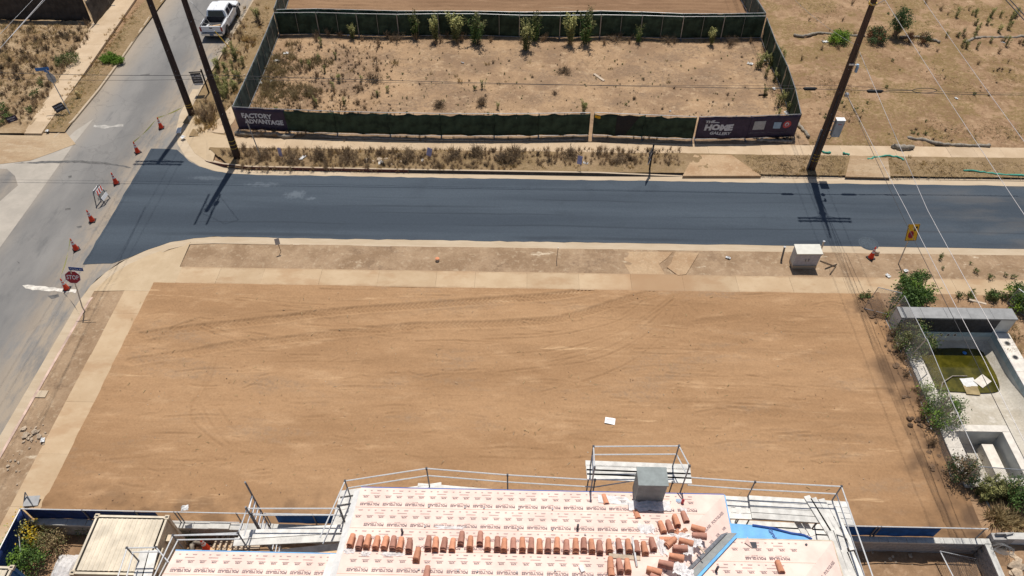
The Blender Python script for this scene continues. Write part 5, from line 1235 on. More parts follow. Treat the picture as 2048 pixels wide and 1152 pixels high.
railfence('steel rail fence with navy screen at the container end of the block wall', -21.6, -11.0, 14.12, .5, 1.5, (-21.6, -18.9, -16.6, -14.9, -14.75, -12.2), screens=((-21.5, -15.8, 'navy', .12),), low=(-15.6, -12.3))
railfence('steel rail fence with bright blue screen beside the scaffold ladder', -11.0, -6.4, 14.14, .5, 1.5, (-10.95, -8.9, -6.5), screens=((-10.6, -6.45, 'blue', .02),))
railfence('steel rail fence with sagging blue screen at the far end of the block wall', 11.2, 19.9, 14.12, .5, 1.5, (11.3, 15.25, 15.4, 19.8), screens=((11.3, 18.0, 'blue', .06),))
t = thing('screened_fence', 'navy screened side fence running back past the leafy bush', 'fence', (-21.7, 11.5, -.5))
nz = sub_noise(77); mb = MB(); mb.grid(lambda u, v: Vector((-21.6 - .05 * nz(u * 5, v), 14.1 - 5.5 * u, -.45 + 1.93 * v)), 24, 6); s = mb.build('screen', M['navy'], t, smooth=True, recalc=False); s.modifiers.new('thickness', 'SOLIDIFY').thickness = .006
mb = MB(); mb.tube([(-21.6, 14.1, 1.5), (-21.6, 8.6, 1.5)], .025, 6); mb.tube([(-21.55, 13.2, .8), (-21.0, 11.2, -.45)], .02, 5); mb.build('rail', M['paletube'], t)
c = P(47, 1012, .2); t = thing('panel_stand', 'grey folded sign frame lying on the pavement behind the navy fence', 'frame', tuple(c)); mb = MB(); mb.beam(c, c + Vector((.12, .42, .5)), .04, .04); mb.beam(c + Vector((.12, .42, .5)), c + Vector((.45, .0, .02)), .03, .03); mb.build('frame', M['darksteel'], t)
mb = MB(); plate(mb, c + Vector((.33, .2, .12)), [(-.3, -.22), (.3, -.22), (.3, .22), (-.3, .22)], (1, .2, -.2), (0, 1, .4), .01); mb.build('board', M['signback'], t)
c = P(370, 1015, 1.5); 

# ================================================================== STORAGE CONTAINERS
def container(label, x0, x1, y0, y1, z0, z1, mroof, mside, n):
    t = thing('storage_container', label, 'container', ((x0 + x1) / 2, (y0 + y1) / 2, z0)); cx, cy = (x0 + x1) / 2, (y0 + y1) / 2
    mb = MB()
    for s, yy in ((0, y0), (1, y1)): mb.add([(x0, yy, z0), (x1, yy, z0), (x1, yy, z1 - .06), (x0, yy, z1 - .06)], [(0, 1, 2, 3)])
    for xx in (x0, x1): mb.add([(xx, y0, z0), (xx, y1, z0), (xx, y1, z1 - .06), (xx, y0, z1 - .06)], [(0, 1, 2, 3)])
    mb.build('walls', mside, t)
    # roof with pressed ribs
    mb = MB(); xs = []
    for k in range(n):
        a = x0 + .12 + (x1 - x0 - .24) * k / n; d = (x1 - x0 - .24) / n
        xs += [(a, 0), (a + d * .45, 0), (a + d * .55, .022), (a + d * .9, .022)]
    xs.append((x1 - .12, 0)); vs = [(x, y, z1 - .03 + h) for y in (y0 + .1, y1 - .1) for x, h in xs]; m_ = len(xs)
    mb.add(vs, [(i, i + 1, m_ + i + 1, m_ + i) for i in range(m_ - 1)]); mb.build('roof_panel', mroof, t, recalc=False)
    mb = MB()
    for a, b in (((x0, y0), (x1, y0)), ((x0, y1), (x1, y1)), ((x0, y0), (x0, y1)), ((x1, y0), (x1, y1))): mb.beam((a[0], a[1], z1 - .06), (b[0], b[1], z1 - .06), .09, .10)
    mb.build('roof_frame', mroof, t)
    for sx in (x0, x1):
        for sy in (y0, y1):
            mb = MB(); mb.box((sx, sy, z1 - .05), (.19, .19, .125)); cb = mb.build('corner_casting', M['creamdark'], t)
            m2 = MB(); m2.box((sx + .0, sy, z1 + .014), (.11, .065, .006)); m2.build('casting_slot', M['black'], cb)
            mb = MB(); mb.box((sx, sy, (z0 + z1 - .12) / 2), (.12, .12, z1 - z0 - .12)); mb.build('corner_post', mside, t)
    return t
tc_ = container('cream storage container with ribbed roof standing behind the navy fence', -17.78, -14.82, 11.2, 13.6, -.55, 2.1, M['cream'], M['creamdark'], 13)
mb = MB(); mb.box((-14.70, 12.95, 1.35), (.16, .28, .40)); mb.build('lock_box', M['creamdark'], tc_)
mb = MB(); mb.box((-14.72, 12.0, .9), (.06, .9, 1.6)); mb.build('door', M['creamdark'], tc_)
container('blue storage container with pale roof at the corner of the building site', -22.8, -20.3, 9.2, 11.35, -.55, 2.1, M['cream'], M['containerblue'], 11)
c = P(128, 1140, -.4); mb = MB(); nz = sub_noise(9)
mb.grid(lambda u, v: Vector((c.x + (u - .5) * .9, c.y + (v - .5) * 1.3, -.35 + .35 * math.sin(u * 3.1) * math.sin(v * 3.1) + .06 * nz(u * 4, v * 4))), 10, 10); tag(mb.build('plastic_wrap', M['film'], recalc=False), 'heap of crumpled white wrapping beside the cream container', 'plastic sheet')

# ================================================================== HOUSE UNDER CONSTRUCTION
ZE, SL = 7.2, .33
H = thing('house', 'house under construction with pale pink printed roof membrane', 'house', (1, 8, -.55))
EX0, EX1, EY = -5.66, 7.24, 12.46          # main wing eave
RX, RY, LX, LY = 10.6, 10.83, -11.5, 10.02 # right and left wing eaves
VY = 11.05                                 # inner corner where the side eave meets the right wing
zm = lambda y: ZE + SL * (EY - y)
def wallbox(x0, x1, y0, y1, z1=ZE - .25): mb = MB(); mb.box(((x0 + x1) / 2, (y0 + y1) / 2, (z1 - .6) / 2), (x1 - x0, y1 - y0, z1 + .6)); mb.build('wall', M['stucco'], H)
wallbox(EX0 + .45, EX1 - .5, 3.0, EY - .5); wallbox(EX1 - .5, RX - .45, 3.0, RY - .45); wallbox(LX + .45, EX0 + .45, 3.0, LY - .45)
RIDGE = 5.2
CR = .93 * math.cos(math.atan(SL))         # plan depth of one course
up_ = Vector((0, -math.cos(math.atan(SL)), math.sin(math.atan(SL))))   # upslope direction
def course_print(parent, xa, xb, ya, eave_y, z0, phase, maxd=.93):
    """printing on one course: icons, fine print, XFR, MAPEI, POLYGLASS, reading upslope"""
    zz = lambda s: Vector((0, ya, z0 + SL * (eave_y - ya))) + up_ * s + Vector((0, .004, .009))
    pa = MB(); pb = MB(); pitch = .785; k0 = int((xa - phase) / pitch) - 1; k1 = int((xb - phase) / pitch) + 2; xd = Vector((-1, 0, 0))
    inside = lambda x, hw: xa + hw < x < xb - hw
    for k in range(k0, k1):
        x = phase + k * pitch
        if inside(x, .34): put_text(pa, 'POLYGLASS', zz(.79) + Vector((x, 0, 0)), xd, up_, .115, .67, .03); put_text(pb, 'MAPEI', zz(.685) + Vector((x, 0, 0)), xd, up_, .035, .20, .02)
        if inside(x, .36):
            for s in (-1, 1): c = zz(.69) + Vector((x + s * .24, 0, 0)); pb.add([c + Vector((-.09, 0, 0)), c + Vector((.09, 0, 0)), c + Vector((.09, 0, 0)) + up_ * .006, c + Vector((-.09, 0, 0)) + up_ * .006], [(0, 1, 2, 3)])
            c = zz(.25) + Vector((x + .1, 0, 0)); 
            for j in range(2): pb.add([c + Vector((-.16, 0, 0)) + up_ * j * .022, c + Vector((.16, 0, 0)) + up_ * j * .022, c + Vector((.16, 0, 0)) + up_ * (j * .022 + .008), c + Vector((-.16, 0, 0)) + up_ * (j * .022 + .008)], [(0, 1, 2, 3)])
        for j in (-.2, .19):
            if inside(x + j, .12):
                put_text(pa, 'XFR', zz(.44) + Vector((x + j, 0, 0)), xd, up_, .08, .18, .012)
                c = zz(.375) + Vector((x + j, 0, 0)); pb.add([c + Vector((-.12, 0, 0)), c + Vector((.12, 0, 0)), c + Vector((.12, 0, 0)) + up_ * .012, c + Vector((-.12, 0, 0)) + up_ * .012], [(0, 1, 2, 3)])
        for j, w_ in ((-.28, .035), (-.05, .035), (.22, .08)):
            if inside(x + j, .09): c = zz(.12) + Vector((x + j, 0, 0)); pb.add([c + Vector((-w_, 0, 0)), c + Vector((w_, 0, 0)), c + Vector((w_ * .8, 0, 0)) + up_ * .04, c + Vector((-w_ * .8, 0, 0)) + up_ * .04], [(0, 1, 2, 3)])
    if pa.v: tag(pa.build('lettering', M['ink'], parent, recalc=False), kind='stuff')
    if pb.v: tag(pb.build('fine_print', M['inkpale'], parent, recalc=False), kind='stuff')
def courses(xl, xr, eave_y, n, phase):
    for k in range(n):
        ya, yb = eave_y - CR * k, eave_y - CR * (k + 1) - .04; lift = .006
        za = ZE + SL * (eave_y - ya) + lift; zb = ZE + SL * (eave_y - yb) - .004
        pts = [(xl(ya), ya, za), (xr(ya), ya, za), (xr(yb), yb, zb), (xl(yb), yb, zb)]
        mb = MB(); mb.slab(pts, .02); sh = mb.build('membrane_sheet', M['membrane'], H)
        mb = MB(); mb.add([(pts[0][0], ya + .0, za + .004), (pts[1][0], ya, za + .004), (pts[1][0], ya - .016, za + .009), (pts[0][0], ya - .016, za + .009)], [(0, 1, 2, 3)])
        if k: mb.build('lap_seam', M['seam'], sh, recalc=False)
        course_print(sh, max(xl(ya), xl(yb)), min(xr(ya), xr(yb)), ya, eave_y, ZE + lift, phase + k * .31 % .785)
# main wing: gable rake on the left, hip on the right
courses(lambda y: EX0, lambda y: EX1 - (EY - y), EY, 8, -5.2)
# left and right wings
courses(lambda y: LX, lambda y: EX0 - .02 - .22, LY, 4, -11.0)
courses(lambda y: EX1 - .04 - max(0, (VY - y)), lambda y: RX - (RY - y), RY, 5, 7.8)
# hip ends
def plane(name, pts, mat, th=.02): mb = MB(); mb.slab(pts, th); return mb.build(name, mat, H)
k = 6.5
hp = plane('membrane_sheet', [(EX1, EY, ZE + .004), (EX1, VY, ZE + .004), (EX1 - k, VY - k, ZE + SL * k + .004), (EX1 - k, EY - k, ZE + SL * k + .004)], M['membrane'])
hd = Vector((1, 1, -SL)).normalized(); hn = Vector((SL, 0, 1)).normalized(); hu = hn.cross(hd)
pa = MB()
for i in range(6):
    o = Vector((EX1, EY - .52, ZE)) - Vector((1, 1, -SL)) * (.42 + i * .56) + hn * .012
    put_text(pa, 'POLYGLASS', o, hd, hu, .10, .70, .02)
    if i < 5:
        for s in (0, .28): o2 = Vector((EX1, EY - 1.05, ZE)) - Vector((1, 1, -SL)) * (.25 + i * .56 + s) + hn * .012; put_text(pa, 'XFR', o2, hd, hu, .085, .19, .015)
tag(pa.build('lettering', M['ink'], hp, recalc=False), kind='stuff')
rh = plane('membrane_sheet', [(RX, RY, ZE + .004), (RX, RY - 5, ZE + .004), (RX - 4.9, RY - 5, ZE + SL * 4.9 + .004), (RX - 4.9, RY - 4.9, ZE + SL * 4.9 + .004)], M['membrane']); pa = MB()
for i in range(4): put_text(pa, 'POLYGLASS', Vector((RX, RY - .55, ZE)) - Vector((1, 1, -SL)) * (.42 + i * .56) + hn * .012, hd, hu, .10, .70, .02)
tag(pa.build('lettering', M['ink'], rh, recalc=False), kind='stuff')
# valley metal and its blue liner
vd = Vector((-1, -1, SL))
def vstrip(name, off0, off1, mat, lift): 
    a = Vector((EX1 - .03, VY - .02, ZE)); L = 6
    pts = [a + Vector((off0, 0, 0)), a + Vector((off1, 0, 0)), a + Vector((off1, 0, 0)) + vd * L, a + Vector((off0, 0, 0)) + vd * L]
    mb = MB(); mb.slab([p + Vector((0, 0, lift)) for p in pts], .01); return mb.build(name, mat, H)
vstrip('valley_liner', .16, .33, M['skyblue'], .03); vstrip('valley_flashing', -.16, .20, M['flash'], .05)
mb = MB(); mb.slab([Vector((EX1 - .2, VY + .08, ZE + .09)) + vd * s + Vector((dx, 0, dz)) for s, dx, dz in ((.2, 0, 0), (.1, .16, 0), (4.5, .05, 0), (4.5, -.12, .0))], .012); mb.build('loose_flashing', M['darksteel'], H)
# eave edges
mb = MB(); mb.box(((EX0 + EX1) / 2, EY + .02, ZE - .04), (EX1 - EX0, .035, .10)); mb.build('drip_edge', M['dripedge'], H)
mb = MB(); mb.box((LX / 2 + EX0 / 2, LY + .02, ZE - .04), (EX0 - LX, .035, .10)); mb.build('drip_edge', M['skyblue'], H)
mb = MB(); mb.box((EX1 + .02, (EY + VY) / 2, ZE - .05), (.035, EY - VY, .12)); mb.build('drip_edge', M['skyblue'], H)
mb = MB(); mb.box(((EX1 + RX) / 2, RY + .02, ZE - .04), (RX - EX1, .035, .10)); mb.build('drip_edge', M['creamdark'], H)
mb = MB(); mb.box((RX + .02, RY - 2.5, ZE - .05), (.035, 5, .12)); mb.build('drip_edge', M['creamdark'], H)
plane('rake_step', [(EX0 - .02, EY - .02, ZE - .06), (EX0 - .02, 4.5, zm(4.5) - .06), (EX0 - .26, 4.5, zm(4.5) - .20), (EX0 - .26, EY - .02, ZE - .2)], M['stucco'])
plane('step_wrap', [(EX0 - .24, LY, ZE + .03), (EX0 - .02, LY, ZE + .05), (EX0 - .02, LY - 4, ZE + SL * 4 + .05), (EX0 - .85, LY - 4, ZE + SL * 4 + .03), (EX0 - .62, LY, ZE + .03)], M['stucco'], .01)
# back slopes close the roof
yb = EY - 7.4
plane('back_slope', [(LX, yb, zm(yb)), (RX - 3, yb, zm(yb)), (RX - 1, yb - 5.5, ZE), (LX, yb - 5.5, ZE)], M['membrane'])
mb = MB(); nz = sub_noise(5)
bp = [(1455, 1046), (1466, 1047), (1505, 1050), (1545, 1056), (1582, 1066), (1608, 1070), (1624, 1078), (1620, 1082), (1540, 1079), (1463, 1076)]
mb.slab([P(u, v, 7.02 - .02 * (i % 3)) for i, (u, v) in enumerate(bp)], .02); ub = mb.build('loose_underlayment', M['skyblue'], H)
mb = MB(); put_text(mb, 'Grace', P(1548, 1070, 7.035), (.5, -1, 0), (1, .5, 0), .13, .5, .02); mb.build('lettering', M['dripedge'], ub, recalc=False)
mb = MB(); mb.tube([P(u, v, 7.04) for u, v in bp[2:7]], .035, 5); mb.build('rolled_edge', M['dripedge'], ub)
plane('soffit_board', [P(1470, 1066, 6.85), P(1625, 1080, 6.85), P(1660, 1092, 6.85), P(1470, 1085, 6.85)], M['oldlumber'])
roof = lambda u, v, ey=EY: (lambda d: Vector((0, 0, CAMH)) + d * ((ZE + SL * ey - CAMH) / (d.z + SL * d.y)))(_fw + _rt * ((u - 1024) / FPX) - _up * ((v - 576) / FPX))
# torn membrane corner
c = roof(1493, 1087, RY); mb = MB(); mb.add([c + Vector((-.05, .05, .02)), c + Vector((.33, .05, .02)), c + Vector((.30, -.18, .09)), c + Vector((.12, -.2, .08))], [(0, 1, 2, 3)]); mb.build('torn_patch', M['charcoal'], H, recalc=False)
mb = MB(); mb.add([c + Vector((-.08, .02, .06)), c + Vector((.03, .16, .16)), c + Vector((.13, -.2, .1))], [(0, 1, 2)]); mb.build('torn_flap', M['membrane'], H, recalc=False)
# chimney chase
mb = MB(); mb.box((4.50, 12.34, 7.9), (.96, .64, 1.4)); ch = mb.build('chimney', M['chim'], H)
mb = MB(); mb.box((4.50, 12.34, 8.615), (1.02, .70, .05)); mb.build('cap', M['chim'], ch)
mb = MB(); nz = sub_noise(15)
mb.grid(lambda u, v: Vector((4.50 + (u - .5) * 1.45, 12.02 - v * .38 + .05 * nz(u * 5, 1), zm(12.02 - v * .38) + .05 + .1 * (1 - v) + .03 * nz(u * 6, v * 4))), 16, 6); mb.build('wrap', M['film'], ch, recalc=False)
mb = MB(); mb.grid(lambda u, v: Vector((2.75 + u * 1.25, 12.34 - v * .36 - .1 * u, zm(12.34 - v * .36) + .03 + .015 * nz(u * 6, v * 4))), 12, 5); mb.build('wrap', M['plasticwhite'], ch, recalc=False)
# vent pipes through the membrane
for u, v, ey, l in ((805, 1066, EY, .28), (1155, 1058, EY, .32), (1432, 1142, RY, .35), (1612, 1090, RY, .05)):
    c = roof(u, v, ey); mb = MB(); mb.tube([c - Vector((0, 0, .1)), c + Vector((0, 0, l))], .04, 8); mb.build('vent_pipe', M['charcoal'], H)
for u, v in ((858, 1014), (930, 1016), (968, 1017), (1038, 1018), (1105, 1019), (850, 1054), (1036, 1059), (1105, 1060), (838, 1140), (916, 1142), (1034, 1145), (955, 1144), (1170, 1070), (1110, 1142)):
    c = roof(u, v); mb = MB(); mb.box(c + Vector((0, 0, .03)), (.05, .05, .06)); mb.build('tile_clip', M['darksteel'], H)

# ---- roof tiles in stacks
def tilemesh(mat):
    mb = MB(); n = 8; L, th = .46, .016; vs = []
    for y, r in ((-L / 2, .105), (L / 2, .082)):
        for rr_ in (r, r - th):
            for k in range(n + 1): a = math.pi * k / n; vs.append((rr_ * math.cos(a), y, rr_ * math.sin(a) * .82))
    q = n + 1; fs = []
    for k in range(n):
        fs += [(k, k + 1, 2 * q + k + 1, 2 * q + k), (q + k + 1, q + k, 3 * q + k, 3 * q + k + 1), (k + 1, k, q + k, q + k + 1), (2 * q + k, 2 * q + k + 1, 3 * q + k + 1, 3 * q + k)]
    for e in (0, n): fs.append((e, 2 * q + e, 3 * q + e, q + e))
    mb.add(vs, fs); m = mb.mesh('tile', mat); 
    b = bmesh.new(); b.from_mesh(m); bmesh.ops.recalc_face_normals(b, faces=b.faces); b.to_mesh(m); b.free(); return m
TM = [tilemesh(M['rooftile']), tilemesh(M['rooftile2'])]
trnd = random.Random(4); slope = -math.atan(SL)
def stack(u, v, n, rz, kind, label, group, ey=EY, ctr=False, lay=0.0):
    c = roof(u, v, ey)
    if not ctr: c = c + Vector((0, .23 * math.cos(slope), .23 * math.sin(slope)))
    t = thing('tile_stack', label, 'roof tiles', tuple(c + Vector((0, 0, .004))), 0, group)
    Mx = Matrix.Rotation(slope, 4, 'X') @ Matrix.Rotation(rz, 4, 'Z'); t.rotation_euler = Mx.to_euler()
    for k in range(n):
        o = inst(TM[kind], 'tile', (trnd.uniform(-.006, .006), trnd.uniform(-.015, .015), k * .036), trnd.uniform(-.03, .03), parent=t)
        if lay: o.rotation_euler = (0, lay, o.rotation_euler[2])
    return t
g4 = 'tile stacks in the long row'
row = [(180, 795, 0), (255, 815, 1), (325, 805, 0), (405, 815, 0), (485, 815, 0), (555, 820, 1), (620, 830, 0), (700, 845, 1), (870, 820, 1), (935, 830, 0), (1010, 825, 1), (1085, 828, 0), (1165, 775, 1), (1245, 825, 0), (1333, 778, 1), (1400, 825, 0), (1488, 828, 1), (1550, 835, 0), (1630, 832, 1), (1712, 835, 0), (1790, 835, 1), (1867, 838, 0), (1942, 838, 1), (2022, 838, 0)]
L1 = ' tile stack of the long roof row, counted from the gable edge'; cnt = [0]
def nxt(): cnt[0] += 1; return ORD(cnt[0] - 1) + L1
for x, y, kd in row: stack(660 + x / 4.452, 920 + y / 4.452, trnd.choice((5, 6, 6, 7)), trnd.uniform(-.06, .02), kd, nxt(), None)
for x, y, kd in ((217, 978, 1), (293, 975, 0), (360, 970, 1), (425, 980, 0), (490, 990, 1), (568, 980, 0), (650, 975, 1), (725, 985, 0), (793, 990, 1), (860, 993, 0), (927, 960, 1)):
    stack(1080 + x / 4.085, 870 + y / 4.085, trnd.choice((5, 6, 6, 7)), trnd.uniform(-.04, .05), kd, nxt(), None)
stack(660 + 768 / 4.452, 920 + 925 / 4.452, 6, -.04, 0, 'stack of terracotta tiles set one step below the long row', None)
stack(852, 1165, 6, -.03, 1, 'brown tile stack alone well below the long row', None)
for x, y, kd in ((580, 1130, 0), (655, 1145, 1), (720, 1145, 0), (584, 1190, 0)): stack(1080 + x / 4.085, 870 + y / 4.085, 6, trnd.uniform(-.05, .08), kd, 'stack of roof tiles in the short second row below the long row', 'tile stacks in the short second row')
g5 = 'tile stacks heaped by the hip'
for x, y, rz, n, kd in ((995, 770, .12, 4, 0), (1056, 765, .1, 4, 1), (1110, 722, .1, 5, 0), (1182, 680, .1, 3, 1), (1290, 775, 1.2, 3, 0), (1300, 838, 1.5, 4, 1), (1065, 893, -.85, 4, 0), (1190, 888, 1.2, 4, 0), (1143, 945, 1.5, 5, 1), (1112, 1012, 1.35, 4, 0), (1025, 1075, 1.3, 5, 1), (930, 1130, 1.2, 5, 0), (960, 1190, 1.0, 4, 1)):
    stack(1080 + x / 4.085, 870 + y / 4.085, n, rz, kd, 'tumbled stack of terracotta tiles among torn wrapping near the roof hip', g5, ctr=True)
for x, y, rz, l in ((530, 527, .15, 'single roof tile lying on white wrap beside the metal chimney'), (788, 643, .15, 'single roof tile lying below the metal chimney'), (1030, 852, 1.5, 'single roof tile lying crosswise in the heap by the hip')):
    stack(1080 + x / 4.085, 870 + y / 4.085, 1, rz, 0, l, None, ctr=True)
stack(1563, 1148, 3, .05, 0, 'small tile stack on the right wing of the roof', None, RY)
# broken tile bits
bm_ = MB(); bm_.add([(-.06, -.03, 0), (.05, -.05, 0), (.07, .03, 0), (-.02, .06, 0), (-.05, -.02, .05), (.03, -.03, .06), (.04, .02, .04), (-.02, .04, .05)], [(3, 2, 1, 0), (4, 5, 6, 7), (0, 1, 5, 4), (1, 2, 6, 5), (2, 3, 7, 6), (3, 0, 4, 7)]); me_b = bm_.mesh('tile_shard', M['rooftile'])
for k in range(9): inst(me_b, 'tile_shard', roof(1080 + trnd.uniform(1080, 1190) / 4.085, 870 + trnd.uniform(775, 810) / 4.085) + Vector((0, 0, .0)), trnd.uniform(0, 6), trnd.uniform(.8, 1.5), 'broken terracotta shard in the tile heap by the hip', 'tile shard', 'broken tile shards')
# torn wrapping film
def film(label, uv, w_, h_, amp, seed, ey=EY, mat='film', group=None):
    c = roof(uv[0], uv[1], ey); nz = sub_noise(seed); mb = MB()
    def fn(u, v):
        x = (u - .5) * w_ * (1 + .25 * nz(v * 3, 2)); y = (v - .5) * h_ * (1 + .3 * nz(u * 4, 5))
        return Vector((c.x + x, c.y + y, ZE + SL * (ey - c.y - y) + .02 + amp * abs(nz(u * 2.6, v * 2.2)) * math.sin(math.pi * u) ** .5 * math.sin(math.pi * v) ** .5))
    mb.grid(fn, 12, 8); return tag(mb.build('plastic_film', M[mat], recalc=False), label, 'plastic sheet', group)
gf = 'torn wrapping film under the tiles'
for i, (x, y, w_, h_, a) in enumerate(((175, 810, .4, .2, .08), (320, 835, .3, .18, .08), (560, 840, .7, .15, .08), (1070, 605, .9, .13, .06), (625, 790, .25, .35, .1))): film('torn white wrapping film around the tile stacks of the long row', (660 + x / 4.452, 920 + y / 4.452), w_, h_, a, i + 40, group=gf)
for i, (x, y, w_, h_, a) in enumerate(((870, 770, .5, .4, .1), (990, 900, .3, .7, .12), (1130, 830, .7, .3, .12), (1260, 870, .5, .4, .12), (1200, 930, .35, .5, .12), (1140, 1090, .5, .4, .12), (1200, 1130, .4, .3, .1), (1180, 640, .2, .5, .08))): film('crumpled white wrapping film in the tile heap by the hip', (1080 + x / 4.085, 870 + y / 4.085), w_, h_, a, i + 60, group='film in the tile heap')
film('clear plastic sheet draped over two tile stacks of the row', (1080 + 685 / 4.085, 870 + 930 / 4.085), .62, .5, .12, 91)
c = roof(1080 + 690 / 4.085, 870 + 1005 / 4.085); mb = MB(); mb.beam(c + Vector((-.5, .05, .05)), c + Vector((.5, -.02, .05)), .14, .03); tag(mb.build('timber_board', M['oldlumber']), 'weathered board lying below the tile row beside a white pipe', 'board')
a = roof(1080 + 745 / 4.085, 870 + 870 / 4.085) + Vector((0, 0, .3)); b = roof(1080 + 790 / 4.085, 870 + 1080 / 4.085) + Vector((0, 0, .05)); mb = MB(); mb.tube([a, b], .035, 8); tag(mb.build('plastic_pipe', M['plasticwhite'], smooth=True), 'white plastic pipe leaning across the tile row', 'pipe')
a = roof(1080 + 1290 / 4.085, 870 + 915 / 4.085) + Vector((0, 0, .06)); b = roof(1080 + 1345 / 4.085, 870 + 970 / 4.085) + Vector((0, 0, .03)); mb = MB(); mb.beam(a, b, .04, .03); tag(mb.build('timber_batten', M['oldlumber']), 'short batten lying beside the tile heap', 'board')
c = roof(1080 + 1135 / 4.085, 870 + 540 / 4.085); mb = MB(); mb.add([c + Vector((-.12, -.08, .02)), c + Vector((.05, -.1, .03)), c + Vector((.08, .06, .02)), c + Vector((-.1, .08, .03))], [(0, 1, 2, 3)]); tag(mb.build('paper_scrap', M['lightblue'], recalc=False), 'pale blue scrap on the roof beside the chimney', 'litter')
c = roof(1080 + 1162 / 4.085, 870 + 555 / 4.085); mb = MB(); mb.lathe([(.05, 0), (.055, .2), (.02, .24), (.02, .28)], c, 8); tag(mb.build('caulk_bottle', M['redprint']), 'small red bottle standing on the roof by the chimney', 'bottle')
c = roof(1080 + 340 / 4.085, 870 + 1100 / 4.085); mb = MB(); mb.box(c + Vector((0, 0, .05)), (.12, .2, .1), .4); tag(mb.build('tool_bag', M['plasticwhite']), 'small pale bag lying on the roof below the tile row', 'bag')

# ================================================================== SCAFFOLDS
GND = -.55
class Scaf:
    def __init__(s, label, loc): s.t = thing('scaffold', label, 'scaffold', loc)
    def post(s, p, z0=GND, z1=None): mb = MB(); mb.tube([(p[0], p[1], z0), (p[0], p[1], z1 if z1 is not None else p[2])], .027, 6); s_ = mb.build('post', M['darksteel'], s.t); m2 = MB(); m2.box((p[0], p[1], (z1 if z1 is not None else p[2])), (.07, .07, .09)); m2.build('clamp', M['charcoal'], s_)
    def rail(s, p, q, m='paletube', r=.024): mb = MB(); mb.tube([p, q], r, 6); mb.build('rail', M[m], s.t)
    def plank(s, p, q, wd=.235, th=.045): mb = MB(); mb.beam(p, q, wd, th); mb.build('plank', M['plank'], s.t)
    def guard(s, pts, dz=.55):
        for p, q in zip(pts[:-1], pts[1:]):
            s.rail(p, q); s.rail(Vector(p) - Vector((0, 0, dz)), Vector(q) - Vector((0, 0, dz)))
V3 = Vector
# main run along the eave
S1 = Scaf('long scaffold run with pale planks and guard rails along the main eave', (0, 13, GND))
ZR_ = 7.3; tops = [P(690, 962, ZR_), P(853, 937, ZR_), P(1015, 950, ZR_), P(1190, 960, ZR_)]
S1.guard(tops, .52)
for p in tops: S1.post(p)
zp = 5.95
for p, q in zip(tops[:-1], tops[1:]):
    d = (q - p).normalized(); n = V3((d.y, -d.x, 0)).normalized()
    for k in range(3): S1.plank(V3((p.x, p.y, zp)) - d * .45 + n * (.02 + .245 * k), V3((q.x, q.y, zp + .05 * (k % 2))) + d * .45 + n * (.02 + .245 * k))
q0 = P(676, 1012, ZR_ - .2); S1.post(q0); S1.guard([tops[0], P(640, 1075, ZR_)], .52)
for k in range(3): S1.plank(P(688 + k * 9, 985, 5.95), P(668 + k * 9, 1050, 5.9))
for k, (a, b) in enumerate((((680, 988), (735, 980)), ((676, 1004), (724, 997)))): S1.plank(P(*a, 6.05), P(*b, 6.05))
# chimney platform
S2 = Scaf('raised scaffold platform with guard rails behind the metal chimney', (4.2, 13.2, GND))
zc = 7.35
for k in range(4): S2.plank(P(1171 + k, 927 + k * 8.6, zc), P(1380 + k, 935 + k * 8.8, zc))
c4 = [P(1187, 893, 8.75), P(1358, 892, 8.75)]; nr = [P(1190, 940, 8.75), P(1379, 932, 8.75)]
S2.guard(c4, .55); S2.guard([c4[1], nr[1]], .55); S2.guard([c4[0], P(1189, 935, 8.75)], .55)
for p in c4 + [nr[1], P(1189, 935, 8.75)]: S2.post(p)
for p in (P(1190, 960, zc), P(1345, 965, zc)): S2.post(p)
S2.rail(P(1184, 975, 6.4), P(1265, 962, 6.9))
# right run
S3 = Scaf('wide scaffold deck with crossing pale planks at the right end of the roof', (9.5, 12, GND)); zq = 6.25
gr = [P(1380, 955, ZR_), P(1510, 964, ZR_), P(1683, 973, ZR_), P(1748, 1160, ZR_), P(1800, 1300, ZR_)]
S3.guard(gr, .55)
for p in gr[1:]: S3.post(p)
for k in range(4): S3.plank(P(1430, 997 + k * 11, zq - .06), P(1512 + (14 if k == 3 else 0), 1001 + k * 11, zq - .06))
for k in range(4): S3.plank(P(1497 + k * 2, 997 + k * 11.2, zq), P(1697 + k * 3, 1010 + k * 11.5, zq))
for (a, b) in (((1613, 992), (1672, 1088)), ((1626, 996), (1683, 1090)), ((1642, 998), (1696, 1096)), ((1661, 1010), (1706, 1100))): S3.plank(P(*a, zq + .06), P(*b, zq + .06))
for (a, b) in (((1660, 1062), (1712, 1210)), ((1672, 1060), (1728, 1210)), ((1700, 1104), (1745, 1210))): S3.plank(P(*a, zq + .11), P(*b, zq + .11), .25)
for k in range(2): S3.plank(P(1584 + k * 14, 1028, zq - .3), P(1612 + k * 14, 1072, zq - .3), .2)
for k in range(3): S3.plank(P(1462, 1046 + k * 10, 4.1), P(1660, 1056 + k * 10, 4.1), .26)
for u, v in ((1479, 1034), (1500, 1036), (1632, 1046)): S3.post(P(u, v, 6.1))
S3.rail(P(1505, 1037, 5.6), P(1640, 1046, 5.6), 'darksteel'); S3.rail(P(1690, 1075, 6.9), P(1668, 1068, 6.2), 'darksteel')
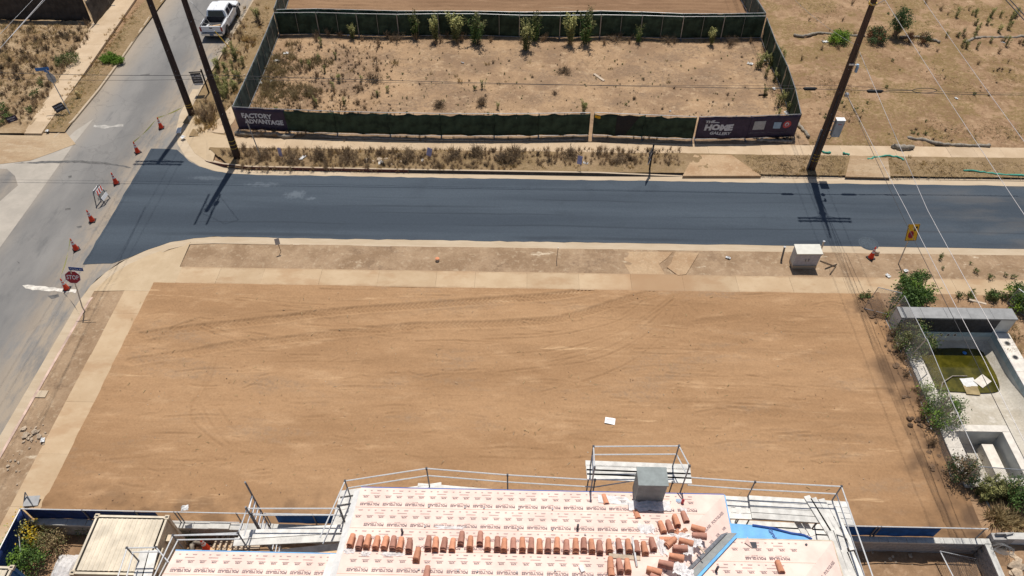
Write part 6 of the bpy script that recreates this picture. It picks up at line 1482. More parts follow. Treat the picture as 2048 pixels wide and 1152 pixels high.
# left run
S4 = Scaf('scaffold deck of long pale planks between the ladder and the main roof', (-8, 11.2, GND)); zl = 6.2
S4.plank(P(478, 1070, zl), P(694, 1057, zl), .32); S4.plank(P(468, 1084, zl - .03), P(692, 1074, zl - .03), .30); S4.plank(P(480, 1076, zl - .1), P(690, 1065, zl - .1), .2)
S4.plank(P(560, 1106, 5.6), P(690, 1092, 5.6), .25)
S4.guard([P(493, 1017, ZR_), P(678, 1017, ZR_)], .5); S4.guard([P(346, 1071, 7.1), P(476, 1069, 7.1)], .35)
for p in (P(493, 1017, ZR_), P(678, 1012, ZR_), P(476, 1066, 7.1), P(503, 1028, 7.0)): S4.post(p)
S4.rail(P(495, 1015, ZR_), P(477, 1066, 7.1)); S4.rail(P(500, 1030, 7.0), P(488, 1072, 6.9)); S4.rail(P(476, 1066, 7.1), P(346, 1071, 7.1))
# ladder frame
a = P(490, 964, 8.1); b = P(486, 991, 7.45); t = thing('ladder', 'tall aluminium ladder frame standing behind the scaffold planks', 'ladder', (a.x, a.y, GND))
b = V3((a.x + .03, a.y - .62, 7.5))
for p in (a, b): mb = MB(); mb.tube([(p.x, p.y, GND), (p.x, p.y, p.z)], .035, 6); mb.build('stile', M['darksteel'], t)
z = .0
while z < 7.5: mb = MB(); mb.tube([(a.x, a.y, z), (b.x, b.y, z)], .032, 6); mb.build('rung', M['white'], t); z += .42
# by the container
S5 = Scaf('small scaffold landing with guard rails beside the cream container', (-13, 10.5, GND))
zt = 5.9
for k in range(2): S5.plank(P(290 + k * 17, 1101, zt), P(270 + k * 17, 1180, zt), .33)
r4 = [P(254, 1096, 7.0), P(312, 1095, 7.0), P(339, 1127, 7.0), P(346, 1071, 7.1)]
S5.guard(r4[:3], .35); S5.rail(r4[3], P(300, 1170, 7.1)); S5.rail(P(356, 1080, 6.9), P(312, 1165, 6.9)); S5.rail(r4[0], P(232, 1165, 7.0)); S5.rail(P(266, 1106, 6.7), P(250, 1165, 6.7))
for p in r4: S5.post(p)
# bits and pieces on the site floor
for k in range(7):
    a = P(440 + k * 11, 1062, -.3); mb = MB(); mb.beam(a, a + V3((.05, -.9, .25)), .08, .06); tag(mb.build('timber_batten', M['oldlumber']), 'weathered batten leaning by the wall under the scaffold', 'board', 'battens under the scaffold')
for i, (u0, v0, u1, v1) in enumerate(((420, 1100, 480, 1078), (440, 1095, 520, 1092), (455, 1075, 460, 1105), (430, 1085, 500, 1065), (590, 1110, 690, 1100), (610, 1080, 680, 1090))):
    a, b = P(u0, v0, -.38), P(u1, v1, -.36); mb = MB(); mb.beam(a, b, .25, .04); tag(mb.build('timber_board', M['oldlumber'] if i % 2 else M['lumber']), 'timber board lying on the building site floor', 'board', 'boards on the site floor')
mb = MB(); mb.tube([P(385, 1102, -.3), P(384, 1090, -.25), P(392, 1083, -.25), P(404, 1086, -.3)], .11, 8); tag(mb.build('duct_hose', M['wattle'], smooth=True), 'fat grey hose curled beside the site cone', 'hose')
# loose chain-link panel leaning inside the site, rolled mesh beyond the wall
p = P(1880, 1102, .2); q = P(1915, 1170, .1); t = thing('wire_fence_section', 'loose chain link panel leaning inside the block wall corner', 'fence', tuple(p)); b1 = P(1955, 1118, -.35); b2 = P(1965, 1170, -.4)
mb = MB(); mb.tube([p, q], .028, 6); mb.tube([p, b1], .015, 5); mb.build('frame', M['paletube'], t); mb = MB(); chainlink(mb, p, q, b1, b2, .10, .005); tag(mb.build('wire_mesh', M['darksteel'], t, recalc=False), kind='stuff')
c = P(1998, 1105, .3); mb = MB(); rr2 = random.Random(6)
for k in range(26):
    a = rr2.uniform(0, 6.28); r_ = .38; zz_ = k * .05
    mb.tube([V3((c.x + (r_ + .08 * math.sin(3 * s + k)) * math.cos(s), c.y + .55 * (r_ + .05 * math.sin(5 * s)) * math.sin(s) - zz_ * .5 + .5, .15 + zz_ * .5)) for s in [i * 2 * math.pi / 14 for i in range(15)]], .006, 3, cap=False)
tag(mb.build('wire_roll', M['steel'], recalc=False), 'loose roll of chain link mesh dumped behind the side wall', 'wire roll')

# ================================================================== PLANTS
def blade(mb, p, d, L, wd, mi, bend=.3, rnd=random):
    d = Vector(d).normalized(); s = d.cross(Vector((rnd.uniform(-1, 1), rnd.uniform(-1, 1), .2)))
    if s.length < 1e-3: s = Vector((1, 0, 0))
    s.normalize(); m = p + d * L * .55; e = p + d * L + Vector((d.x, d.y, -.5)) * bend * L * .5
    mb.add([p - s * wd * .5, p + s * wd * .5, m + s * wd * .4, m - s * wd * .4, e], [(0, 1, 2, 3), (3, 2, 4)], mi)
def leaf(mb, c, sz, mi, rnd, asp=.55, flat=0.0):
    a = Vector((rnd.gauss(0, 1), rnd.gauss(0, 1), rnd.gauss(0, 1) * (1 - flat))).normalized(); b = a.orthogonal().normalized(); b = (b * math.cos(rnd.uniform(0, 3)) + a.cross(b) * math.sin(rnd.uniform(0, 3))).normalized()
    mb.add([c - a * sz * .5, c + b * sz * asp * .5, c + a * sz * .5, c - b * sz * asp * .5], [(0, 1, 2, 3)], mi)
def tuft(rnd, h, sp, n, wd=.02):
    mb = MB()
    for _ in range(n):
        a = rnd.uniform(0, 6.283); r = sp * rnd.random() ** .7 * .5; t = rnd.uniform(.1, .75)
        blade(mb, Vector((r * math.cos(a), r * math.sin(a), -.02)), (math.cos(a) * t, math.sin(a) * t, 1), h * rnd.uniform(.5, 1.1), wd * rnd.uniform(.7, 1.5), 0, .5, rnd)
    return mb
def deadweed(rnd, h, sp, n, twig=5):
    mb = MB()
    for _ in range(n):
        a = rnd.uniform(0, 6.283); t = rnd.uniform(.05, .9) * sp / h; p = Vector((rnd.gauss(0, .04), rnd.gauss(0, .04), -.02)); d = Vector((math.cos(a) * t, math.sin(a) * t, 1)).normalized(); L = h * rnd.uniform(.55, 1.1)
        q = p + d * L; mb.tube([p, p + d * L * .5 + Vector((rnd.gauss(0, .02), rnd.gauss(0, .02), 0)), q], [.012, .009, .004], 3, 1, cap=False)
        for k in range(twig):
            s = rnd.uniform(.3, 1); leaf(mb, p + d * L * s + Vector((rnd.gauss(0, .05), rnd.gauss(0, .05), rnd.gauss(0, .04))), rnd.uniform(.035, .08), 0, rnd, .4)
    return mb
def horseweed(rnd, h, sp, n):
    mb = MB()
    for _ in range(n):
        a = rnd.uniform(0, 6.283); t = rnd.uniform(.0, .45) * sp; p = Vector((rnd.gauss(0, .08), rnd.gauss(0, .08), -.02)); d = Vector((math.cos(a) * t, math.sin(a) * t, 1)).normalized(); L = h * rnd.uniform(.65, 1.08)
        mb.tube([p, p + d * L], [.014, .006], 3, 2, cap=False)
        for k in range(int(26 * L)):
            s = rnd.uniform(.08, .85); aa = rnd.uniform(0, 6.283); blade(mb, p + d * L * s, (math.cos(aa), math.sin(aa), .7), rnd.uniform(.10, .24), .028, 0, .4, rnd)
        for k in range(int(20 * L)):
            s = rnd.uniform(.72, 1.05); leaf(mb, p + d * L * s + Vector((rnd.gauss(0, .06), rnd.gauss(0, .06), 0)), rnd.uniform(.06, .11), 1, rnd, .6)
    return mb
def bushm(rnd, rx, ry, rz, ncl, nlf, sz, cl=.28):
    lf = MB(); st = MB()
    for _ in range(ncl):
        while True:
            v = Vector((rnd.uniform(-1, 1), rnd.uniform(-1, 1), rnd.uniform(-.3, 1)))
            if .35 < v.length < 1: break
        c = Vector((v.x * rx, v.y * ry, (v.z * .5 + .5) * rz)); r = cl * rnd.uniform(.6, 1.3)
        st.tube([Vector((rnd.gauss(0, .08), rnd.gauss(0, .08), -.05)), c * .55 + Vector((0, 0, .05)), c], [.022, .014, .005], 4, cap=False)
        m = 1 if rnd.random() < .35 else 0
        for k in range(nlf): leaf(lf, c + Vector((rnd.gauss(0, r * .55), rnd.gauss(0, r * .55), rnd.gauss(0, r * .5))), sz * rnd.uniform(.6, 1.3), m, rnd)
    return lf, st
PR = random.Random(12)
def protos(fn, mats, n, name): return [fn(random.Random(50 + 7 * i)).mesh(name, mats) for i in range(n)]
PM = {
 'straw': protos(lambda r: tuft(r, .38, .3, 46), [M['straw']], 3, 'dry_grass_tuft'),
 'pale': protos(lambda r: tuft(r, .42, .4, 50, .022), [M['straw2']], 3, 'pale_grass_tuft'),
 'dead': protos(lambda r: deadweed(r, .62, .42, 20, 7), [M['deadleaf'], M['stem']], 4, 'dead_weed'),
 'dark': protos(lambda r: deadweed(r, .42, .40, 22, 7), [M['darkdead'], M['darkdead']], 3, 'dark_weed'),
 'horse': protos(lambda r: horseweed(r, 1.15, .6, 7), [M['olive'], M['plume'], M['greenstem']], 3, 'tall_weed'),
 'small': protos(lambda r: horseweed(r, .45, .8, 6), [M['olive'], M['leaf'], M['greenstem']], 3, 'small_green_weed'),
 'fresh': protos(lambda r: horseweed(r, .4, .9, 9), [M['fresh'], M['fresh'], M['greenstem']], 3, 'fresh_grass'),
 'green': protos(lambda r: horseweed(r, 1.4, .9, 11), [M['leaf'], M['olive'], M['greenstem']], 3, 'tall_green_weed'),
 'plume': protos(lambda r: horseweed(r, 1.5, .8, 15), [M['olive'], M['plume'], M['greenstem']], 3, 'plumed_weed'),
}
NM = {'straw': ('dry_grass_tuft', 'grass'), 'pale': ('pale_grass_tuft', 'grass'), 'dead': ('dead_weed', 'weed'), 'dark': ('dark_weed', 'weed'), 'horse': ('tall_weed', 'weed'), 'small': ('small_weed', 'weed'), 'green': ('tall_green_weed', 'weed'), 'plume': ('plumed_weed', 'weed'), 'fresh': ('fresh_grass_clump', 'grass')}
def plant(kind, u, v, sc, label, group=None, z=.13):
    c = P(u, v, z); nm, cat = NM[kind]
    return inst(PR.choice(PM[kind]), nm, c, PR.uniform(0, 6.28), (sc * PR.uniform(.9, 1.1), sc * PR.uniform(.9, 1.1), sc * PR.uniform(.85, 1.15)), label, cat, group)
def scatter(kind, n, box, s0, s1, label, group, ok=None, seed=0, z=.13):
    r = random.Random(seed + 900); k = 0; tries = 0
    while k < n and tries < n * 30:
        tries += 1; u, v = r.uniform(box[0], box[2]), r.uniform(box[1], box[3])
        if ok and not ok(u, v): continue
        plant(kind, u, v, r.uniform(s0, s1), label, group, z); k += 1
def mass(kind, n, box, s0, s1, label, ok=None, seed=0, z=.13):
    r = random.Random(seed + 1900); mb = MB(); k = 0; tries = 0; nm = NM[kind][0]; geo = []
    for me_ in PM[kind]: geo.append(([v.co.copy() for v in me_.vertices], [(tuple(p.vertices), p.material_index) for p in me_.polygons]))
    while k < n and tries < n * 30:
        tries += 1; u, v = r.uniform(box[0], box[2]), r.uniform(box[1], box[3])
        if ok and not ok(u, v): continue
        c = P(u, v, z); sc = r.uniform(s0, s1); vs, fs = r.choice(geo); mx = Matrix.Rotation(r.uniform(0, 6.28), 3, 'Z') * sc; o = len(mb.v)
        mb.v += [tuple(c + mx @ q) for q in vs]; mb.f += [tuple(i + o for i in f) for f, m in fs]; mb.m += [m for f, m in fs]; k += 1
    return tag(mb.build('dry_undergrowth', list(PM[kind][0].materials), recalc=False), label, 'undergrowth', kind='stuff')
# fenced lot: weeds thick at the left, sparse elsewhere
inl = lambda u, v: u > 485 + (262 - v) * .36 + 8 and u < 1575 - (262 - v) * .28
scatter('dead', 34, (500, 100, 760, 255), .7, 1.25, 'brown dead weed among the dark tufts at the verge end of the fenced lot', 'dead weeds in the fenced lot', inl, 1)
scatter('horse', 13, (500, 90, 760, 250), .5, .85, 'olive green tall weed among dead ones in the fenced lot', 'olive weeds in the fenced lot', inl, 2)
scatter('dark', 80, (540, 85, 730, 255), .28, .6, 'small dark burnt weed tuft dotting the fenced lot', 'dark tufts in the fenced lot', inl, 3)
scatter('pale', 40, (490, 95, 640, 250), .8, 1.4, 'pale grass tuft along the inside of the verge fence', 'pale grass by the verge fence', lambda u, v: inl(u, v) and u < 535 + (262 - v) * .36, 4)
scatter('dark', 26, (740, 110, 1540, 255), .3, .7, 'grey brown low weed on the bare cracked part of the fenced lot', 'low weeds on cracked soil', inl, 5)
scatter('small', 20, (740, 95, 1540, 255), .25, .55, 'small green weed on the cracked soil of the fenced lot', 'small green weeds on cracked soil', inl, 6)
scatter('dead', 30, (560, 72, 1520, 92), .8, 1.4, 'brown dead weed in front of the back fence', 'dead weeds by the back fence', inl, 7)
scatter('horse', 22, (1490, 90, 1590, 262), .6, 1.0, 'olive weed along the inside of the field side fence', 'weeds by the field side fence', lambda u, v: abs(u - (1580 - (262 - v) * .28)) < 26 + 8, 8)
scatter('pale', 26, (500, 120, 1560, 262), .4, .8, 'straw coloured tuft on the fenced lot', 'straw tufts on the fenced lot', inl, 9)
for u, v, k, s in ((667, 180, 'horse', .8), (640, 205, 'dead', 1.1), (965, 178, 'horse', .7), (950, 180, 'small', .9), (965, 208, 'dark', 1.5), (880, 212, 'dark', 1.4), (775, 185, 'horse', .6), (730, 218, 'dead', .9), (1168, 225, 'horse', .9), (1170, 215, 'small', .9), (750, 165, 'dark', 1.8), (1110, 190, 'dark', 1.2), (1130, 145, 'dark', 1.2), (995, 218, 'horse', .6), (790, 128, 'pale', 1.4), (975, 130, 'straw', 1.1), (920, 165, 'straw', 1.2)):
    plant(k, u, v, s, {'horse': 'larger olive weed clump standing alone on the fenced lot', 'dead': 'larger dead weed standing alone on the fenced lot', 'small': 'leafy low weed clump standing on the fenced lot', 'dark': 'bushy grey brown weed ball on the fenced lot', 'pale': 'wide pale grass patch on the fenced lot', 'straw': 'wide straw grass patch on the fenced lot'}[k], 'larger %s plants of the fenced lot' % k)
for u, v, k, s, l in ((832, 72, 'green', .85, 'tall green weed at the dark back fence, first of the clump row'), (872, 80, 'plume', .75, 'pale plumed weed right of the first tall weed by the back fence'), (912, 78, 'plume', .95, 'broad plumed weed at the back fence beside the bright green fan'), (953, 86, 'green', 1.15, 'bright green fan shaped weed at the back fence'), (1052, 98, 'plume', 1.0, 'yellowish plumed weed standing free before the back fence'), (1068, 80, 'green', .9, 'dark green weed behind the yellowish plumed one'), (1140, 84, 'plume', .85, 'golden plumed shrub beside the dense green one at the back fence'), (1173, 82, 'green', 1.2, 'dense green shrub beside the golden plumed one'), (1277, 82, 'green', .6, 'slim green weed at the middle of the back fence'), (1405, 66, 'green', .6, 'small green weed high against the back fence'), (1422, 86, 'plume', .6, 'small plumed weed near the fence corner'), (706, 74, 'plume', .55, 'thin plumed weed near the verge end of the back fence')):
    plant(k, u, v + 3, s * 1.75, l)
mass('pale', 170, (495, 88, 720, 256), .7, 1.5, 'tall straw coloured grass massed at the weedy end of the fenced lot', lambda u, v: inl(u, v) and u < 560 + (262 - v) * .36 + 60 * math.sin(v * .11), 41)
# far parkway: dry brush
mass('dead', 640, (475, 298, 1360, 342), .35, .7, 'matted brown undergrowth of the strip before the front fence', lambda u, v: u < 1020 or v < 332, 31)
scatter('dead', 45, (475, 300, 1360, 340), .5, 1.0, 'brown dry brush in the strip before the green front fence', 'dry brush in the far strip', lambda u, v: u < 1020 or v < 330, 11)
mass('dark', 300, (520, 84, 790, 258), .25, .5, 'small dark rosettes dotting the weedy end of the fenced lot', lambda u, v: u > 500 + (262 - v) * .36, 34)
mass('small', 160, (740, 90, 1570, 258), .15, .4, 'tiny green seedlings on the cracked soil of the fenced lot', inl, 35)
mass('dark', 160, (740, 90, 1570, 258), .15, .4, 'tiny dry seedlings on the cracked soil of the fenced lot', inl, 36)
scatter('dark', 36, (560, 302, 1340, 335), .7, 1.3, 'dark twiggy brush in the strip before the green front fence', 'dark brush in the far strip', None, 12)
scatter('straw', 60, (470, 298, 1370, 342), .5, 1.0, 'straw grass tuft in the strip before the green front fence', 'straw grass in the far strip', None, 13)
scatter('straw', 50, (1490, 315, 1900, 350), .3, .7, 'short straw tuft in the strip around the brown pole', 'straw tufts by the brown pole', lambda u, v: abs(u - 1625) > 14, 14)
for u, v, s in ((1030, 312, 1.7), (905, 310, 1.4), (1010, 318, 1.5), (950, 308, 1.5), (1140, 312, 1.3), (700, 318, 1.5), (640, 312, 1.4)): plant('dead', u, v, s, 'large rounded ball of dry brush in the far strip', 'large brush balls in the far strip')
scatter('dead', 30, (480, 262, 620, 275), .5, .8, 'dry flowering weed at the foot of the FACTORY ADVANTAGE banner', 'weeds under the left banner', None, 15)
scatter('dark', 20, (1500, 268, 1600, 280), .5, .9, 'dark dry weed at the foot of the gallery banner', 'weeds under the right banner', None, 16)
scatter('dead', 26, (600, 274, 1400, 284), .3, .6, 'small dry weed at the foot of the green front fence', 'weeds under the front fence', None, 17)
# verge left of the fenced lot
vg = lambda u, v: 395 + (230 - v) * .42 < u < 470 + (200 - v) * .40 and v < 225
scatter('horse', 34, (425, 95, 490, 200), .55, 1.0, 'yellowish green tall weed on the verge beside the grey fence', 'tall weeds on the verge', vg, 18)
scatter('dead', 35, (385, 20, 545, 260), .5, 1.1, 'brown dead weed on the verge beside the grey fence', 'dead weeds on the verge', vg, 19)
scatter('straw', 36, (385, 10, 545, 255), .5, 1.0, 'straw tuft on the verge beside the grey fence', 'straw tufts on the verge', vg, 20)
for k in range(16): plant('straw' if k % 3 else 'dead', 408 + PR.gauss(0, 13), 243 + PR.gauss(0, 9), PR.uniform(1.2, 1.9), 'golden dry grass bush at the foot of the dark corner pole', 'golden bush by the corner pole')
for k in range(4): plant('straw', 499 + PR.gauss(0, 5), 82 + PR.gauss(0, 3), 1.5, 'bright golden grass tuft on the verge beside the grey fence', 'golden tuft on the verge')
plant('plume', 515, 40, .9, 'pale green plumed weed on the verge beyond the pickup'); plant('dark', 520, 50, 2.0, 'dark low weed at the foot of the pale plumed one on the verge')
scatter('dead', 10, (440, 296, 520, 318), .7, 1.1, 'dead weed around the foot of the dark street pole', 'weeds round the street pole', None, 21)
# west side
wl_ = lambda u, v: u < 205 - (v - 40) * .70 and v > 48
mass('dead', 200, (0, 50, 200, 250), .35, .8, 'matted dead undergrowth of the dry corner field', wl_, 32)
mass('dead', 110, (500, 85, 760, 255), .3, .7, 'low dead undergrowth at the weedy end of the fenced lot', inl, 33)
scatter('dead', 45, (0, 50, 200, 250), .5, 1.0, 'brown dead weed in the dry corner field', 'dead weeds in the corner field', wl_, 22)
scatter('pale', 120, (0, 50, 200, 250), .6, 1.1, 'pale dry grass tuft in the dry corner field', 'pale grass in the corner field', wl_, 23)
scatter('dark', 40, (0, 60, 190, 240), .8, 1.5, 'dark clump in the dry corner field', 'dark clumps in the corner field', wl_, 24)
for u, v, s in ((72, 195, 1.0), (85, 172, .9), (62, 225, .9), (10, 225, 1.1), (20, 240, 1.0), (5, 250, .9)): plant('small', u, v, s * 1.6, 'olive green weed at the edge of the dry corner field', 'olive weeds in the corner field')
for k in range(26): plant('fresh', 222 + PR.gauss(0, 13), 122 + PR.gauss(0, 4), PR.uniform(.8, 1.3), 'fresh green grass clump in the west verge by the kerb', 'fresh green grass in the west verge')
scatter('straw', 60, (100, 20, 300, 262), .4, .8, 'straw tuft in the west verge', 'straw tufts in the west verge', lambda u, v: abs(u - (282 - v * .78)) < 16, 25)
# dry field on the right
clu = lambda u, v: math.sin(u * .021 + 1) * math.sin(v * .045 + u * .008) + .4 * math.sin(u * .06 + v * .05) > .15
scatter('small', 30, (1610, 20, 2040, 285), .3, .75, 'small green weed in the dry field', 'green weeds in the dry field', clu, 26)
scatter('dead', 30, (1600, 5, 2040, 130), .5, 1.0, 'thin dead weed in the dry field beyond the wattle', 'dead weeds beyond the wattle', None, 27)
scatter('dark', 36, (1610, 60, 2040, 285), .3, .7, 'dark low weed in the dry field', 'dark weeds in the dry field', clu, 28)
scatter('horse', 26, (1880, 30, 2045, 100), .5, .9, 'thin olive stalk at the wattle in the dry field', 'stalks at the wattle', None, 29)
# near strip and pool side
for u, v, s in ((1880, 518, .55), (1978, 558, .6), (1950, 545, .5), (2010, 552, .4), (1940, 528, .35), (1735, 596, .8), (1722, 598, .7), (1885, 538, .3), (2025, 556, .5)): plant('small', u, v, s * 1.5, 'small weed in the near strip beyond the yellow sign', 'small weeds in the near strip')
for k in range(10): plant('small', 1985 + PR.gauss(0, 22), 598 + PR.gauss(0, 4), PR.uniform(1.2, 1.8), 'olive grassy weed behind the raised pool wall', 'weeds behind the pool wall')
for k in range(14): plant('pale', 2030 + PR.gauss(0, 10), 660 + PR.gauss(0, 25), PR.uniform(.8, 1.2), 'dry grass tuft on the far side of the pool', 'dry grass beside the pool')
for k in range(22): plant('horse', 1985 + PR.gauss(0, 25), 985 + PR.gauss(0, 10), PR.uniform(.6, 1.0), 'straggly weed by the spa end of the pool fence', 'weeds at the spa end of the pool')
for k in range(12): plant('pale', 2010 + PR.gauss(0, 16), 1045 + PR.gauss(0, 6), PR.uniform(1.6, 2.3), 'yellow green grass clump above the white garden wall', 'yellow grass by the garden wall')
for k in range(18): plant('dead', *( (lambda s: (1770 + s * 135 + PR.gauss(0, 8), 640 + s * 320 + PR.gauss(0, 6)))(PR.random())), PR.uniform(.6, 1.1), 'dead weed on the soil bank along the pool fence', 'dead weeds along the pool fence')

def bush(label, u, v, rx, ry, rz, ncl, nlf, sz, mats, z=.12, seed=1, cl=.28, name='bush'):
    r = random.Random(seed); lf, st = bushm(r, rx, ry, rz, ncl, nlf, sz, cl); c = P(u, v, z)
    t = thing(name, label, 'bush', tuple(c), r.uniform(0, 6)); lf.build('foliage', [M[m] for m in mats], t, local=True, recalc=False); st.build('stems', M['stem'], t, local=True, recalc=False); return t
bush('leafy green bush behind the corner of the raised pool wall', 1818, 598, 1.65, 1.05, 1.3, 75, 80, .13, ('leaf', 'fresh'), seed=1)
bush('green bush at the far end of the raised pool wall', 2036, 612, 1.2, .9, 1.2, 45, 60, .12, ('leaf', 'lime'), seed=2)
bush('sparse brownish green bush growing through the pool fence', 1822, 692, 1.35, 1.0, 1.25, 60, 52, .11, ('olive', 'leaf'), seed=3)
bush('small lime tinted bush on the soil bank by the pool fence', 1786, 640, .5, .4, .5, 14, 40, .09, ('lime', 'olive'), seed=4)
bush('elongated green bush along the pool coping', 1878, 836, .85, 1.3, 1.15, 52, 62, .10, ('leaf', 'fresh'), seed=5)
bush('small bright bush at the end of the coping bush', 1851, 790, .4, .4, .6, 12, 40, .09, ('lime', 'leaf'), seed=6)
bush('dark sparse bush by the lower corner of the pool fence', 1912, 955, .75, .6, 1.3, 40, 60, .10, ('dkleaf', 'deadleaf'), seed=7)
bush('large green bush beside the white garden wall', 2035, 1008, 1.0, .75, 1.4, 50, 60, .11, ('leaf', 'dkleaf'), seed=8)
bush('big feathery green bush by the blue container', 48, 1132, 1.3, .85, 1.4, 75, 60, .10, ('leaf', 'fresh'), -.5, 9)
bush('grey brown twiggy bush beside the cream container', 108, 1095, .85, .7, 1.3, 36, 34, .085, ('straw2', 'olive'), -.5, 10)
bush('yellow flowering bush against the navy side fence', 72, 1082, .8, .5, 1.6, 34, 40, .10, ('yellowflower', 'plume'), -.5, 11)
bush('small green shrub at the foot of the wall behind the container', 180, 1060, .4, .3, .7, 12, 40, .08, ('leaf', 'olive'), -.5, 12)
bush('small shrub between the container and the wall', 372, 1068, .6, .35, .5, 16, 40, .08, ('dkleaf', 'olive'), -.5, 13)
bush('bright lime green bush by the wattle in the dry field', 1676, 84, 1.15, .7, .8, 50, 60, .12, ('lime', 'leaf'), seed=14)
bush('low dark green bush left of the upright one in the dry field', 1750, 82, 1.2, .7, 1.0, 46, 55, .12, ('dkleaf', 'redleaf'), seed=15)
bush('upright dark green shrub in the dry field', 1790, 74, .75, .6, 2.6, 50, 55, .12, ('dkleaf', 'leaf'), seed=16)
bush('small reddish shrub in the dry field', 1818, 84, .45, .4, .7, 16, 45, .1, ('redleaf', 'deadleaf'), seed=17)
bush('small dark shrub beside the reddish one in the dry field', 1846, 86, .6, .45, .9, 20, 45, .1, ('dkleaf', 'redleaf'), seed=18)
bush('round olive bush at the edge of the west pavement', 139, 128, .85, .7, .8, 30, 50, .11, ('olive', 'leaf'), seed=19)

for i, (u, v, rx, rz) in enumerate(((1030, 318, .85, .75), (905, 316, .6, .5), (955, 312, .7, .6), (1005, 322, .6, .55), (1140, 316, .6, .5), (700, 320, .9, .6), (640, 316, .8, .6), (585, 318, .9, .6), (820, 314, .8, .5), (520, 316, .8, .6), (1235, 322, .6, .45))):
    bush('rounded brown twiggy shrub in the strip before the green front fence', u, v, rx, rx * .7, rz, 26, 60, .06, ('deadleaf', 'darkdead'), .14, 60 + i, .24, 'dry_shrub')['group'] = 'dry shrubs in the far strip'
for i, (u, v, rx, rz) in enumerate(((750, 165, .75, .55), (965, 210, .5, .5), (880, 214, .55, .4), (1128, 147, .6, .4), (795, 80, .9, .7), (1232, 84, .9, .6), (1335, 84, .9, .6), (1460, 88, .8, .6))):
    bush('grey brown twiggy shrub ball on the fenced lot', u, v, rx, rx * .8, rz, 22, 50, .06, ('darkdead', 'deadleaf'), .14, 80 + i, .22, 'dry_shrub')['group'] = 'dry shrub balls on the fenced lot'
# grass and litter of stalks nobody could count
def groundcover(name, label, boxes, n, h, mats, seed, z=.12):
    r = random.Random(seed); mb = MB()
    for _ in range(n):
        bx = r.choice(boxes); u, v = r.uniform(bx[0], bx[2]), r.uniform(bx[1], bx[3]); c = P(u, v, z); hh = h * r.uniform(.5, 1.2); m = r.randrange(len(mats))
        for k in range(5): a = r.uniform(0, 6.283); blade(mb, c + Vector((r.gauss(0, .06), r.gauss(0, .06), 0)), (math.cos(a), math.sin(a), r.uniform(.5, 1.5)), hh, .022, m, .4, r)
    return tag(mb.build(name, [M[m] for m in mats], recalc=False), label, 'grass', kind='stuff')
groundcover('dry_grass', 'short dry grass covering the dry field', [(1600, 5, 2048, 60), (1600, 95, 2048, 290), (1610, 130, 1760, 260), (1850, 150, 2048, 280)], 3800, .12, ['straw', 'straw2', 'olive', 'deadleaf'], 1)
groundcover('dry_grass', 'matted dry grass covering the strip before the front fence', [(470, 298, 1360, 343), (470, 298, 1360, 343), (1490, 312, 1690, 352), (1700, 325, 2048, 356)], 5200, .15, ['straw', 'deadleaf', 'straw2', 'darkdead'], 2)
groundcover('dry_grass', 'matted dry stalks covering the corner field', [(0, 48, 180, 90), (0, 60, 140, 150), (0, 100, 90, 230)], 2600, .17, ['straw2', 'deadleaf', 'straw'], 3)
groundcover('dry_grass', 'short dry grass covering the verges', [(430, 90, 500, 200), (470, 20, 540, 90), (390, 200, 460, 250)], 900, .14, ['straw', 'deadleaf', 'olive'], 4)
def gc2(name, label, pts, n, h, mats, seed, sp):
    r = random.Random(seed); mb = MB()
    for _ in range(n):
        (u0, v0), (u1, v1) = r.choice(pts); t = r.random(); c = P(u0 + (u1 - u0) * t + r.gauss(0, sp), v0 + (v1 - v0) * t + r.gauss(0, sp * .4), .12); m = r.randrange(len(mats))
        for k in range(5): a = r.uniform(0, 6.283); blade(mb, c + Vector((r.gauss(0, .06), r.gauss(0, .06), 0)), (math.cos(a), math.sin(a), r.uniform(.5, 1.5)), h * r.uniform(.5, 1.2), .022, m, .4, r)
    return tag(mb.build(name, [M[m] for m in mats], recalc=False), label, 'grass', kind='stuff')
gc2('dry_grass', 'dry grass along the west verge', [((285, 10), (110, 255))], 1100, .13, ['straw', 'straw2', 'olive'], 5, 9)
gc2('dry_grass', 'dry grass along the inside of the lot fences', [((560, 78), (1520, 82)), ((545, 90), (490, 240)), ((1530, 90), (1580, 240))], 1500, .2, ['straw', 'deadleaf', 'olive', 'darkdead'], 6, 8)
groundcover('dry_grass', 'sparse dry stalks scattered over the weedy end of the fenced lot', [(540, 90, 760, 258), (520, 100, 640, 258), (510, 130, 600, 258)], 3000, .17, ['straw2', 'deadleaf', 'straw', 'darkdead'], 7)
groundcover('dry_grass', 'sparse dry stalks scattered over the cracked soil of the fenced lot', [(740, 95, 1560, 258)], 900, .10, ['straw2', 'deadleaf', 'darkdead', 'olive'], 8)

# ================================================================== ROCKS, CLODS, WATTLES, LITTER
def rockmesh(seed, mat, name):
    b = bmesh.new(); bmesh.ops.create_icosphere(b, subdivisions=1, radius=.5); r = random.Random(seed)
    for v in b.verts: v.co *= r.uniform(.65, 1.1); v.co.z *= .7
    m = bpy.data.meshes.new(name); b.to_mesh(m); b.free(); m.materials.append(mat); return m
RK = [rockmesh(i, M['rock'], 'rubble_chunk') for i in range(4)]; CL = [rockmesh(10 + i, M['clod'], 'soil_clod') for i in range(4)]; DC = [rockmesh(20 + i, M['darkclod'], 'soil_clod') for i in range(4)]
def rocks(ms, name, n, uv, su, sv, s0, s1, label, group, z=.13, seed=0, cat='rock'):
    r = random.Random(seed + 300)
    for _ in range(n):
        c = P(uv[0] + r.gauss(0, su), uv[1] + r.gauss(0, sv), z); s = s0 + (s1 - s0) * r.random() ** 2
        inst(r.choice(ms), name, c + Vector((0, 0, s * .12)), r.uniform(0, 6), (s * r.uniform(.8, 1.4), s, s * r.uniform(.6, 1)), label, cat, group)
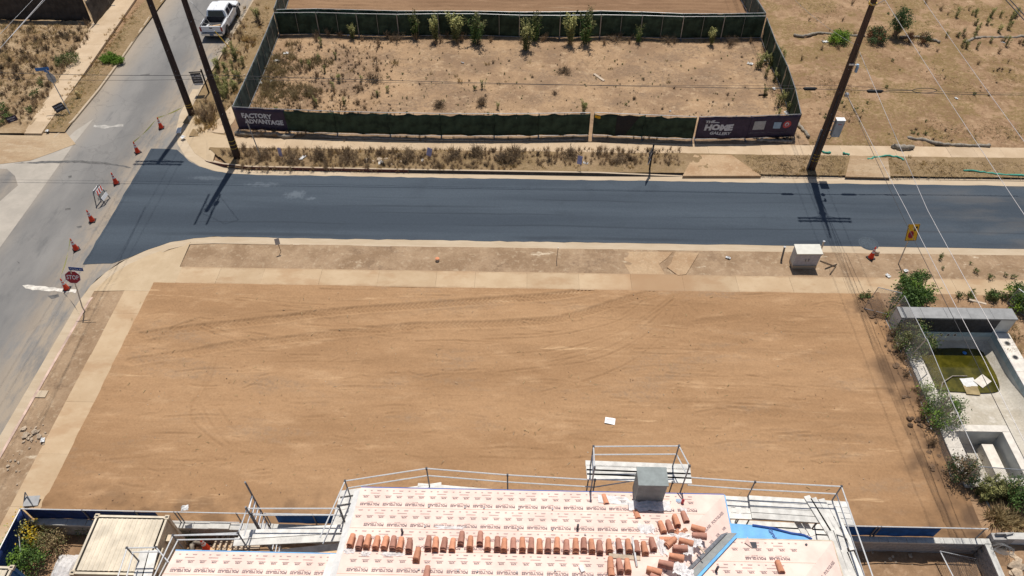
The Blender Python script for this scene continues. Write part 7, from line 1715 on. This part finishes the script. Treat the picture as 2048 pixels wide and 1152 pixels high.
rocks(RK, 'rubble_chunk', 34, (66, 872), 13, 11, .07, .38, 'broken concrete chunk in the rubble heap of the left strip', 'rubble heap in the left strip', seed=1)
rocks(RK, 'rubble_chunk', 12, (25, 930), 10, 14, .06, .22, 'small stone chunk near the lower end of the left strip', 'stones in the left strip', seed=2)
rocks(RK, 'rubble_chunk', 8, (765, 322), 14, 3, .2, .5, 'pale boulder lying in the brush of the far strip', 'boulders in the far strip', seed=3)
rocks(RK, 'rubble_chunk', 9, (2030, 1125), 14, 14, .2, .6, 'pale rock heaped beyond the side wall', 'rocks beyond the side wall', seed=4)
rocks(RK, 'rubble_chunk', 16, (1770, 1115), 40, 8, .05, .25, 'small rubble on the building site floor at the wall foot', 'rubble in the building site', z=-.48, seed=5)
rocks(RK, 'rubble_chunk', 14, (480, 120), 18, 50, .1, .3, 'pale stone on the verge by the grey fence', 'stones on the verge', seed=6)
r = random.Random(77)
for k in range(190):
    s = r.random(); u, v = 1756 + s * 136 + r.gauss(0, 14), 600 + s * 350 + r.gauss(0, 10); sz = .07 + .3 * r.random() ** 2.5; inst(r.choice(DC), 'soil_clod', P(u, v, .22), r.uniform(0, 6), (sz, sz * r.uniform(.7, 1.2), sz * .8), 'dark clod of dug soil along the pool fence', 'clod', 'soil clods along the pool fence')
for k in range(40):
    u, v = r.uniform(120, 680), 985 + abs(r.gauss(0, 14)) ; inst(r.choice(CL), 'soil_clod', P(u, v, .2), r.uniform(0, 6), .04 + .07 * r.random() ** 2, 'small soil clod along the near edge of the graded lot', 'clod', 'clods at the near lot edge')
for k in range(60):
    u, v = r.uniform(260, 1720), r.uniform(600, 960); inst(r.choice(RK), 'pebble', P(u, v, .17), r.uniform(0, 6), .03 + .06 * r.random() ** 2, 'small pebble on the graded lot', 'pebble', 'pebbles on the graded lot')
mb = MB(); r = random.Random(5)
for k in range(420):                                       # straw, twigs and pale flecks left by the grader
    u, v = r.uniform(240, 1700), r.uniform(585, 1000); c = P(u, v, .19); a = r.uniform(0, 6.28); L = r.uniform(.04, .22); d = Vector((math.cos(a), math.sin(a), 0)); n_ = Vector((-d.y, d.x, 0)) * r.uniform(.004, .014)
    mb.add([c - d * L * .5 - n_, c + d * L * .5 - n_, c + d * L * .5 + n_ + Vector((0, 0, .02)), c - d * L * .5 + n_], [(0, 1, 2, 3)], r.choice((0, 0, 0, 1)))
tag(mb.build('straw_litter', [M['straw2'], M['stem'], M['clod']], recalc=False), 'straw bits and twigs strewn over the graded lot', 'litter', kind='stuff')
mb = MB(); r = random.Random(8); occ = [(0, 2, 4), (2, 1, 4), (1, 3, 4), (3, 0, 4), (2, 0, 5), (1, 2, 5), (3, 1, 5), (0, 3, 5)]
for k in range(1800):                                      # crumbs of graded soil
    u = r.uniform(110, 1740); v = 575 + 440 * r.random() ** .8
    if math.sin(u * .013 + 2 * math.sin(v * .02)) * math.sin(v * .05 + u * .004) < r.uniform(-.9, .9): continue
    c = P(u, v, .175)
    if c.x < -21.4 or c.x > 20 or c.y < 14.4 or c.y > 28.7: continue
    q = .011 + .024 * r.random() ** 3
    mb.add([c + Vector((q * r.uniform(.7, 1.3), 0, 0)), c - Vector((q, 0, 0)), c + Vector((0, q, 0)), c - Vector((0, q * r.uniform(.7, 1.3), 0)), c + Vector((0, 0, q)), c - Vector((0, 0, q))], occ, r.choice((0, 0, 1)))
tag(mb.build('soil_crumbs', [M['clod'], M['rock']], recalc=False), 'loose soil crumbs strewn over the graded lot', 'soil', kind='stuff')
def wattle(label, px, rad, mat='wattle', z=.2, n=10, name='straw_wattle', seed=1):
    r = random.Random(seed); pts = smoothline(px, z, 5); pts = [p + Vector((r.gauss(0, .03), r.gauss(0, .04), r.gauss(0, .02))) for p in pts]
    mb = MB(); mb.tube(pts, [rad * r.uniform(.75, 1.2) for _ in pts], 8); return tag(mb.build(name, M[mat], smooth=True), label, 'wattle')
wattle('grey straw wattle running from the fence to the lime green bush', [(1588, 70), (1610, 72), (1635, 66), (1660, 68), (1690, 70), (1730, 72)], .12, z=.25)
wattle('grey straw wattle along the far right of the dry field', [(1930, 84), (1950, 77), (1975, 74), (2010, 75), (2060, 72)], .12, z=.25, seed=2)
wattle('thin wattle between the dark shrubs of the dry field', [(1800, 74), (1830, 73), (1860, 78), (1880, 84)], .11, z=.24, seed=3)
wattle('long grey wattle lying along the far pavement edge', [(1815, 276), (1850, 280), (1880, 287), (1920, 290), (1960, 291), (1980, 292)], .12, z=.22, seed=4)
wattle('short fat wattle end lying on the far pavement', [(1788, 291), (1805, 296), (1825, 294)], .2, z=.28, seed=5)
wattle('pale wattle lying under the FACTORY ADVANTAGE banner', [(470, 266), (500, 269), (540, 269), (575, 272), (588, 272)], .15, z=.26, seed=6)
wattle('pale wattle lying under the gallery banner', [(1515, 280), (1540, 281), (1570, 283), (1582, 282)], .12, z=.25, seed=7)
wattle('thin wattle between the green front fence and the pavement', [(640, 274), (760, 278), (900, 281), (1060, 281), (1170, 280)], .08, z=.2, seed=8)
wattle('grey wattle curled at the fence corner by the brown pole', [(1592, 232), (1598, 248), (1608, 262), (1616, 272)], .13, z=.26, seed=9)
for i, (px, l) in enumerate((([(1735, 318), (1750, 315), (1775, 312), (1795, 314), (1808, 320)], 'green netting tube lying across the far pavement'), ([(1640, 300), (1650, 305), (1660, 306)], 'scrap of green netting beside the brown pole'), ([(1686, 307), (1700, 308)], 'short scrap of green netting on the far pavement'), ([(1925, 340), (1960, 343), (2000, 348), (2050, 351)], 'long strip of green netting in the far right strip'))): wattle(l, px, .07, 'greennet', .2, name='green_netting', seed=20 + i)
# litter
def scrap(label, u, v, sx, sy, rz, mat='plasticwhite', z=.17, group=None, crumple=.05, name='paper_scrap', cat='litter', seed=0):
    c = P(u, v, z); nz = sub_noise(seed + int(u)); mb = MB(); cr, sr = math.cos(rz), math.sin(rz)
    def fn(a, b): x, y = (a - .5) * sx, (b - .5) * sy; return Vector((c.x + x * cr - y * sr, c.y + x * sr + y * cr, c.z + .02 + crumple * abs(nz(a * 6, b * 6))))
    mb.grid(fn, 5, 5); o = mb.build(name, M[mat], recalc=False); o.modifiers.new('thickness', 'SOLIDIFY').thickness = .006; return tag(o, label, cat, group)
t = thing('paper_notice', 'white printed paper sheet lying on the graded lot', 'paper', tuple(P(1220, 842, .19)), -.2)
mb = MB(); mb.grid(lambda a, b: Vector(((a - .5) * .50, (b - .5) * .36, .022 + .012 * math.sin(a * 5 + b * 4))), 6, 5); s = mb.build('sheet', M['white'], t, local=True, recalc=False); s.modifiers.new('thickness', 'SOLIDIFY').thickness = .004
mb = MB(); put_text(mb, 'NOTICE', (.0, .06, .05), (1, 0, 0), (0, 1, 0), .05, .34, .01); mb.build('print', M['redprint'], s, local=True, recalc=False)
for i, (u, v, sx, sy, rz, l) in enumerate(((572, 107, .42, .3, .1, 'flat white sheet on the weedy end of the fenced lot'), (553, 122, .45, .3, .4, 'crumpled lilac white paper near the verge fence'), (528, 121, .4, .35, .2, 'crumpled white bag against the verge fence'), (519, 167, .4, .35, .6, 'white bag among weeds beside the verge fence'), (543, 164, .25, .2, .6, 'small pale block on the weedy soil of the fenced lot'), (605, 316, .25, .55, -.5, 'pale torn board in the brush before the left banner'), (700, 72, .5, .2, .1, 'white rag at the foot of the back fence'), (762, 326, .35, .3, .2, 'white foam lump between the boulders in the brush'), (845, 321, .15, .25, .2, 'small white scrap beneath the middle lilac sign'), (1171, 327, .35, .2, -.4, 'torn white paper beside the last lilac sign'), (1500, 128, .45, .3, -.5, 'white rag on the fenced lot by the field side fence'), (1528, 122, .3, .25, .3, 'white bag caught at the field side fence'), (1548, 178, .2, .3, .3, 'white scrap halfway along the field side fence'), (1574, 226, .4, .35, .3, 'crumpled white bag at the gallery banner corner'), (1650, 84, .5, .3, .2, 'white rubbish by the lime green bush'), (2005, 86, .35, .15, -.2, 'white strip at the wattle of the dry field'), (1912, 197, .2, .25, .4, 'small white scrap in the middle of the dry field'), (86, 881, .2, .25, .3, 'small white cup beside the rubble heap'), (1776, 552, .2, .3, .5, 'white cup before the leafy green bush'), (1812, 542, .25, .2, .2, 'white scrap by the yellow sign post'), (358, 262, .35, .7, .2, 'crumpled white bags at the corner by the dark pole'), (366, 275, .3, .3, .9, 'white bag on the corner pavement edge'), (1340, 223, .15, .12, .2, 'tiny white scrap near the front fence'), (925, 126, .3, .1, -.5, 'white stick on the cracked soil'), (95, 262, .2, .25, 0, 'white cup at the end of the west verge'), (1456, 516, .3, .15, -.5, 'pink white scrap in the near strip past the drive'))):
    scrap(l, u, v, sx, sy, rz, 'plasticwhite', .17, None, .09, seed=i)
scrap('white rag tied on the fence rail behind the container', 370, 1017, .3, .25, .3, 'plasticwhite', 1.5, None, .12)
c = P(1198, 154, .2); mb = MB(); mb.beam(P(1188, 148, .2), P(1208, 162, .2), .2, .08); tag(mb.build('timber_board', M['oldlumber']), 'pale timber board lying on the fenced lot', 'board')
c = P(1527, 190, .2); mb = MB(); mb.beam(c - Vector((.35, .0, 0)), c + Vector((.35, .1, 0)), .12, .1); tag(mb.build('timber_board', M['woodr']), 'dark timber offcut by the field side fence', 'board')
mb = MB()
for a, b in (((1640, 521), (1672, 533)), (1656 and (1650, 537), (1674, 528)), ((1660, 548), (1672, 532))): mb.tube([P(*a, .17), P(*b, .17)], .03, 5)
tag(mb.build('dead_branch', M['darkdead']), 'dead grey branch lying beside the utility cabinet', 'branch')
c = P(1752, 506, .14); mb = MB(); mb.lathe([(.19, -.05), (.17, .2), (.13, .22)], c, 9); tag(mb.build('tree_stump', M['oldlumber']), 'pale cut tree stump behind the cone by the manhole', 'stump')
mb = MB(); mb.box((P(84, 788, .13).x, P(84, 788, .13).y, .12), (.5, .42, .06)); tag(mb.build('meter_box_lid', M['gutter']), 'pale concrete meter box lid in the left strip', 'meter box')
mb = MB(); c = P(158, 195, .13); mb.lathe([(.13, -.02), (.13, .35), (.16, .38), (.12, .5), (.05, .58)], c, 10); mb.tube([c + Vector((-.2, 0, .3)), c + Vector((.2, 0, .3))], .06, 8); tag(mb.build('hydrant', mk('dirty_yellow_paint', (.48, .36, .16), .6, .2)), 'dirty yellow hydrant in the west verge', 'hydrant')
